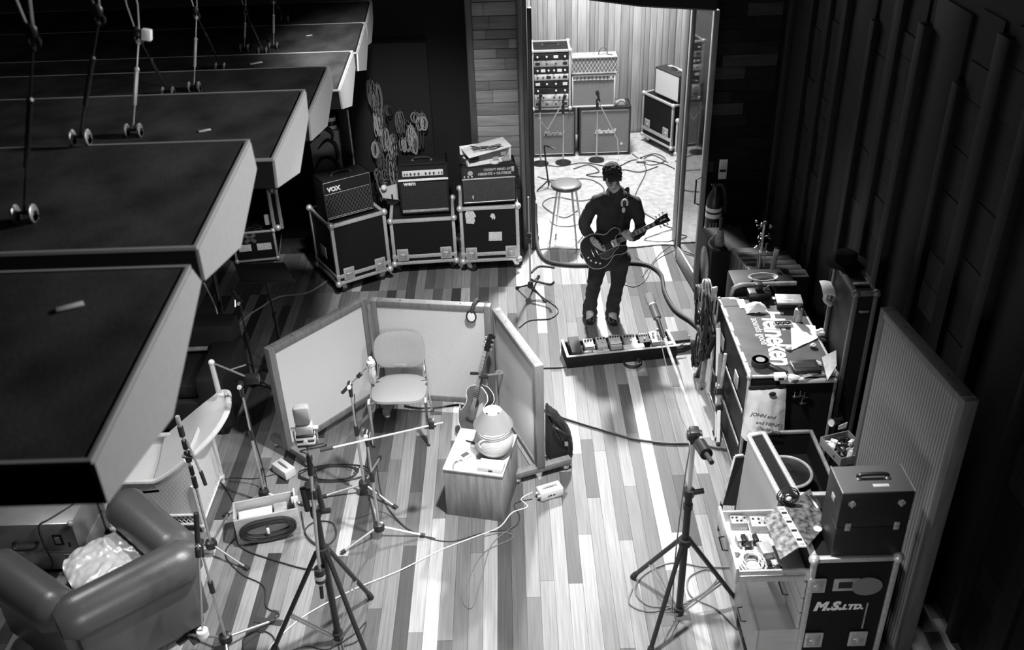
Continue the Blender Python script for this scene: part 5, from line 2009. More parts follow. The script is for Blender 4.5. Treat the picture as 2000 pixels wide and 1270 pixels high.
for k, pts in enumerate(([(.8, .07), (.9, .1), (1.05, .07), (1.15, .12)], [(.3, .12), (.42, .1), (.5, .13), (.56, .1)], [(.78, .1), (.95, .06), (1.1, .1)])):
    tag(B(False).tube(spline([pT @ V((x, y * .6, .085 + .02 * (i % 2))) for i, (x, y) in enumerate(pts)], 6), .006, 6).build('patch_cable', CABLE), ('black patch lead at the right of the pedal board', 'black patch lead at the middle front of the pedal board', 'second black patch lead at the right of the pedal board')[k], 'cable')

# ================================================================ STOOL
sc_ = at(1106, 358, .755)
t = thing('bar_stool', 'round dark padded stool with pale legs standing on the rug', 'stool', (sc_.x, sc_.y, 0))
B(False).lathe([(.12, .70), (.16, .705), (.175, .72), (.175, .745), (.165, .757), (.12, .765), (.0, .768)], 32).build('seat', mat('stool_vinyl', .06, .35), t, smooth=50)
for k in range(4):
    an = .5 + k * PI / 2
    B(False).cyl((.12 * math.cos(an), .12 * math.sin(an), .7), (.23 * math.cos(an), .23 * math.sin(an), .02), .013, n=10).build('leg', SATIN, t)
B(False).tube([(.19 * math.cos(a * PI / 12), .19 * math.sin(a * PI / 12), .3) for a in range(24)], .009, 8, True).build('foot_ring', SATIN, t)

# ================================================================ BOOTH EQUIPMENT
YB = 12.82


def yframe(pl, pr, y):
    a, b_ = atY(*pl, y), atY(*pr, y)
    return a, b_


CABG = mat('cab_grille', .2, .85, noise=(120, .3))
CABD = mat('cab_tolex', .02, .6, bump=(200, .3))
for (pl, pr, top, lab, z) in (((1131, 305), (1230, 299), 212, 'dark speaker cabinet with scripted badge, right of the pair on the rug', 0), ((1040, 311), (1124, 308), 217, 'grey fronted speaker cabinet with badge, left of the pair on the rug', 0)):
    a = at(*pl, .02); b_ = at(*pr, .02)
    a.y = b_.y = YB
    a = atY(pl[0], pl[1], YB); b_ = atY(pr[0], pr[1], YB)
    w = b_.x - a.x
    h = atY((pl[0] + pr[0]) / 2, top, YB).z
    t = thing('speaker_cabinet', lab, 'speaker cabinet', (a.x, YB, .018), 0, 'speaker cabinets in the booth')
    amp_shell(t, w, .36, h, CABD)
    B(False).box(.02, w - .02, .018, .03, .03, h - .03).build('grille', CABG, t, smooth=0)
    B(False).tube([(.035, .012, .04), (w - .035, .012, .04), (w - .035, .012, h - .05), (.035, .012, h - .05)], .006, 6, True).build('piping', OLDMETAL, t)
    text('badge', 'Marshall', .085, WHITE if 'right' in lab else OLDMETAL, t, axes((w * .5, .012, h * .46), (1, 0, 0), (0, 0, 1), (0, -1, 0)), shear=.3, align='CENTER', bold=.003, world=False, ext=.003)
    if 'right' in lab:
        cabT = h + .018
        B(False).cyl((w - .12, .014, .16), (w - .12, .02, .16), .018, n=12).build('jack', WHITE, t)
    else:
        cabL = h + .018
# combo on right cabinet
a = atY(1117, 210, YB); b_ = atY(1201, 206, YB)
w = b_.x - a.x
h = atY(1160, 147, YB).z - cabT
t = thing('combo_amp', 'grey fronted combo amp with pale edges on the right speaker cabinet', 'amplifier', (a.x, YB + .01, cabT + .002))
amp_shell(t, w, .26, h, PALEMETAL)
B(False).box(.02, w - .02, .016, .03, .025, h * .84).build('grille', CABG, t, smooth=0)
B(False).tube([(.016, .008, .02), (w - .016, .008, .02), (w - .016, .008, h * .85), (.016, .008, h * .85)], .006, 6, True).build('piping', PALEMETAL, t)
B(False).box(.03, w - .03, .01, .02, h * .87, h * .96).build('control_panel', OLDMETAL, t, smooth=0)
knobs(t, 9, w * .12, w * .82, .01, h * .915, .012)
B(False).cyl((w * .9, .002, h * .91), (w * .9, .012, h * .91), .014, n=12).build('pilot_lamp', WHITE, t)
ctop = cabT + h
# head on it
a = atY(1115, 146, YB); b_ = atY(1208, 141, YB)
w = b_.x - a.x
h2 = atY(1160, 111, YB).z - ctop
t = thing('amp_head', 'amp head with diamond grille stacked on the grey combo amp', 'amplifier', (a.x, YB, ctop + .016))
amp_shell(t, w, .25, h2 - .02, OLDMETAL)
for x in (.06, w - .06):
    for y in (.05, .2):
        B(False).cyl((x, y, -.016), (x, y, .003), .016, n=10).build('foot', RUBBER, t)
B(False).box(.02, w - .02, .012, .024, .02, h2 - .04).build('grille', mat('head_grille', .14, .8), t, smooth=0)
b = B(False)
hz_ = h2 - .06
x = .03 - hz_
while x < w:
    for sg in (1, -1):
        p, q = V((x, .0115, .02)), V((x + hz_ * .6, .0115, .02 + hz_))
        if sg < 0:
            p, q = V((x + hz_ * .6, .0115, .02)), V((x, .0115, .02 + hz_))
        t0, t1 = sorted(((.022 - p.x) / (q.x - p.x), (w - .022 - p.x) / (q.x - p.x)))
        t0, t1 = max(0, t0), min(1, t1)
        if t1 > t0:
            b.cyl(p + (q - p) * t0, p + (q - p) * t1, .0025, n=4)
    x += .05
go = b.build('diamond_lines', PALEMETAL, t)
go['kind'] = 'stuff'
P = ctop + h2 - .004
cT = V((atY(1178, 105, YB + .1).x, YB + .1, P))
tag(B().tube(spline([cT + V((-.06, 0, .006)), cT + V((-.05, 0, .06)), cT + V((0, 0, .1)), cT + V((.05, .02, .06)), cT + V((.06, 0, .006)), cT + V((.12, -.03, .006))], 6), .008, 6).build('looped_lead', CABLEGREY), 'grey loop of lead standing on the amp head', 'cable')
# rack on the left cabinet
a = atY(1040, 219, YB); b_ = atY(1115, 216, YB)
w = b_.x - a.x
h = atY(1112, 97, YB).z - cabL
t = thing('effects_rack', 'tall aluminium edged rack full of effects units on the left speaker cabinet', 'equipment rack', (a.x, YB, cabL + .002))
case_body(t, w, .5, h, 0.0, .03, None)
nU = 8
z = .04
hu = (h - .08) / nU
for i in range(nU):
    m_ = (OLDMETAL, PALEMETAL, PLASTIC, STEELDARK, PALEMETAL, STEELDARK, OLDMETAL, STEELDARK)[i]
    u = B(False).box(.035, w - .035, -.012, .01, z + .004, z + hu - .004, .003).build('rack_unit', m_, t)
    n = 6 if i in (1, 5, 4) else 4
    for k in range(n):
        x = .08 + (w - .16) * k / (n - 1)
        if (i + k) % 3:
            B(False).lathe([(.013, 0), (.013, .01), (.009, .016)], 10, M.Translation((x, -.012, z + hu * .5)) @ M.Rotation(PI / 2, 4, 'X')).build('knob', WHITE if m_ in (PLASTIC, STEELDARK) else PLASTIC, u)
        else:
            B(False).box(x - .03, x + .03, -.016, -.012, z + hu * .3, z + hu * .7).build('display', WHITE if i % 2 else STEELDARK, u, smooth=0)
    z += hu
strap_handle(t, w * .5, .25, h, .2, STEELDARK)
q = atY(1212, 193, YB + .02)
t = thing('small_unit', 'small dark box with pale wires on the right speaker cabinet', 'box', (q.x, YB + .06, cabT))
B(False).box(-.07, .07, -.03, .1, 0, .06, .008).build('body', OLDMETAL, t)
B(False).tube(spline([(-.1, -.03, .006), (-.06, -.04, .03), (0, -.02, .07), (.08, -.03, .04), (.1, -.02, .006)], 5), .008, 6).build('lead', CABLEGREY, t)

# rolling case with pale combo at the right of the booth, turned to face left
o, rz, w = frame((1252, 262), (1310, 292), .12)
h = onpx(1318, 206, at(1310, 292, .12)).z - .12
t = thing('flight_case', 'black flight case on casters in the booth, carrying the pale combo amp', 'flight case', (o.x, o.y, .018), rz)
case_body(t, w, .5, h, .1, .03)
latch(t, w * .2, .1 + .2)
latch(t, w * .8, .1 + .2)
B(False).box(0, w, -.006, 0, .1 + .1, .1 + .15, .003).build('seam_strip', ALU, t)
casters(t, w, .5, .1, r=.04)
ct = M.Translation((o.x, o.y, .118 + h)) @ M.Rotation(rz, 4, 'Z')
p0 = ct @ V((w * .22, .08, .012))
w2 = w * .78
h2 = onpx(1271, 130, p0).z - p0.z
t = thing('combo_amp', 'pale fronted combo amp on the rolling case at the right of the booth', 'amplifier', p0, rz)
amp_shell(t, w2, .24, h2, CABD)
feet(t, w2, .24)
B(False).box(.012, w2 - .012, .004, .02, .012, h2 - .012).build('grille', mat('pale_grille', .5, .8), t, smooth=0)
strap_handle(t, w2 / 2, .12, h2, .16, STEELDARK)
B(False).box(.06, w2 - .06, .16, .22, h2, h2 + .006).build('control_panel', ALU, t, smooth=0)
# second case and leaning combo nearer the glass door
o2 = at(1317, 302, .12)
o2.z = .018
t = thing('flight_case', 'second black flight case in the booth, seen behind the glass door', 'flight case', o2, -.95)
case_body(t, .62, .42, .5, .1, .03)
casters(t, .62, .42, .1, r=.04)
t = thing('combo_amp', 'pale fronted combo amp leaning back on the second booth case', 'amplifier', o2 + V((.03, .0, .62)), -.95)
amp_shell(t, .56, .2, .46, CABD)
feet(t, .56, .2, -.02)
B(False).box(.012, .548, .004, .02, .012, .45).build('grille', bpy.data.materials['pale_grille'], t, smooth=0)
strap_handle(t, .28, .1, .46, .16, STEELDARK)
t.rotation_euler = (-.0, 0, -.95)


def booth_stand(label, foot, top, boom=None, mic=None):
    base = atY(foot[0], foot[1], YB - .35) if False else at(foot[0], foot[1], .02)
    base.z = .019
    t = thing('microphone_stand', label, 'microphone stand', base, 0, 'microphone stands in the booth')
    B().lathe([(.11, 0), (.11, .012), (.03, .03), (.014, .05)], 20, M.Translation(base)).build('base', STEELDARK, t)
    tp = onpx(0, top, base)
    B().cyl(base + V((0, 0, .03)), tp, .011, n=8).build('pole', SATIN, t)
    B().cyl(tp + V((0, 0, -.12)), tp + V((0, 0, .02)), .02, n=10).build('clutch', PLASTIC, t)
    if boom:
        q = [atY(x, y, base.y - .03) for x, y in boom]
        B().tube(q, .008, 8).build('boom', SATIN, t)
    if mic:
        q0, q1 = [atY(x, y, base.y - .02) for x, y in mic]
        t2 = thing('stage_microphone', mic_lab[label], 'microphone', q0)
        B().tube([q0, q0.lerp(q1, .6), q0.lerp(q1, .65), q1], [.014, .018, .026, .024], 12).build('body', PLASTIC, t2)
    return t


mic_lab = {}
k = 'silver stand with angled boom before the right speaker cabinet'
mic_lab[k] = 'black microphone pointing at the grey combo amp in the booth'
booth_stand(k, (1165, 313), 197, [(1168, 197), (1190, 240), (1206, 272), (1208, 300)], ((1171, 199), (1166, 178)))
k = 'silver stand with short boom before the gap of the speaker cabinets'
mic_lab[k] = 'black microphone on the stand between the two speaker cabinets'
booth_stand(k, (1100, 318), 206, [(1098, 202), (1070, 252)], ((1098, 204), (1104, 186)))
k = 'silver stand at the left edge of the booth before the rack'
mic_lab[k] = 'black microphone on the left stand in the booth'
booth_stand(k, (1056, 320), 202, [(1051, 230), (1070, 255)], ((1055, 200), (1056, 184)))
# black tubular guitar stand by the stool
q = at(1072, 368, .02)
t = thing('guitar_stand', 'black tubular guitar stand standing behind the stool', 'guitar stand', (q.x, q.y, .02))
u = onpx(0, 290, q)
B().tube([q + V((0, 0, .04)), V((q.x - .03, q.y + .05, u.z * .55)), V((q.x - .05, q.y + .1, u.z))], .011, 8).build('post', STEELDARK, t)
B().tube(spline([V((q.x - .05, q.y + .1, u.z)), V((q.x + .0, q.y + .02, u.z + .02)), V((q.x + .08, q.y - .03, u.z))], 4), .011, 8).build('yoke', STEELDARK, t)
for dx, dy in ((.16, -.12), (-.16, -.1), (.02, .2)):
    B().cyl(q + V((0, 0, .12)), q + V((dx, dy, .012)), .01, n=8).build('leg', STEELDARK, t)

# ================================================================ LEADS ON THE FLOOR
cable('cable_loom', 'thick black cable loom snaking from the booth past the man to the pedal board', [(1046, 400, ), (1048, 470), (1062, 505), (1095, 516), (1150, 518), (1215, 513), (1262, 517), (1290, 535), (1298, 570), (1318, 605), (1350, 628), (1366, 645), (1360, 668), (1338, 682), (1318, 686)], .022, CABLE, .022, 8, None, 'cable', 10)
boothp = [
    ('grey lead looping on the rug behind the stool', [(1050, 345), (1080, 352), (1150, 350), (1180, 372), (1140, 392), (1085, 385), (1060, 400), (1100, 425), (1130, 410)]),
    ('grey lead looping on the rug right of the man', [(1235, 300), (1262, 330), (1240, 395), (1300, 440), (1318, 445), (1290, 455), (1258, 468), (1300, 472), (1322, 466)]),
    ('dark lead crossing the rug below the speaker cabinets', [(1050, 318), (1090, 325), (1140, 318), (1200, 326), (1240, 312), (1290, 318), (1318, 330)]),
    ('thin lead heaped on the rug before the right cabinet', [(1120, 330), (1150, 322), (1170, 335), (1145, 342), (1180, 345), (1215, 332), (1250, 336), (1285, 325)]),
    ('grey lead coiled on the rug before the rolling case', [(1250, 308), (1280, 300), (1300, 312), (1275, 322), (1252, 315), (1275, 303), (1305, 318)]),
]
for lab, pts in boothp:
    cable('lead', lab, pts, .006, CABLEGREY if 'grey' in lab else CABLE, .028)
cable('lead', 'thin lead running from the rug over the boards right of the man', [(1318, 488), (1280, 510), (1262, 545), (1240, 560), (1220, 556)], .005, CABLEGREY)
cable('lead', 'thin lead arcing from the rug edge towards the loom', [(1322, 470), (1285, 500), (1255, 540), (1262, 520), (1240, 500)], .005, CABLEGREY)
cable('lead', 'thin lead dropping beside the left leg of the man', [(1144, 525), (1146, 560), (1142, 590), (1148, 615)], .005, CABLEGREY)
q = at(1252, 316, .03)
t = thing('foot_switch', 'dark oval switch lying on the rug before the rolling case', 'foot switch', q)
B().ball(q + V((0, 0, .02)), .05, 14, (1.5, .8, .5)).build('body', OLDMETAL, t)
B().ball(q + V((0, 0, .045)), .015, 8).build('button', PLASTIC, t)
cable('lead', 'black lead curling on the boards left of the man', [(1036, 562), (1062, 582), (1090, 604), (1075, 622), (1035, 626), (1014, 640)], .007, CABLE)
cable('lead', 'black lead running along the front of the pedal board', [(1058, 719), (1110, 717), (1170, 712), (1230, 703), (1300, 690)], .007, CABLE)
c = at(1235, 711, .008)
b = B(False)
for k in range(4):
    b.tube([c + V((.075 * math.cos(a * PI / 10) * (1 + .04 * k), .075 * math.sin(a * PI / 10), .004 + .008 * k)) for a in range(20)], .007, 6, True)
tag(b.build('coiled_lead', CABLE), 'small ring of coiled lead on the floor below the pedal board', 'cable')
cable('lead', 'dark thick lead running from behind the right screen to the drawer cabinet', [(1062, 800), (1105, 818), (1170, 838), (1230, 856), (1300, 866), (1360, 868), (1420, 880)], .011, CABLE)
cable('lead', 'white lead from the power unit curving down to bottom left', [(1040, 962), (1018, 975), (1030, 990), (1000, 1002), (975, 1030), (930, 1048), (860, 1075), (780, 1115), (690, 1152), (600, 1200), (545, 1245), (520, 1275)], .0045, CABLEWHITE)
cable('lead', 'thin grey lead winding from the power unit round the wooden box', [(1040, 975), (1005, 985), (1015, 1010), (1000, 1032), (940, 1042), (880, 1058), (820, 1045), (770, 1010), (745, 965), (735, 900)], .004, CABLE)
cable('lead', 'thin lead making a narrow loop on the floor below the wooden box', [(945, 1048), (985, 1040), (1000, 1052), (940, 1085), (905, 1165), (922, 1187), (940, 1130), (960, 1065), (1000, 1030)], .004, CABLEGREY)
cable('lead', 'white lead running from the askew flight case to the thin stand', [(640, 548), (600, 572), (545, 580), (510, 600), (478, 622), (460, 650), (466, 690), (490, 712), (502, 735), (515, 748)], .007, CABLEWHITE)
cable('lead', 'dark lead running round the cable box to the heavy stand', [(458, 990), (460, 1050), (480, 1075), (540, 1096), (600, 1112), (640, 1108)], .006, CABLE)
cable('lead', 'dark lead coiled round the heavy stand', [(588, 1000), (600, 1050), (630, 1068), (655, 1050), (650, 1022), (615, 1020), (595, 1040), (620, 1066)], .006, CABLE)
cable('lead', 'lead winding from the wicker chair to the bottom left stand', [(425, 935), (450, 970), (470, 1030), (440, 1080), (470, 1120), (515, 1145), (520, 1185), (545, 1200), (530, 1212)], .005, CABLE)
cable('lead', 'lead curving behind the silver stand by the wicker chair', [(418, 948), (450, 934), (500, 935), (560, 920)], .004, CABLE)
c = at(655, 925, .004)
for k, lab in enumerate(('outer ring of thin lead heaped by the chair stand', 'inner ring of thin lead heaped by the chair stand')):
    cable('lead', lab, [(c.x + (.28 - .08 * k) * math.cos(i * 1.1 + k) * (1 + .15 * math.sin(i * 2.3)), c.y + (.11 - .02 * k) * math.sin(i * 1.1 + k), .005 + .0006 * i) for i in range(18)], .004, CABLE)
cable('lead', 'lead hanging from the chair stand clutch', [at(690, 770, .75), at(694, 830, .45), at(704, 880, .2), at(690, 900, .02), (660, 930, ), (625, 925)] if False else [(at(692, 770, .80))[:], (at(697, 850, .45))[:], (at(705, 905, .12))[:], (at(690, 925, .006))[:]], .004, CABLE)
cable('lead', 'lead hanging from the long boom down its stand', [(at(716, 866, .85))[:], (at(722, 930, .5))[:], (at(752, 985, .1))[:], (at(800, 1036, .006))[:], (at(850, 1052, .006))[:]], .004, CABLE)
cable('lead', 'lead looping under the right heavy stand to the drawers', [(1235, 1150), (1230, 1180), (1270, 1195), (1330, 1180), (1370, 1160), (1400, 1130), (1380, 1112), (1345, 1130), (1350, 1165), (1400, 1190), (1440, 1230)], .006, CABLEGREY)
cable('lead', 'lead circling the foot of the right heavy stand', [(1430, 1108), (1380, 1108), (1310, 1100), (1255, 1125), (1242, 1160), (1275, 1185), (1345, 1178)], .006, CABLEGREY)
cable('lead', 'thin lead curling at the bottom edge left of the heavy stand', [(480, 1285), (475, 1250), (500, 1232), (530, 1240), (545, 1270)], .005, CABLE)
cable('lead', 'thin lead curling at the bottom edge behind the heavy stand', [(560, 1275), (600, 1262), (640, 1268), (690, 1240), (715, 1215), (700, 1250), (672, 1262)], .005, CABLE)
cable('lead', 'black leads lying under the middle screen beside the chair', [(790, 792), (820, 797), (860, 795), (895, 790), (915, 798)], .008, CABLE)
cable('lead', 'lead running along the silver stand by the wicker chair', [(at(478, 780, 1.0))[:], (at(495, 850, .6))[:], (at(515, 920, .2))[:], (at(524, 975, .006))[:], (at(530, 1000, .006))[:]], .005, CABLE)

# ================================================================ RIGHT SIDE: trunk workbench
TX0, TX1, TY0, TY1, TZ = 1.70, 2.37, 5.86, 7.04, 1.0
t = thing('touring_trunk', 'long black trunk used as a bench, white stencil lettering on its lid', 'trunk', (TX0, TY0, 0))
TRUNKTOP = mat('scuffed_black_lid', 0.045, 0.5, noise=(7, .5))
w, d = TX1 - TX0, TY1 - TY0
case_body(t, w, d, TZ, .0, .022, CASEBLACK, None, OLDMETAL)
B(False).box(.02, w - .02, .02, d - .02, TZ - .006, TZ + .002).build('lid_board', TRUNKTOP, t, smooth=0)
for y in (.12, d - .16):
    B(False).box(.022, w - .022, y, y + .012, TZ + .0015, TZ + .003).build('lid_joint', RUBBER, t, smooth=0)
for y in (.05, .2, .42, .64, .86):
    B(False).box(.0, .03, y, y + .13, TZ - .002, TZ + .0035, .001).build('torn_tape', PALEMETAL, t)
def lid_text(word, p0, p1, m_, bold, space=1.0):
    a_, c_ = at(*p0, TZ + .0025), at(*p1, TZ + .0025)
    dx = (c_ - a_).normalized()
    dy = V((-dx.y, dx.x, 0))
    o_ = text('lettering', word, .2, m_, t, M.Identity(4), bold=bold, space=space, world=False)
    L_ = max(v.co.x for v in o_.data.vertices)
    k_ = (c_ - a_).length / L_
    o_.data.transform(wmat(t).inverted() @ axes(a_, dx * k_, dy * k_ * 1.12, (0, 0, 1)))


lid_text('Heineken', (1486, 607), (1508, 713), WHITE, .005, .92)
lid_text('sounds good', (1466, 622), (1488, 673), PALEMETAL, .003)
text('lettering', 'ABS', .05, PALEMETAL, t, axes((TX0 + .09, TY1 - .05, TZ + .0035), (1, 0, 0), (0, 1, 0), (0, 0, 1)), bold=.001)
for z in (.3, .62):
    B(False).box(-.006, 0, .05, d - .05, z, z + .03, .002).build('rubbing_strip', OLDMETAL, t)
for y in (.25, .8):
    latch(t, -y, .8, .05, 'left') if False else B(False).box(-.01, 0, y, y + .12, .7, .82, .004).build('latch', OLDMETAL, t)
B(False).box(w * .35, w - .02, -.03, 0, TZ - .06, TZ - .03, .004).build('front_rail', PALEMETAL, t)
# raised lid, standing at the back
t = thing('trunk_lid', 'trunk lid stood upright behind the trunk, metal edged', 'trunk lid', (2.40, 5.9, .0))
case_body(t, .17, .5, 1.66, .0, .03, CASEBLACK, None, mat('dull_edge', .13, .5, .4))
B(False).box(.03, .14, .12, .15, 1.655, 1.668, .003).build('cross_strip', OLDMETAL, t)
B(False).box(.05, .12, -.012, 0, 1.50, 1.52, .003).build('handle', SATIN, t)
HX = at(1650, 512, 1.68)
hp = at(1650, 503, 1.70)
t = thing('black_hat', 'black brimmed hat resting on top of the upright trunk lid', 'hat', (2.47, 6.36, 1.665))
HATM = mat('black_felt', .004, .95, spec=.05)
B(False).lathe([(.0, .0), (.15, .0), (.158, .01), (.085, .018), (.08, .075), (.06, .09), (.0, .08)], 26).build('hat', HATM, t, smooth=60)
p = at(1645, 507, 1.67)
t = thing('white_bracket', 'thin pale angle strip lying on top of the upright trunk lid', 'bracket', p)
t.location.z = 1.662
B(False).box(-.05, .1, -.012, .012, 0, .006).build('arm', WHITE, t)
B(False).box(-.06, -.045, -.12, .012, 0, .006).build('arm', PALEMETAL, t)
# objects in front of the lid
q = at(1628, 566, 1.45)
t = thing('pale_cowl', 'pale curved shade clipped to the front of the upright trunk lid', 'shade', q)
rows = []
for i in range(9):
    a = -.9 + 1.8 * i / 8
    rows.append([q + V((.115 * math.sin(a), .06 - .13 * j / 4 * 1.0 + .02, .075 * math.cos(a) - .05 - .05 * j / 4 * (j / 4) - .05 * math.sin(a))) for j in range(5)])
B().sheet(rows, .006).build('shade', WHITE, t, smooth=70)
B().tube(spline([q + V((-.03, .02, -.01)), q + V((-.05, 0, -.08)), q + V((0, 0, -.13))], 4), .022, 8).build('neck', OLDMETAL, t)
B().cyl(q + V((0, 0, -.12)), V((q.x, q.y, TZ)), .012, n=8).build('stem', STEELDARK, t)
B().cyl(V((q.x, q.y, TZ)), V((q.x, q.y, TZ + .02)), .04, n=14).build('base', STEELDARK, t)


def on_trunk(px, py):
    p = at(px, py, TZ + .0035)
    return p


# small things on the trunk
t = thing('tin_box', 'dark box with a pale lid at the far end of the trunk', 'box', on_trunk(1517, 604), -.12)
B(False).box(0, .2, 0, .12, 0, .05, .006).build('body', STEELDARK, t)
B(False).box(-.005, .205, -.01, .14, .05, .068, .004).build('lid', OLDMETAL, t)
B(False).box(.02, .13, .03, .045, .068, .0695).build('stripe', WHITE, t, smooth=0)
p = on_trunk(1476, 606)
t = thing('towel', 'crumpled white cloth at the far end of the trunk', 'cloth', p)
b = B()
rows = []
for j in range(13):
    rows.append([p + V((-.09 + .18 * i / 12, -.06 + .14 * j / 12, .008 + max(0, 1 - ((i - 6) / 6.2) ** 2) * max(0, 1 - ((j - 6) / 6.2) ** 2) * .06 + .012 * mn.noise(V((i * .5, j * .5, 2))))) for i in range(13)])
b.sheet(rows, .008).build('cloth', PAPER, t, smooth=60)
p = on_trunk(1482, 585)
t = thing('camera', 'black camera with a square hood behind the white cloth on the trunk', 'camera', p)
B(False).box(-.09, .1, -.02, .09, 0, .07, .01).build('body', PLASTIC, t)
B(False).box(-.03, .03, .02, .07, .07, .13, .004).build('hood', STEELDARK, t)
B(False).tube(spline([(.05, .03, .07), (.09, .05, .1), (.14, .04, .06), (.15, .0, .012)], 5), .007, 6).build('strap', CABLE, t)
B(False).lathe([(.018, 0), (.018, .004)], 12, M.Translation((.12, -.01, .012))).build('dial', WHITE, t)
p = on_trunk(1448, 592)
tag(B().box(-.03, .03, -.09, .06, 0, .004, .001, M.Translation(p)).build('paper_slip', PAPER), 'white slip lying by the far left corner of the trunk', 'paper')
p = on_trunk(1557, 628)
t = thing('small_bottle', 'small grey bottle with black cap standing on the trunk', 'bottle', p)
B(False).lathe([(.03, 0), (.034, .008), (.034, .1), (.028, .115), (.015, .122)], 16).build('body', OLDMETAL, t)
B(False).cyl((0, 0, .12), (0, 0, .15), .014, n=12).build('cap', PLASTIC, t)
p = on_trunk(1514, 640)
t = thing('metal_tray', 'shallow metal tray of bits beside the white sheet on the trunk', 'tray', p)
for a in ((0, .14, 0, .07, 0, .004), (0, .14, 0, .005, .004, .022), (0, .14, .065, .07, .004, .022), (0, .005, .005, .065, .004, .022), (.135, .14, .005, .065, .004, .022)):
    B(False).box(*a).build('tray_side', OLDMETAL, t, smooth=0)
for k in range(3):
    B(False).ball((.03 + .04 * k, .035, .012), .012, 8).build('bit', PLASTIC, t)
P = [on_trunk(*q) for q in ((1544, 631), (1592, 638), (1597, 662), (1546, 685))]
rows = []
for j in range(7):
    a, c = P[0].lerp(P[3], j / 6), P[1].lerp(P[2], j / 6)
    rows.append([a.lerp(c, i / 6) + V((0, 0, .002 + .006 * math.sin(i * .9 + j * .4) ** 2)) for i in range(7)])
tag(B().sheet(rows, .0015).build('paper_sheet', PAPER), 'large white sheet of paper lying on the trunk', 'paper')
for (q, s, lab) in (((1603, 655), .05, 'crumpled pale wrapper right of the white sheet'), ((1588, 678), .03, 'small pale wrapper below the white sheet'), ((1596, 714), .035, 'pale scrap left of the spiral pad'), ((1540, 683), .022, 'small pale lump at the end of the lettering')):
    p = on_trunk(*q)
    b = B()
    b.ball(p + V((0, 0, s * .5)), s, 8, (1, .9, .5))
    for v in b.bm.verts:
        v.co += V((rnd.uniform(-1, 1), rnd.uniform(-1, 1), rnd.uniform(-.4, .4))) * s * .25
    for v in b.bm.verts:
        v.co.z = max(v.co.z, TZ + .0035)
    tag(b.build('wrapper', PALEMETAL, smooth=0), lab, 'wrapper')
p = on_trunk(1484, 712)
t = thing('tape_reel', 'black tape roll lying flat near the front corner of the trunk', 'tape roll', p)
B(False).lathe([(.03, .0), (.065, 0), (.065, .045), (.03, .045)], 26).build('roll', RUBBER, t)
B(False).lathe([(.062, .0455), (.034, .0455), (.0, .044)], 26).build('core', mat('reel_core', .2, .6), t)
t = thing('folding_knife', 'black folded tool lying behind the tape roll on the trunk', 'tool', on_trunk(1512, 722), -.85)
B(False).box(-.11, .11, -.022, .022, 0, .03, .01).build('handle', PLASTIC, t)
B(False).box(-.16, -.1, -.006, .006, .01, .014).build('blade', SATIN, t)
t = thing('dark_box', 'flat black box at the front right of the trunk lid', 'box', on_trunk(1566, 726), .03)
B(False).box(-.07, .13, -.05, .1, 0, .04, .006).build('body', STEELDARK, t)
B(False).box(-.06, .1, -.01, .06, .04, .042).build('label', CASEBLACK, t, smooth=0)
P = [at(1605, 700, 1.06), at(1633, 686, 1.10), at(1634, 716, 1.05), at(1616, 745, 1.01)]
t = thing('spiral_pad', 'spiral bound note pad propped at the front right of the trunk', 'note pad', P[3])
B().sheet([[P[0], P[1]], [P[3], P[2]]], .012).build('pages', mat('pad_pages', .45, .7, noise=(20, .3)), t, smooth=0)
for k in range(9):
    q = P[0].lerp(P[3], (k + .5) / 9)
    B().tube([q + V((.008 * math.cos(a * PI / 5), 0, .008 * math.sin(a * PI / 5))) for a in range(10)], .002, 5, True).build('wire_ring', STEELDARK, t)
for k, (q, rz_, m_, lab) in enumerate((((1560, 740), .9, STEELDARK, 'dark pliers at the front edge of the trunk'), ((1580, 735), .3, PALEMETAL, 'pale spanner at the front edge of the trunk'))):
    p = on_trunk(*q)
    t = thing('hand_tool', lab, 'tool', p, rz_)
    B(False).box(-.08, .02, -.012, .0, 0, .012, .004).build('handle', m_, t)
    B(False).box(-.08, .02, .004, .016, 0, .012, .004).build('handle', m_, t)
    B(False).box(.02, .07, -.014, .014, 0, .014, .004).build('jaw', SATIN, t)
for k, (q, m_, lab) in enumerate((((1525, 748), WHITE, 'white pack on the front edge of the trunk above the carrier bag'), ((1552, 750), PALEMETAL, 'crumpled pale glove on the trunk front edge'))):
    p = on_trunk(q[0], q[1] - 3)
    t = thing('small_pack', lab, 'pack', p)
    if k == 0:
        B(False).box(-.045, .045, -.0, .06, 0, .045, .01).build('body', m_, t)
        B(False).box(-.02, .02, -.002, 0, .01, .03).build('label', PLASTIC, t, smooth=0)
    else:
        B(False).ball((0, .03, .022), .04, 10, (1.2, .7, .5)).build('body', m_, t)
        B(False).ball((.05, .02, .014), .02, 8, (1.5, .8, .6)).build('finger', m_, t)

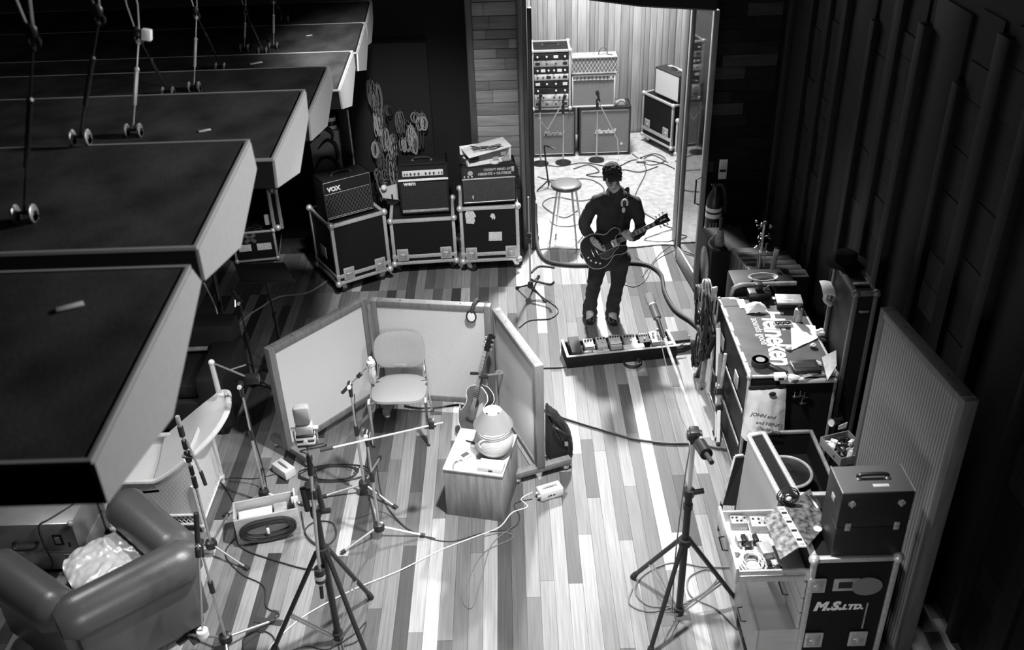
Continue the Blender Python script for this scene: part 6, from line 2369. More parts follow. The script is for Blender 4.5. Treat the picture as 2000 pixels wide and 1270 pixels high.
# carrier bag hung on the trunk front
yb = TY0 - .035
cor = [(1461, 762), (1535, 757), (1528, 868), (1447, 850)]
P = [atY(x, y, yb) for x, y in cor]
t = thing('carrier_bag', 'white plastic carrier bag with printed lettering hanging on the trunk front', 'bag', P[0])
rows = []
for j in range(15):
    v = j / 14
    a, c = P[0].lerp(P[3], v), P[1].lerp(P[2], v)
    rows.append([a.lerp(c, i / 14) + V((0, -.012 - .07 * math.sin(PI * i / 14) ** .7 * (v ** .6) + .014 * mn.noise(V((i * .45, j * .5, 5))) - .01 * math.sin(i * 2.1 + j * .35) * v, .02 * (1 - (2 * i / 14 - 1) ** 2) * -(v > .9))) for i in range(15)])
BAGM = mat('white_polythene', .62, .35, bump=(25, .5))
B().sheet(rows, .003).build('bag_body', BAGM, t, smooth=70)
B().box(P[0].x, P[1].x, yb - .012, yb - .0, P[1].z - .0, P[1].z + .025, .003).build('bag_rim', PLASTIC, t)
hq = atY(1508, 768, yb - .03)
B().ball(hq + V((0, -.012, 0)), .028, 12, (1, .3, .7)).build('handle_hole', RUBBER, t)
INK = mat('print_ink', .08, .7)
for s, (x, y), sz in (('JOHN and', (1466, 812), .045), ('and HENRY', (1476, 828), .043), ('V of Jams', (1486, 842), .04)):
    p = atY(x, y, yb - .115)
    text('lettering', s, sz, INK, t, axes(p, V((.97, 0, -.22)).normalized(), V((.22, 0, .97)).normalized(), (0, -1, 0)), bold=.001)

# clamps and cords hanging on the trunk front, tools inside
for k, (x, y) in enumerate(((1552, 772), (1563, 770), (1571, 773), (1566, 785))):
    p = atY(x, y, TY0 - .012)
    t = thing('hanging_clip', ('first', 'second', 'third', 'lowest')[k] + ' small metal clip from the left hanging on the trunk front', 'clip', p)
    B().cyl(p + V((0, 0, .03)), p + V((.0, 0, -.03)), .004, n=6).build('hook', SATIN, t)
    B().cyl(p + V((-.015, -.004, -.01)), p + V((.03, -.004, -.014)), .005, n=6).build('bar', SATIN, t)
p = atY(1624, 826, TY0 - .25)
t = thing('small_torch', 'small round torch with a pale face lying on the open case', 'torch', p)
B().cyl(p, p + V((.09, .05, -.01)), .028, .02, 16).build('barrel', STEELDARK, t)
B().lathe([(.0, 0), (.026, 0), (.028, -.004), (.028, .008)], 16, look(p + V((-.002, -.001, 0)), p + V((.09, .05, -.01)))).build('face', WHITE, t)
B().cyl(V((p.x + .05, p.y + .03, .56)), p + V((.05, .03, -.03)), .012, n=8).build('stand', STEELDARK, t)
q = atY(1638, 832, TY0 - .25)
t = thing('pale_plectrum', 'pale triangular tag beside the small torch', 'tag', q)
B().prism([(0, 0), (.06, .03), (.055, -.02), (.0, -.035)], -.004, .004, M.Translation(q) @ M.Rotation(PI / 2, 4, 'X')).build('tag', PALEMETAL, t)
B().cyl(V((q.x + .04, q.y, .56)), q + V((.04, 0, -.01)), .005, n=6).build('wire', STEELDARK, t)

# open case between trunk and drawers
t = thing('open_case', 'black open case between the trunk and the drawer cabinet, dark inside', 'flight case', (1.72, 4.74, 0))
w, d, h = .48, 1.02, .56
for a in ((0, w, 0, .016, 0, h), (0, w, d - .016, d, 0, h), (0, .016, .016, d - .016, 0, h), (w - .016, w, .016, d - .016, 0, h), (.016, w - .016, .016, d - .016, 0, .34)):
    B(False).box(*a).build('panel', CASEBLACK, t, smooth=0)
e = OLDMETAL
for x in (-.004, w - .02):
    B(False).box(x, x + .024, 0, d, h - .022, h + .003, .003).build('edge', e, t)
for y in (-.004, d - .02):
    B(False).box(.02, w - .02, y, y + .024, h - .022, h + .003, .003).build('edge', e, t)
c = at(1535, 925, .6)
t = thing('cymbal', 'dark disc with a pale rim lying in the open case behind the drawer cabinet', 'cymbal', (c.x + .05, c.y + .12, .36))
B(False).lathe([(.0, .20), (.04, .195), (.05, .17), (.17, .15), (.175, .145), (.05, .16), (0, .165)], 30).build('disc', STEELDARK, t, smooth=60)
B(False).tube([(.172 * math.cos(a * PI / 16), .172 * math.sin(a * PI / 16), .152) for a in range(32)], .012, 8, True).build('rim', OLDMETAL, t, label='pale rim')
B(False).cyl((0, 0, -.02), (0, 0, .15), .1, n=20).build('padding', SOFABLACK, t)
# long lid strip leaning diagonally
a, c = at(1462, 853, .95), at(1526, 975, 1.03)
t = thing('case_lid', 'long narrow case lid with twin aluminium edges, leaning behind the open drawer', 'case lid', a)
sd = V((.11, .03, 0))
B().bar(a, c, .03, .03, .004).build('edge', ALU, t)
B().bar(a + sd, c + sd, .03, .03, .004).build('edge', ALU, t)
b = B()
b.sheet([[a, c], [a + sd, c + sd]], .006)
b.build('web', CASEBLACK, t, smooth=0)
B().bar(a, a + sd, .03, .03, .004).build('edge', ALU, t)
B().bar(a + sd * .5 + V((0, 0, -.01)), V((a.x + .06, a.y, .0)), .03, .06).build('leg', CASEBLACK, t)
b = B()
q0, q1, q2, q3 = a + V((.0, -.02, -.02)), c + V((-.0, .02, -.02)), V((c.x - .04, c.y, .25)), V((a.x - .02, a.y, .25))
b.sheet([[q0, q1], [q3, q2]], .01)
b.build('side_panel', mat('grey_panel', .28, .6), t, smooth=0)
# black wedge case at floor, left
q0, q1, q2, q3 = at(1411, 984, .28), at(1440, 985, .28), at(1452, 890, .62), at(1436, 892, .62)
t = thing('wedge_case', 'black wedge shaped case with bright edges left of the leaning lid', 'case', V((q0.x, q0.y, 0)))
b = B()
b.sheet([[q0, q3], [q1, q2]], .03)
b.build('panel', CASEBLACK, t, smooth=0)
for m0, m1 in ((q0, q3), (q1, q2), (q3, q2), (q0, q1)):
    B().bar(m0, m1, .02, .02, .003).build('edge', OLDMETAL, t)
for qq in (q0, q1):
    B().cyl(V((qq.x, qq.y + .02, 0)), qq + V((0, .02, 0)), .012, n=8).build('leg', STEELDARK, t)
# clear tray of oddments
c0 = at(1640, 912, .84)
t = thing('oddments_tray', 'clear plastic tray crammed with adapters and plugs beside the tall ribbed screen', 'tray', c0, .28)
CLT = mat('smoky_plastic', .35, .2, trans=.5)
w, d = .22, .25
for a in ((0, w, 0, .005, 0, .07), (0, w, d - .005, d, 0, .07), (0, .005, .005, d - .005, 0, .07), (w - .005, w, .005, d - .005, 0, .07), (.005, w - .005, .005, d - .005, 0, .005)):
    B(False).box(*a).build('tray_side', CLT, t, smooth=0)
cT = M.Translation(c0) @ M.Rotation(.28, 4, 'Z')
for k in range(16):
    x, y = .035 + (k % 4) * .05, .035 + (k // 4) * .058
    m_ = (STEELDARK, PALEMETAL, OLDMETAL, PLASTIC, WHITE)[k * 7 % 5]
    T = cT @ M.Translation((x, y, .02 + .012 * (k % 3))) @ M.Rotation(k * .9, 4, 'Z') @ M.Rotation(.2, 4, 'X')
    b = B(); b.T = T
    if k % 3:
        b.box(-.024, .024, -.014, .014, -.01, .018, .003)
        b.cyl((.024, 0, .004), (.045, 0, .004), .006, n=8)
    else:
        b.tube([(.026 * math.cos(a * PI / 6), .026 * math.sin(a * PI / 6), .01) for a in range(12)], .006, 6, True)
        b.box(-.01, .01, -.03, .03, -.008, .006)
    tag(b.build('adapter', m_), ('dark', 'pale', 'grey', 'black', 'white')[k * 7 % 5] + (' plug' if k % 3 else ' lead loop') + ', ' + ('first', 'second', 'third', 'fourth')[k % 4] + ' from left in ' + ('nearest', 'second', 'third', 'farthest')[k // 4] + ' row of the tray', 'adapter', 'oddments in the clear tray')
B().cyl(V((c0.x + .1, c0.y + .15, .56)), V((c0.x + .1, c0.y + .15, .84)), .05, n=12).build('pedestal', CASEBLACK, t)

# ---- drawer cabinet end with stencilled letters
CX0, CX1, CY0, CY1, CZ = 1.66, 2.17, 4.0, 4.58, 1.0
t = thing('drawer_cabinet', 'black rolling drawer cabinet lettered on its end, metal edged, bottom right', 'drawer cabinet', (CX0, CY0, 0))
w, d = CX1 - CX0, CY1 - CY0
cab = t
case_body(t, w, d, CZ, .06, .032) if False else case_body(t, w, d, CZ - .06, .06, .032)
casters(t, w, d, .06, r=.028)
text('lettering', 'M.S.', .095, WHITE, t, axes((CX0 + .06, CY0 + .008, CZ - .43), (1, 0, 0), (0, 0, 1), (0, -1, 0)), shear=.22, bold=.006, space=1.08)
text('lettering', 'LTD.', .058, WHITE, t, axes((CX0 + .23, CY0 + .008, CZ - .43), (1, 0, 0), (0, 0, 1), (0, -1, 0)), shear=.22, bold=.004, space=1.08)
latch(t, .05, CZ - .21, .05)
latch(t, .09, CZ - .68, .055)
latch(t, .36, CZ - .68, .055)
B(False).box(.15, .30, .004, .012, CZ - .27, CZ - .17, .003).build('handle_plate', OLDMETAL, t)
B(False).box(.18, .26, .002, .006, CZ - .245, CZ - .195).build('handle_recess', RUBBER, t, smooth=0)
B(False).lathe([(.0, -.004), (.085, -.004), (.09, 0), (.09, .008)], 28, M.Translation((.35, .008, CZ - .235)) @ M.Diagonal((1, 1, .8, 1)) @ M.Rotation(PI / 2, 4, 'X')).build('round_paddle', mat('paddle_grey', .16, .6), t)
B(False).box(.375, .382, .004, .011, CZ - .60, CZ - .38).build('paddle_stick', OLDMETAL, t, smooth=0)
PALEDRAWER = mat('drawer_front_board', .42, .55, noise=(1, .08), stretch=(4, 20, 20))
zs = [(.80, .925), (.665, .79), (.54, .655), (.40, .53), (.08, .39)]
pulls = (.41, 0, 0, .0, .24)
bot = {}
for k, ((z0, z1), pl) in enumerate(zip(zs, pulls)):
    x1 = -.004 - pl
    y0, y1 = .03, d - .03
    dr = B(False).box(x1 - .018, x1, y0 - .01, y1 + .01, z0, z1, .003).build('drawer', PALEDRAWER if k else ALU, t)
    if pl > .05:
        zz = z1 - .02 if k else min(z1 - .02, z0 + .09)
        o = B(False)
        o.box(x1, x1 + pl + .1, y0, y0 + .012, z0, zz)
        o.box(x1, x1 + pl + .1, y1 - .012, y1, z0, zz)
        o.box(x1, x1 + pl + .1, y0 + .012, y1 - .012, z0, z0 + .01)
        if k:
            o.box(x1, x1 + pl + .1, y0, y1, zz, zz + .012)
        o.build('drawer_side', ALU if k == 0 else PALEDRAWER, dr, smooth=0)
        bot[k] = (CX0 + x1, CX0, CY0 + y0, CY0 + y1, z0 + .01)
    ym = (y0 + y1) / 2
    B(False).tube([(x1 - .018, ym - .06, (z0 + z1) / 2), (x1 - .05, ym - .055, (z0 + z1) / 2), (x1 - .05, ym + .055, (z0 + z1) / 2), (x1 - .018, ym + .06, (z0 + z1) / 2)], .005, 6).build('handle', STEELDARK, dr)
for (x0, x1) in ((-.42, -.02),):
    B(False).box(x0, x1, .022, .03, .84, .86, .002).build('runner', SATIN, t)
x0, x1, y0, y1, zb = bot[0]
zb += .0005
# contents of the open drawer
def in_drawer(px, py, dz=0):
    return at(px, py, zb + .06)


for k, (u, v, L, W_, n, lab) in enumerate(((.05, .82, .10, .07, 4, 'small pale patch panel at the far left of the open drawer'), (.17, .76, .17, .09, 5, 'larger pale patch panel at the far end of the open drawer'))):
    p = V((x0 + u, y0 + v * (y1 - y0), zb))
    t2 = thing('patch_bay', lab, 'patch panel', p, -.05)
    B(False).box(0, L, 0, W_, 0, .06, .003).build('body', OLDMETAL, t2)
    for i in range(n):
        for j in range(2):
            B(False).lathe([(.008, 0), (.008, .003)], 10, M.Translation((L * (i + .5) / n, W_ * (.3 + .4 * j), .06))).build('socket', PLASTIC if (i + j) % 3 else WHITE, t2)
for k in range(4):
    p = V((x0 + .07 + .035 * k, y0 + .60 * (y1 - y0), zb))
    t2 = thing('plug_adapter', ('first', 'second', 'third', 'fourth')[k] + ' dark plug adapter from the left in the open drawer row', 'adapter', p, .1)
    B(False).box(-.014, .014, -.03, .03, 0, .05, .004).build('body', STEELDARK if k % 2 else OLDMETAL, t2)
    B(False).cyl((0, -.03, .025), (0, -.05, .025), .008, n=8).build('tip', SATIN, t2)
c = V((x0 + .11, y0 + .22 * (y1 - y0), zb))
b = B(False)
for i in range(9):
    rr = .062 + .02 * rnd.uniform(-1, 1)
    ox_, oy_ = rnd.uniform(-.012, .012), rnd.uniform(-.012, .012)
    b.tube([c + V((ox_ + rr * math.cos(a * PI / 9), oy_ + 1.2 * rr * math.sin(a * PI / 9), .008 + .006 * i + .004 * math.sin(a + i))) for a in range(18)], .0035, 6, True)
tag(b.build('coiled_lead', CABLEWHITE), 'pale lead coiled in the near left of the open drawer', 'cable')
p = V((x0 + .03, y0 + .42 * (y1 - y0), zb))
t2 = thing('white_reel', 'small white reel at the left side of the open drawer', 'reel', p)
B(False).cyl((0, 0, 0), (0, 0, .04), .02, n=14).build('core', WHITE, t2)
B(False).cyl((0, 0, .04), (0, 0, .045), .026, n=14).build('flange', WHITE, t2)
p = V((x0 + .21, y0 + .42 * (y1 - y0), zb))
t2 = thing('grey_box', 'small grey metal box in the middle of the open drawer', 'box', p, .15)
B(False).box(-.03, .04, -.05, .05, 0, .055, .004).build('body', OLDMETAL, t2)
B(False).cyl((0, .05, .03), (0, .07, .03), .01, n=10).build('socket', STEELDARK, t2)
for k, (u, v) in enumerate(((.2, .2), (.25, .12), (.12, .5))):
    p = V((x0 + u, y0 + v * (y1 - y0), zb))
    t2 = thing('black_plug', ('black plug beside the coiled lead', 'black plug near the front of the open drawer', 'black plug behind the white reel')[k], 'plug', p, k * .7)
    B(False).box(-.025, .025, -.02, .02, 0, .045, .008).build('body', PLASTIC, t2)
    B(False).cyl((.025, 0, .02), (.045, 0, .02), .007, n=8).build('pin', SATIN, t2)
# magazine lying open, face down, across the drawer edge
zt = CZ + .012
p0, p1 = at(1524, 992, zt + .05), at(1568, 1070, zt + .05)
lft = [at(1492, 1017, zt - .0), at(1524, 1097, zt - .0)]
rgt = [at(1581, 961, zt + .0), at(1613, 1031, zt + .0)]
t2 = thing('open_book', 'picture book lying open face down across the drawer and cabinet top', 'book', (p0.x, p0.y, CZ))
COVER = mat('picture_cover', .16, .35, noise=(34, .9))
COVER2 = mat('picture_cover_dark', .09, .35, noise=(30, .95))
B().sheet([[lft[0] + V((0, 0, .01)), p0 + V((-.02, 0, 0))], [lft[1] + V((0, 0, .01)), p1 + V((-.02, 0, 0))]], .008).build('front_cover', COVER, t2, smooth=0)
B().sheet([[p0 + V((.022, 0, 0)), rgt[0] + V((0, 0, .02))], [p1 + V((.022, 0, 0)), rgt[1] + V((0, 0, .02))]], .008).build('back_cover', COVER2, t2, smooth=0)
b = B()
b.sheet([[p0 + V((-.02, 0, 0)), p0 + V((.022, 0, 0))], [p1 + V((-.02, 0, 0)), p1 + V((.022, 0, 0))]], .01)
b.build('spine', PALEMETAL, t2, smooth=0)
for k in range(9):
    q = p0.lerp(p1, (k + .5) / 9) + V((0, 0, .011))
    B().box(-.016, .016, -.011, .007, 0, .0015, 0, M.Translation(q)).build('spine_print', PLASTIC if k % 2 else OLDMETAL, t2, smooth=0)
B().lathe([(.024, 0), (.024, .0015)], 18, M.Translation(rgt[1].lerp(p1, .35) + V((0, .02, .026)))).build('round_sticker', WHITE, t2, smooth=0)
# small fan / wire-grilled lamp and chrome microphone
p = at(1540, 972, CZ + .13)
t2 = thing('desk_fan', 'small black wire-grilled fan at the far end of the open drawer', 'fan', (p.x, p.y, zb))
for r_, dx in ((.062, 0), (.045, -.012), (.066, .03), (.026, -.016)):
    B().tube([p + V((r_ * math.cos(a * PI / 12), dx * .5, r_ * math.sin(a * PI / 12))) for a in range(24)], .004, 6, True).build('guard_ring', STEELDARK, t2)
for k in range(8):
    a = k * PI / 4
    B().tube([p + V((.01 * math.cos(a), -.01, .01 * math.sin(a))), p + V((.045 * math.cos(a), -.006, .045 * math.sin(a))), p + V((.064 * math.cos(a), .01, .064 * math.sin(a)))], .0025, 5).build('guard_wire', STEELDARK, t2)
B().ball(p + V((0, .0, 0)), .022, 12).build('hub', WHITE, t2)
B().cyl(p + V((-.03, .01, -.05)), V((p.x - .03, p.y + .01, zb + .01)), .014, n=10).build('stem', STEELDARK, t2)
B().cyl(V((p.x - .03, p.y + .01, zb + .0)), V((p.x - .03, p.y + .01, zb + .015)), .05, n=16).build('base', STEELDARK, t2)
p = at(1592, 985, CZ + .03)
t2 = thing('chrome_microphone', 'chrome capsule microphone lying on the cabinet top behind the book', 'microphone', (p.x, p.y, CZ))
B().tube([p + V((-.02, .06, 0)), p + V((-.01, .03, 0)), p + V((.0, -.02, 0)), p + V((.005, -.05, 0))], [.024, .03, .03, .018], 14).build('body', CHROME, t2)
B().tube([p + V((.005, -.05, -.005)), p + V((.03, -.12, -.012))], [.012, .01], 10).build('handle', STEELDARK, t2)
# ---- black tool case on the cabinet
z0 = CZ + .002
t = thing('tool_case', 'black case with handle and four catches standing on the drawer cabinet', 'case', (1.765, 4.02, z0))
w, d, h = .405, .235, .475
B(False).box(0, w, 0, d, 0, h * .46, .006).build('lower_body', DARKBOX, t)
B(False).box(0, w, 0, d, h * .465, h, .006).build('upper_body', DARKBOX, t)
TOPG = mat('case_top_grey', .12, .5, bump=(200, .2))
B(False).box(.006, w - .006, .006, d - .006, h - .001, h + .002).build('top_cover', TOPG, t, smooth=0)
for x in (0, w - .006):
    B(False).box(x, x + .006, 0, d, h - .003, h + .005, .002).build('edge_trim', OLDMETAL, t)
hnd = B(False).tube(spline([(w * .3, d * .5, h), (w * .31, d * .5, h + .03), (w * .5, d * .5, h + .036), (w * .69, d * .5, h + .03), (w * .7, d * .5, h)], 5), .012, 8).build('handle', PLASTIC, t)
for x in (w * .3, w * .7):
    B(False).ball((x, d * .5, h + .008), .018, 10).build('handle_end', SATIN, hnd)
B(False).box(w * .46, w * .68, d * .2, d * .3, h + .002, h + .0035).build('label', WHITE, t, smooth=0)
for x in (w * .16, w * .84):
    b = B(False)
    b.lathe([(.022, 0), (.02, .006), (.008, .008)], 12, M.Translation((x, 0, h * .84)) @ M.Rotation(PI / 2, 4, 'X'))
    b.box(x - .006, x + .006, -.01, 0, h * .84 - .024, h * .84 + .024, .002)
    b.build('catch', OLDMETAL, t)
    b = B(False)
    b.box(x - .016, x + .016, -.007, 0, h * .42, h * .54, .003)
    b.box(x - .01, x + .01, -.011, -.006, h * .43, h * .48, .002)
    b.build('catch', OLDMETAL, t)
B(False).box(-.008, 0, d * .35, d * .55, h * .72, h * .80, .003).build('side_catch', OLDMETAL, t)
B(False).tube([(w + .006, .01, 0), (w + .008, .01, h * .55)], .004, 6).build('cord', OLDMETAL, t)

# ---- tall ribbed screen at right
pa, pb = at(1720, 600, 1.885), at(1885, 785, 1.885)
gr, gro, grd, grw = gobo((1720, 600), (1885, 785), 2.04, 'tall ribbed cloth screen standing at right by the tool case', None, .0, 2.04, FABRIC2, FRAMEDARK, .05, .08, ())

# ---- heap on the trunk's left side: leads, leaning stands
LX = TX0 - .02
for k, (x, y, z, r_, m_) in enumerate(((1432, 575, .95, .12, OLDMETAL), (1418, 600, .85, .14, CABLE), (1408, 640, .7, .13, CABLE), (1398, 585, .8, .12, CABLEGREY), (1395, 675, .45, .12, CABLE), (1412, 660, .55, .1, CABLEGREY), (1424, 585, .9, .1, CABLEGREY), (1388, 610, .65, .1, CABLE), (1385, 690, .2, .11, CABLE))):
    c = at(x, y, z)
    c.x = min(c.x, LX - .05)
    b = B(False)
    for i in range(5):
        a0 = rnd.uniform(0, 6)
        b.tube([c + V((rnd.uniform(-.004, .004) + .012 * i - .03 + .02 * math.sin(a * PI / 10 + a0), r_ * .75 * math.cos(a * PI / 10) * (1 + .05 * i), r_ * 1.2 * math.sin(a * PI / 10))) for a in range(20)], .009, 6, True)
    tag(b.build('lead_hank', m_), ('pale hank of hose at the far corner of the trunk', 'black hank of lead hung below the pale hose on the trunk side', 'black hank of lead halfway down the trunk side', 'grey hank of lead left of the pale hose', 'black hank of lead low at the trunk far end', 'grey hank of lead beside the round plug on the trunk side', 'thin grey hank at the trunk top corner', 'black hank of lead nearest the loom', 'lowest black hank of lead on the floor by the trunk')[k], 'cable', 'hanks of lead on the trunk side')
p = at(1407, 640, .8)
t = thing('multi_plug', 'round pale multi-pin plug hanging on the trunk side', 'plug', p)
T = look(p, p + V((-.7, -.5, .45)))
B().lathe([(.04, -.06), (.05, -.05), (.052, .0), (.045, .004)], 18, T).build('shell', OLDMETAL, t)
for i in range(6):
    B().cyl(T @ V((.028 * math.cos(i * PI / 3), .028 * math.sin(i * PI / 3), .003)), T @ V((.028 * math.cos(i * PI / 3), .028 * math.sin(i * PI / 3), .012)), .008, n=8).build('pin', PALEMETAL, t)
for k, (top, ft, m_, wd) in enumerate((((1424, 560, 1.1), (1412, 760), OLDMETAL, .05), ((1398, 655, .75), (1402, 735), STEELDARK, .05), ((1442, 640, .85), (1432, 860), PALEMETAL, .035), ((1428, 690, .7), (1420, 850), FRAMEWOOD, .03), ((1410, 735, .5), (1425, 870), PALEMETAL, .03), ((1449, 690, .8), (1440, 845), OLDMETAL, .025))):
    a = at(*top); a.x = min(a.x, TX0 - .03)
    f = at(ft[0], ft[1], .0)
    f.x = min(f.x, TX0 - .06)
    t = thing('folded_stand', ('first', 'second', 'third', 'fourth', 'fifth', 'sixth')[k] + ' folded stand from the far end leaning on the trunk side', 'stand', f, 0, 'folded stands leaning on the trunk')
    B().bar(f, a, wd, .022, .004).build('tube', m_, t)
    B().box(-.03, .03, -.02, .02, -.03, .03, .006, M.Translation(a.lerp(f, .45))).build('clamp', STEELDARK, t)
    B().ball(f + V((0, 0, .018)), .02, 8).build('foot', RUBBER, t)

# ---- back right: monitor, rack case, ribbed stack, clamps, banded cylinder
q = at(1390, 580, 0)
t = thing('floor_monitor', 'black speaker box with one round driver facing the room, below the banded cylinder', 'speaker', (1.98, 8.62, 0))
B(False).box(0, .4, 0, .55, 0, .62, .01).build('cabinet', BLACK, t)
T = M.Translation((-.002, .24, .33)) @ M.Rotation(-PI / 2, 4, 'Y')
b = B(False); b.T = T
b.lathe([(.19, 0), (.205, .004), (.205, .012), (.19, .016)], 28)
b.build('driver_ring', OLDMETAL, t)
b = B(False); b.T = T
b.lathe([(.19, .003), (.17, .006), (.06, -.02), (.05, .0), (.0, .012)], 28)
b.build('cone', RUBBER, t)
B(False).tube(spline([(.02, .05, .62), (-.01, .12, .66), (.1, .3, .66), (.16, .36, .62)], 5), .01, 6).build('handle', OLDMETAL, t)
RIB = mat('ribbed_black', .022, .5)
t = thing('stacked_rack', 'stepped stack of ribbed black units against the right wall', 'equipment stack', (2.15, 7.6, 0))
for k in range(6):
    B(False).box(0, .5, .16 * k, .16 * k + .15, 0, .86 - .035 * k, .006).build('unit', RIB, t)
for k in range(5):
    B(False).box(.02, .48, .16 * k + .05, .16 * k + .09, .86 - .035 * k, .866 - .035 * k).build('ridge', STEELDARK, t, smooth=0)
q = at(1437, 575, 1.02)
t = thing('edged_case', 'black case with a curved bright front edge at the far end of the trunk', 'case', (q.x - .02, 7.12, 0))
B(False).box(.02, .55, .0, .3, .0, 1.06, .02).build('body', CASEBLACK, t)
B(False).tube(spline([(.0, -.012, .72), (.0, -.012, 1.0), (.06, -.012, 1.07), (.2, -.012, 1.075), (.54, -.012, 1.075)], 6), .02, 8).build('edge', OLDMETAL, t)
c = V((q.x + .26, 7.2, 1.075))
b = B(False)
for i in range(4):
    b.tube([c + V(((.1 + .008 * i) * math.cos(a * PI / 10), (.055 + .004 * i) * math.sin(a * PI / 10), .006 + .005 * i)) for a in range(20)], .005, 6, True)
tag(b.build('coiled_lead', CABLEWHITE), 'white lead coiled on the curved-edge case', 'cable')
# chrome clamps on a stand
q = V((2.22, 7.72, .866))
z_ = q.z
t = thing('clamp_stand', 'cluster of chrome clamps on a short stand over the ribbed stack', 'stand', q)
B().cyl(q, q + V((0, 0, .5)), .012, n=8).build('pole', SATIN, t)
B().cyl(q, q + V((.0, 0, .015)), .07, n=14).build('base', STEELDARK, t)
for k in range(22):
    c = q + V((rnd.uniform(-.07, .08), rnd.uniform(-.05, .05), rnd.uniform(.16, .52)))
    b = B()
    if k % 2:
        b.ball(c, rnd.uniform(.012, .02), 8)
    else:
        b.cyl(c, c + V((rnd.uniform(-.05, .05), rnd.uniform(-.03, .03), rnd.uniform(-.05, .05))), .008, n=8)
    b.build('clamp', CHROME if k % 3 else STEELDARK, t)
for dx in (-.03, .03):
    B().cyl(q + V((dx, -.03, .06)), q + V((dx, -.03, .3)), .006, n=8).build('rod', CHROME, t)
t = thing('pale_tube', 'pale tube leaning on the clamp stand over the ribbed stack', 'tube', q + V((.1, -.06, 0)))
B().cyl(q + V((.09, -.09, .002)), q + V((.13, -.03, .24)), .024, n=14).build('tube', PALEMETAL, t)
B().cyl(q + V((.13, -.03, .24)), q + V((.133, -.025, .255)), .02, n=14).build('mouth', STEELDARK, t)
# banded cylinder hung by the switch
p = V((2.14, 9.4, 0))
t = thing('banded_cylinder', 'dark cylinder with three pale bands standing below the light switch', 'extinguisher', p)
zz = lambda y: atY(1408, y, 9.4).z
B(False).lathe([(.08, 0), (.085, .02), (.085, zz(392)), (.06, zz(378)), (.03, zz(370)), (.03, zz(362))], 22).build('cylinder', PLASTIC, t, smooth=40)
for a, c in ((409, 402), (421, 413), (448, 442)):
    B(False).cyl((0, 0, zz(a)), (0, 0, zz(c)), .087, n=22).build('band', WHITE, t)
for k in range(3):
    B(False).box(-.05 + k * .03, -.035 + k * .03, -.089, -.084, zz(438), zz(428)).build('print_patch', OLDMETAL, t, smooth=0)
B(False).tube(spline([(0, 0, zz(364)), (.06, -.02, zz(360)), (.1, -.05, zz(380)), (.11, -.05, zz(410))], 5), .016, 8).build('hose', RUBBER, t)
B(False).box(-.05, .03, -.015, .015, zz(362), zz(358), .004).build('lever', STEELDARK, t)
p = at(1408, 516, .66)
t = thing('pale_canister', 'pale tapering canister standing on the speaker box', 'canister', (2.08, 8.75, .622))
B(False).lathe([(.05, 0), (.052, .01), (.03, .17), (.026, .175)], 18).build('body', OLDMETAL, t)
B(False).cyl((0, 0, .175), (.0, 0, .3), .02, n=10).build('spout', STEELDARK, t)

# ================================================================ BOTTOM LEFT: armchair, metal case, wicker chair, dark sofa
A_ = [V((-3.44, 4.53, 0)), V((-2.78, 4.07, 0)), V((-2.20, 4.55, 0)), V((-2.80, 5.10, 0))]
t = thing('leather_armchair', 'grey leather club armchair with rolled back and arms, seen from behind, bottom left', 'armchair', (A_[1] + A_[2]) / 2)
zr = .62
RR = .145
path = [A_[0] + V((0, 0, zr)), A_[0].lerp(A_[1], .6) + V((0, 0, zr)), A_[1] + V((0, 0, zr))]


def roll(a, c, nm, extra=0.0):
    d = (c - a).normalized()
    b = B()
    a = a - d * extra
    c = c + d * extra
    L = (c - a).length
    pts, rs = [], []
    for i in range(13):
        k = i / 12
        e = min(k, 1 - k) * L
        r_ = RR * (1 - max(0, 1 - e / .05) ** 2 * .35)
        pts.append(a + d * (L * k) + V((0, 0, zr)))
        rs.append(r_)
    b.tube(pts, rs, 20)
    return b.build(nm, LEATHER, t, smooth=50)


roll(A_[1], A_[2], 'back_roll', .07)
roll(A_[0], A_[1] - (A_[1] - A_[0]).normalized() * .04, 'arm_roll', .02)
roll(A_[3], A_[2] - (A_[2] - A_[3]).normalized() * .04, 'arm_roll', .02)
for a, c, nm in ((A_[1], A_[2], 'back_panel'), (A_[0], A_[1], 'arm_panel'), (A_[3], A_[2], 'arm_panel')):
    d = (c - a).normalized()
    n = V((d.y, -d.x, 0))
    m = look(V((a.x, a.y, .0)), V((c.x, c.y, .0)))
    B().bar(V((a.x, a.y, .36)), V((c.x, c.y, .36)), .15, .58, .04).build(nm, LEATHER, t)
    B().tube([V((a.x, a.y, zr)) - d * .0 + V((0, 0, .001)), V((c.x, c.y, zr)) + V((0, 0, .001))], .02, 8).build('welt', LEATHER, t)
dx_ = (A_[2] - A_[1]).normalized()
dy_ = V((-dx_.y, dx_.x, 0))
c0 = A_[1] + dx_ * .1 + dy_ * .08
W_, D_ = (A_[2] - A_[1]).length - .2, .62
mtx = axes((c0.x, c0.y, 0), dx_, dy_, (0, 0, 1))
B().box(0, W_, 0, D_, .08, .30, .03, mtx).build('seat_base', LEATHER, t)
sc_ = cushion(W_ - .01, D_, .13, mtx @ M.Translation((W_ / 2, D_ / 2, .37)), .02)
sc_.w = True
sc_.build('seat_cushion', LEATHER, t, smooth=60)
for x, y in ((.05, .05), (W_ - .05, .05), (.05, D_ - .05), (W_ - .05, D_ - .05)):
    b = B(); b.T = mtx
    b.cyl((x, y, 0), (x, y, .09), .025, n=10)
    b.build('foot', DARKWOOD, t)
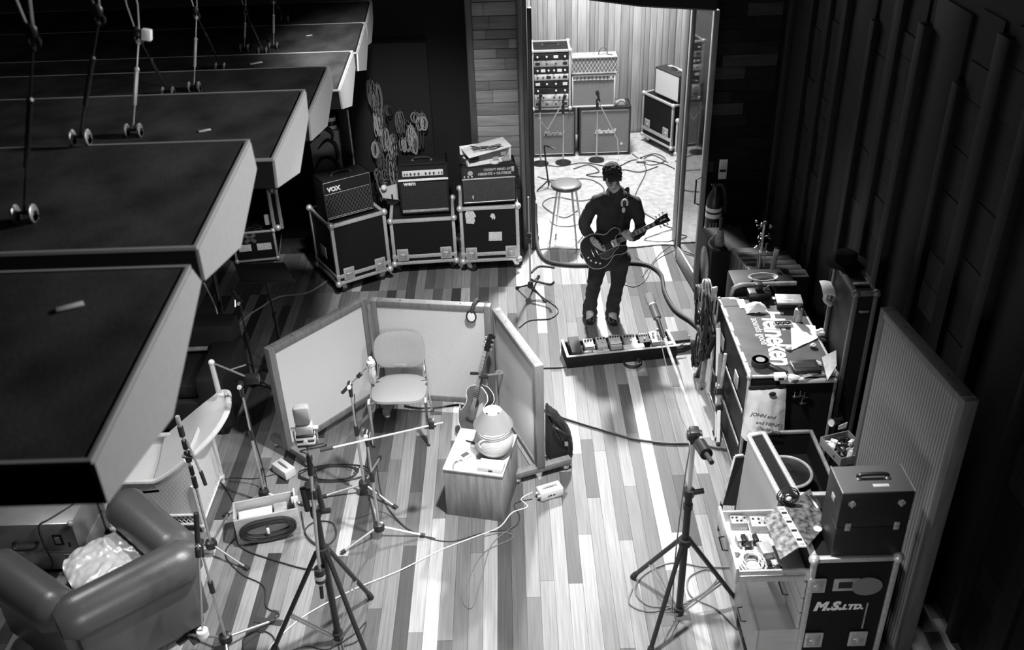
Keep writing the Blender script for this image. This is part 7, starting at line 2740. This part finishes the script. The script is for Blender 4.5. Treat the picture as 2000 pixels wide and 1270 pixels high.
# crumpled silver cover on the seat
FOIL = mat('silver_cloth', .6, .3, .1, bump=(9, .5))
t = thing('silver_cushion', 'shiny crumpled silver cushion on the seat of the leather armchair', 'cushion', mtx @ V((W_ / 2, D_ / 2, .46)))
b = cushion(W_ - .04, D_ * .95, .05, mtx @ M.Translation((W_ / 2, D_ / 2 + .05, .475)), .03, n=36)
b.w = True
for v in b.bm.verts:
    p = v.co
    f_ = abs(mn.noise(V((p.x * 7 + 2 * mn.noise(p * 4), p.y * 7, 1)))) + .5 * abs(mn.noise(V((p.x * 15, p.y * 15 + 3, 4))))
    v.co.z += .05 * f_ - .012
b.build('cover', FOIL, t, smooth=60)

# metal flight case
t = thing('metal_case', 'scuffed metal transport case with catches, left edge below the nearest panel', 'case', (-3.95, 5.08, 0))
w, d, h = .76, .42, .44
MET = mat('case_metal', .42, .35, .6, noise=(7, .15), bump=(12, .1))
for nm, z0, z1 in (('lower_body', .03, .2), ('lid', .205, .03 + h)):
    B(False).box(0, w, 0, d, z0, z1, .008).build(nm, MET, t)
B(False).box(-.003, w + .003, -.003, d + .003, .195, .21, .002).build('seam_strip', OLDMETAL, t)
B(False).box(w * .78, w * .87, -.006, .0, .27, .37, .003).build('catch', STEELDARK, t)
B(False).box(w * .80, w * .85, -.01, -.005, .29, .35, .002).build('catch_plate', SATIN, t)
B(False).box(w * .91, w * .925, -.004, 0, .25, .29).build('slot', RUBBER, t, smooth=0)
for k in range(3):
    B(False).box(w * .83, w * .96, -.006, 0, .13 + .02 * k, .14 + .02 * k, .001).build('rib', PALEMETAL, t)
B(False).tube(spline([(w * .4, -.0, .30), (w * .42, -.03, .27), (w * .6, -.03, .27), (w * .62, 0, .30)], 5), .012, 8).build('handle', PLASTIC, t)
for x in (0.01, w - .01):
    for z in (.04, .03 + h - .01):
        B(False).ball((x, .008, z), .026, 10).build('corner', OLDMETAL, t)
B(False).tube(spline([(w * .93, .2, .475), (w * .78, .05, .476), (w * .70, -.006, .46), (w * .68, -.01, .3), (w * .70, -.01, .12), (w * .66, -.012, .03)], 6), .005, 6).build('cord', CABLE, t)

# ---- wicker armchair, facing left
t = thing('wicker_chair', 'white wicker low armchair with curved back and lattice skirt, left of the screens', 'armchair', (-2.7, 5.75, 0))
X0, X1, Y0, Y1 = -3.15, -2.44, 5.47, 6.03
zs_ = .42


def patch(rows, nm, th=.022, m=WICKER):
    B().sheet(rows, th).build(nm, m, t, smooth=70)


def rimz(x):
    """side rim height along the chair: level along the seat, then climbing under the reclined headrest"""
    k = max(0.0, min(1.0, (x - (-2.72)) / .46))
    return .50 + .36 * k ** 1.3


n = 16
for y, nm in ((Y0, 'near_side'), (Y1, 'far_side')):
    rows = []
    for j in range(7):
        rows.append([V((X0 + (X1 - X0) * i / n, y, .17 + (rimz(X0 + (X1 - X0) * i / n) - .17) * j / 6)) for i in range(n + 1)])
    patch(rows, nm)
# headrest: reclined, twisting paddle rounded at the top
NE = spline([V((-2.72, 5.48, .46)), V((-2.5, 5.53, .60)), V((-2.27, 5.66, .77)), V((-2.18, 5.82, .88)), V((-2.22, 6.0, .91))], 4)
FE = spline([V((-2.80, 6.05, .46)), V((-2.62, 6.08, .60)), V((-2.45, 5.99, .78)), V((-2.34, 5.98, .87)), V((-2.27, 6.03, .905))], 4)
rows = [[p.lerp(q, i / 10) + V((0, 0, -.025 * math.sin(PI * i / 10))) for i in range(11)] for p, q in zip(NE, FE)]
patch(rows, 'headrest', .025)
edge = NE + list(reversed(FE))
RIMW = mat('wicker_rim', .66, .6, wave=(40, 'X', .6))
B().tube(spline(edge[::2], 3), .017, 8).build('back_rim', RIMW, t)
for y in (Y0, Y1):
    B().tube(spline([V((X0, y, .5))] + [V((X0 + (X1 - X0) * i / 8, y, rimz(X0 + (X1 - X0) * i / 8))) for i in range(9)], 4), .02, 8).build('arm_rim', RIMW, t)
rows = [[V((X0 + (-2.7 - X0) * i / 8, Y0 + (Y1 - Y0) * j / 6, zs_ + .012 * math.sin(PI * i / 8) * -1)) for i in range(9)] for j in range(7)]
patch(rows, 'seat')
patch([[V((X1 - .0, Y0, .17)), V((X1, Y0, .72))], [V((X1, Y1, .17)), V((X1, Y1, .72))]], 'rear_panel')
# lattice skirt
for (a, c) in ((V((X0, Y0, 0)), V((X1, Y0, 0))), (V((X1, Y0, 0)), V((X1 - .0, Y1, 0)))):
    d = (c - a)
    L = d.length
    d.normalize()
    for z in (.075, .165):
        B().cyl(a + V((0, 0, z)), c + V((0, 0, z)), .012, n=8).build('skirt_rail', RIMW, t)
    b = B()
    s = .0
    while s < L - .05:
        b.cyl(a + d * s + V((0, 0, .08)), a + d * (s + .06) + V((0, 0, .16)), .0045, n=5)
        b.cyl(a + d * (s + .06) + V((0, 0, .08)), a + d * s + V((0, 0, .16)), .0045, n=5)
        s += .034
    o = b.build('lattice', RIMW, t)
    o['kind'] = 'stuff'
for x, y in ((X0 + .02, Y0), (X1, Y0), (X0 + .02, Y1), (X1, Y1)):
    B().cyl(V((x, y, 0)), V((x, y, .45)), .02, n=10).build('leg', RIMW, t)
    B().ball(V((x, y, .06)), .03, 10).build('leg_ball', RIMW, t)

# ---- dark sofa behind
t = thing('dark_sofa', 'black upholstered sofa behind the wicker chair, mostly in shade', 'sofa', (-3.0, 6.9, 0))
for nm, a in (('base', (-4.2, -2.5, 6.62, 7.4, .08, .38)), ('seat_cushion', (-4.1, -3.36, 6.66, 7.2, .38, .52)), ('seat_cushion', (-3.35, -2.72, 6.66, 7.2, .38, .52)), ('back', (-4.2, -2.5, 7.2, 7.45, .3, .78)), ('arm', (-2.72, -2.46, 6.6, 7.35, .1, .62))):
    B().box(*a, .05).build(nm, SOFABLACK, t)
for x in (-4.1, -2.6):
    for y in (6.7, 7.35):
        B().cyl(V((x, y, 0)), V((x, y, .1)), .03, n=8).build('foot', DARKWOOD, t)
B().cyl(V((-3.3, 7.19, .55)), V((-2.75, 7.19, .56)), .022, n=8).build('piping', OLDMETAL, t)
# thin leaning strip and dark post behind the sofa end
a, c = at(398, 552, .9), at(437, 672, .35)
t = thing('leaning_rod', 'thin bent rod leaning over the dark sofa arm, pale edge', 'rod', V((c.x, c.y, .0)))
B().tube(spline([a, a.lerp(c, .5) + V((.03, 0, .05)), c, V((c.x + .06, c.y - .02, 0.01))], 6), .008, 6).build('rod', PALEMETAL, t)
B().tube([a + V((.09, .05, .05)), a.lerp(c, .6) + V((.06, .02, .02)), V((c.x + .08, c.y + .02, 0.01))], [.022, .022, .016], 8).build('post', STEELDARK, t)
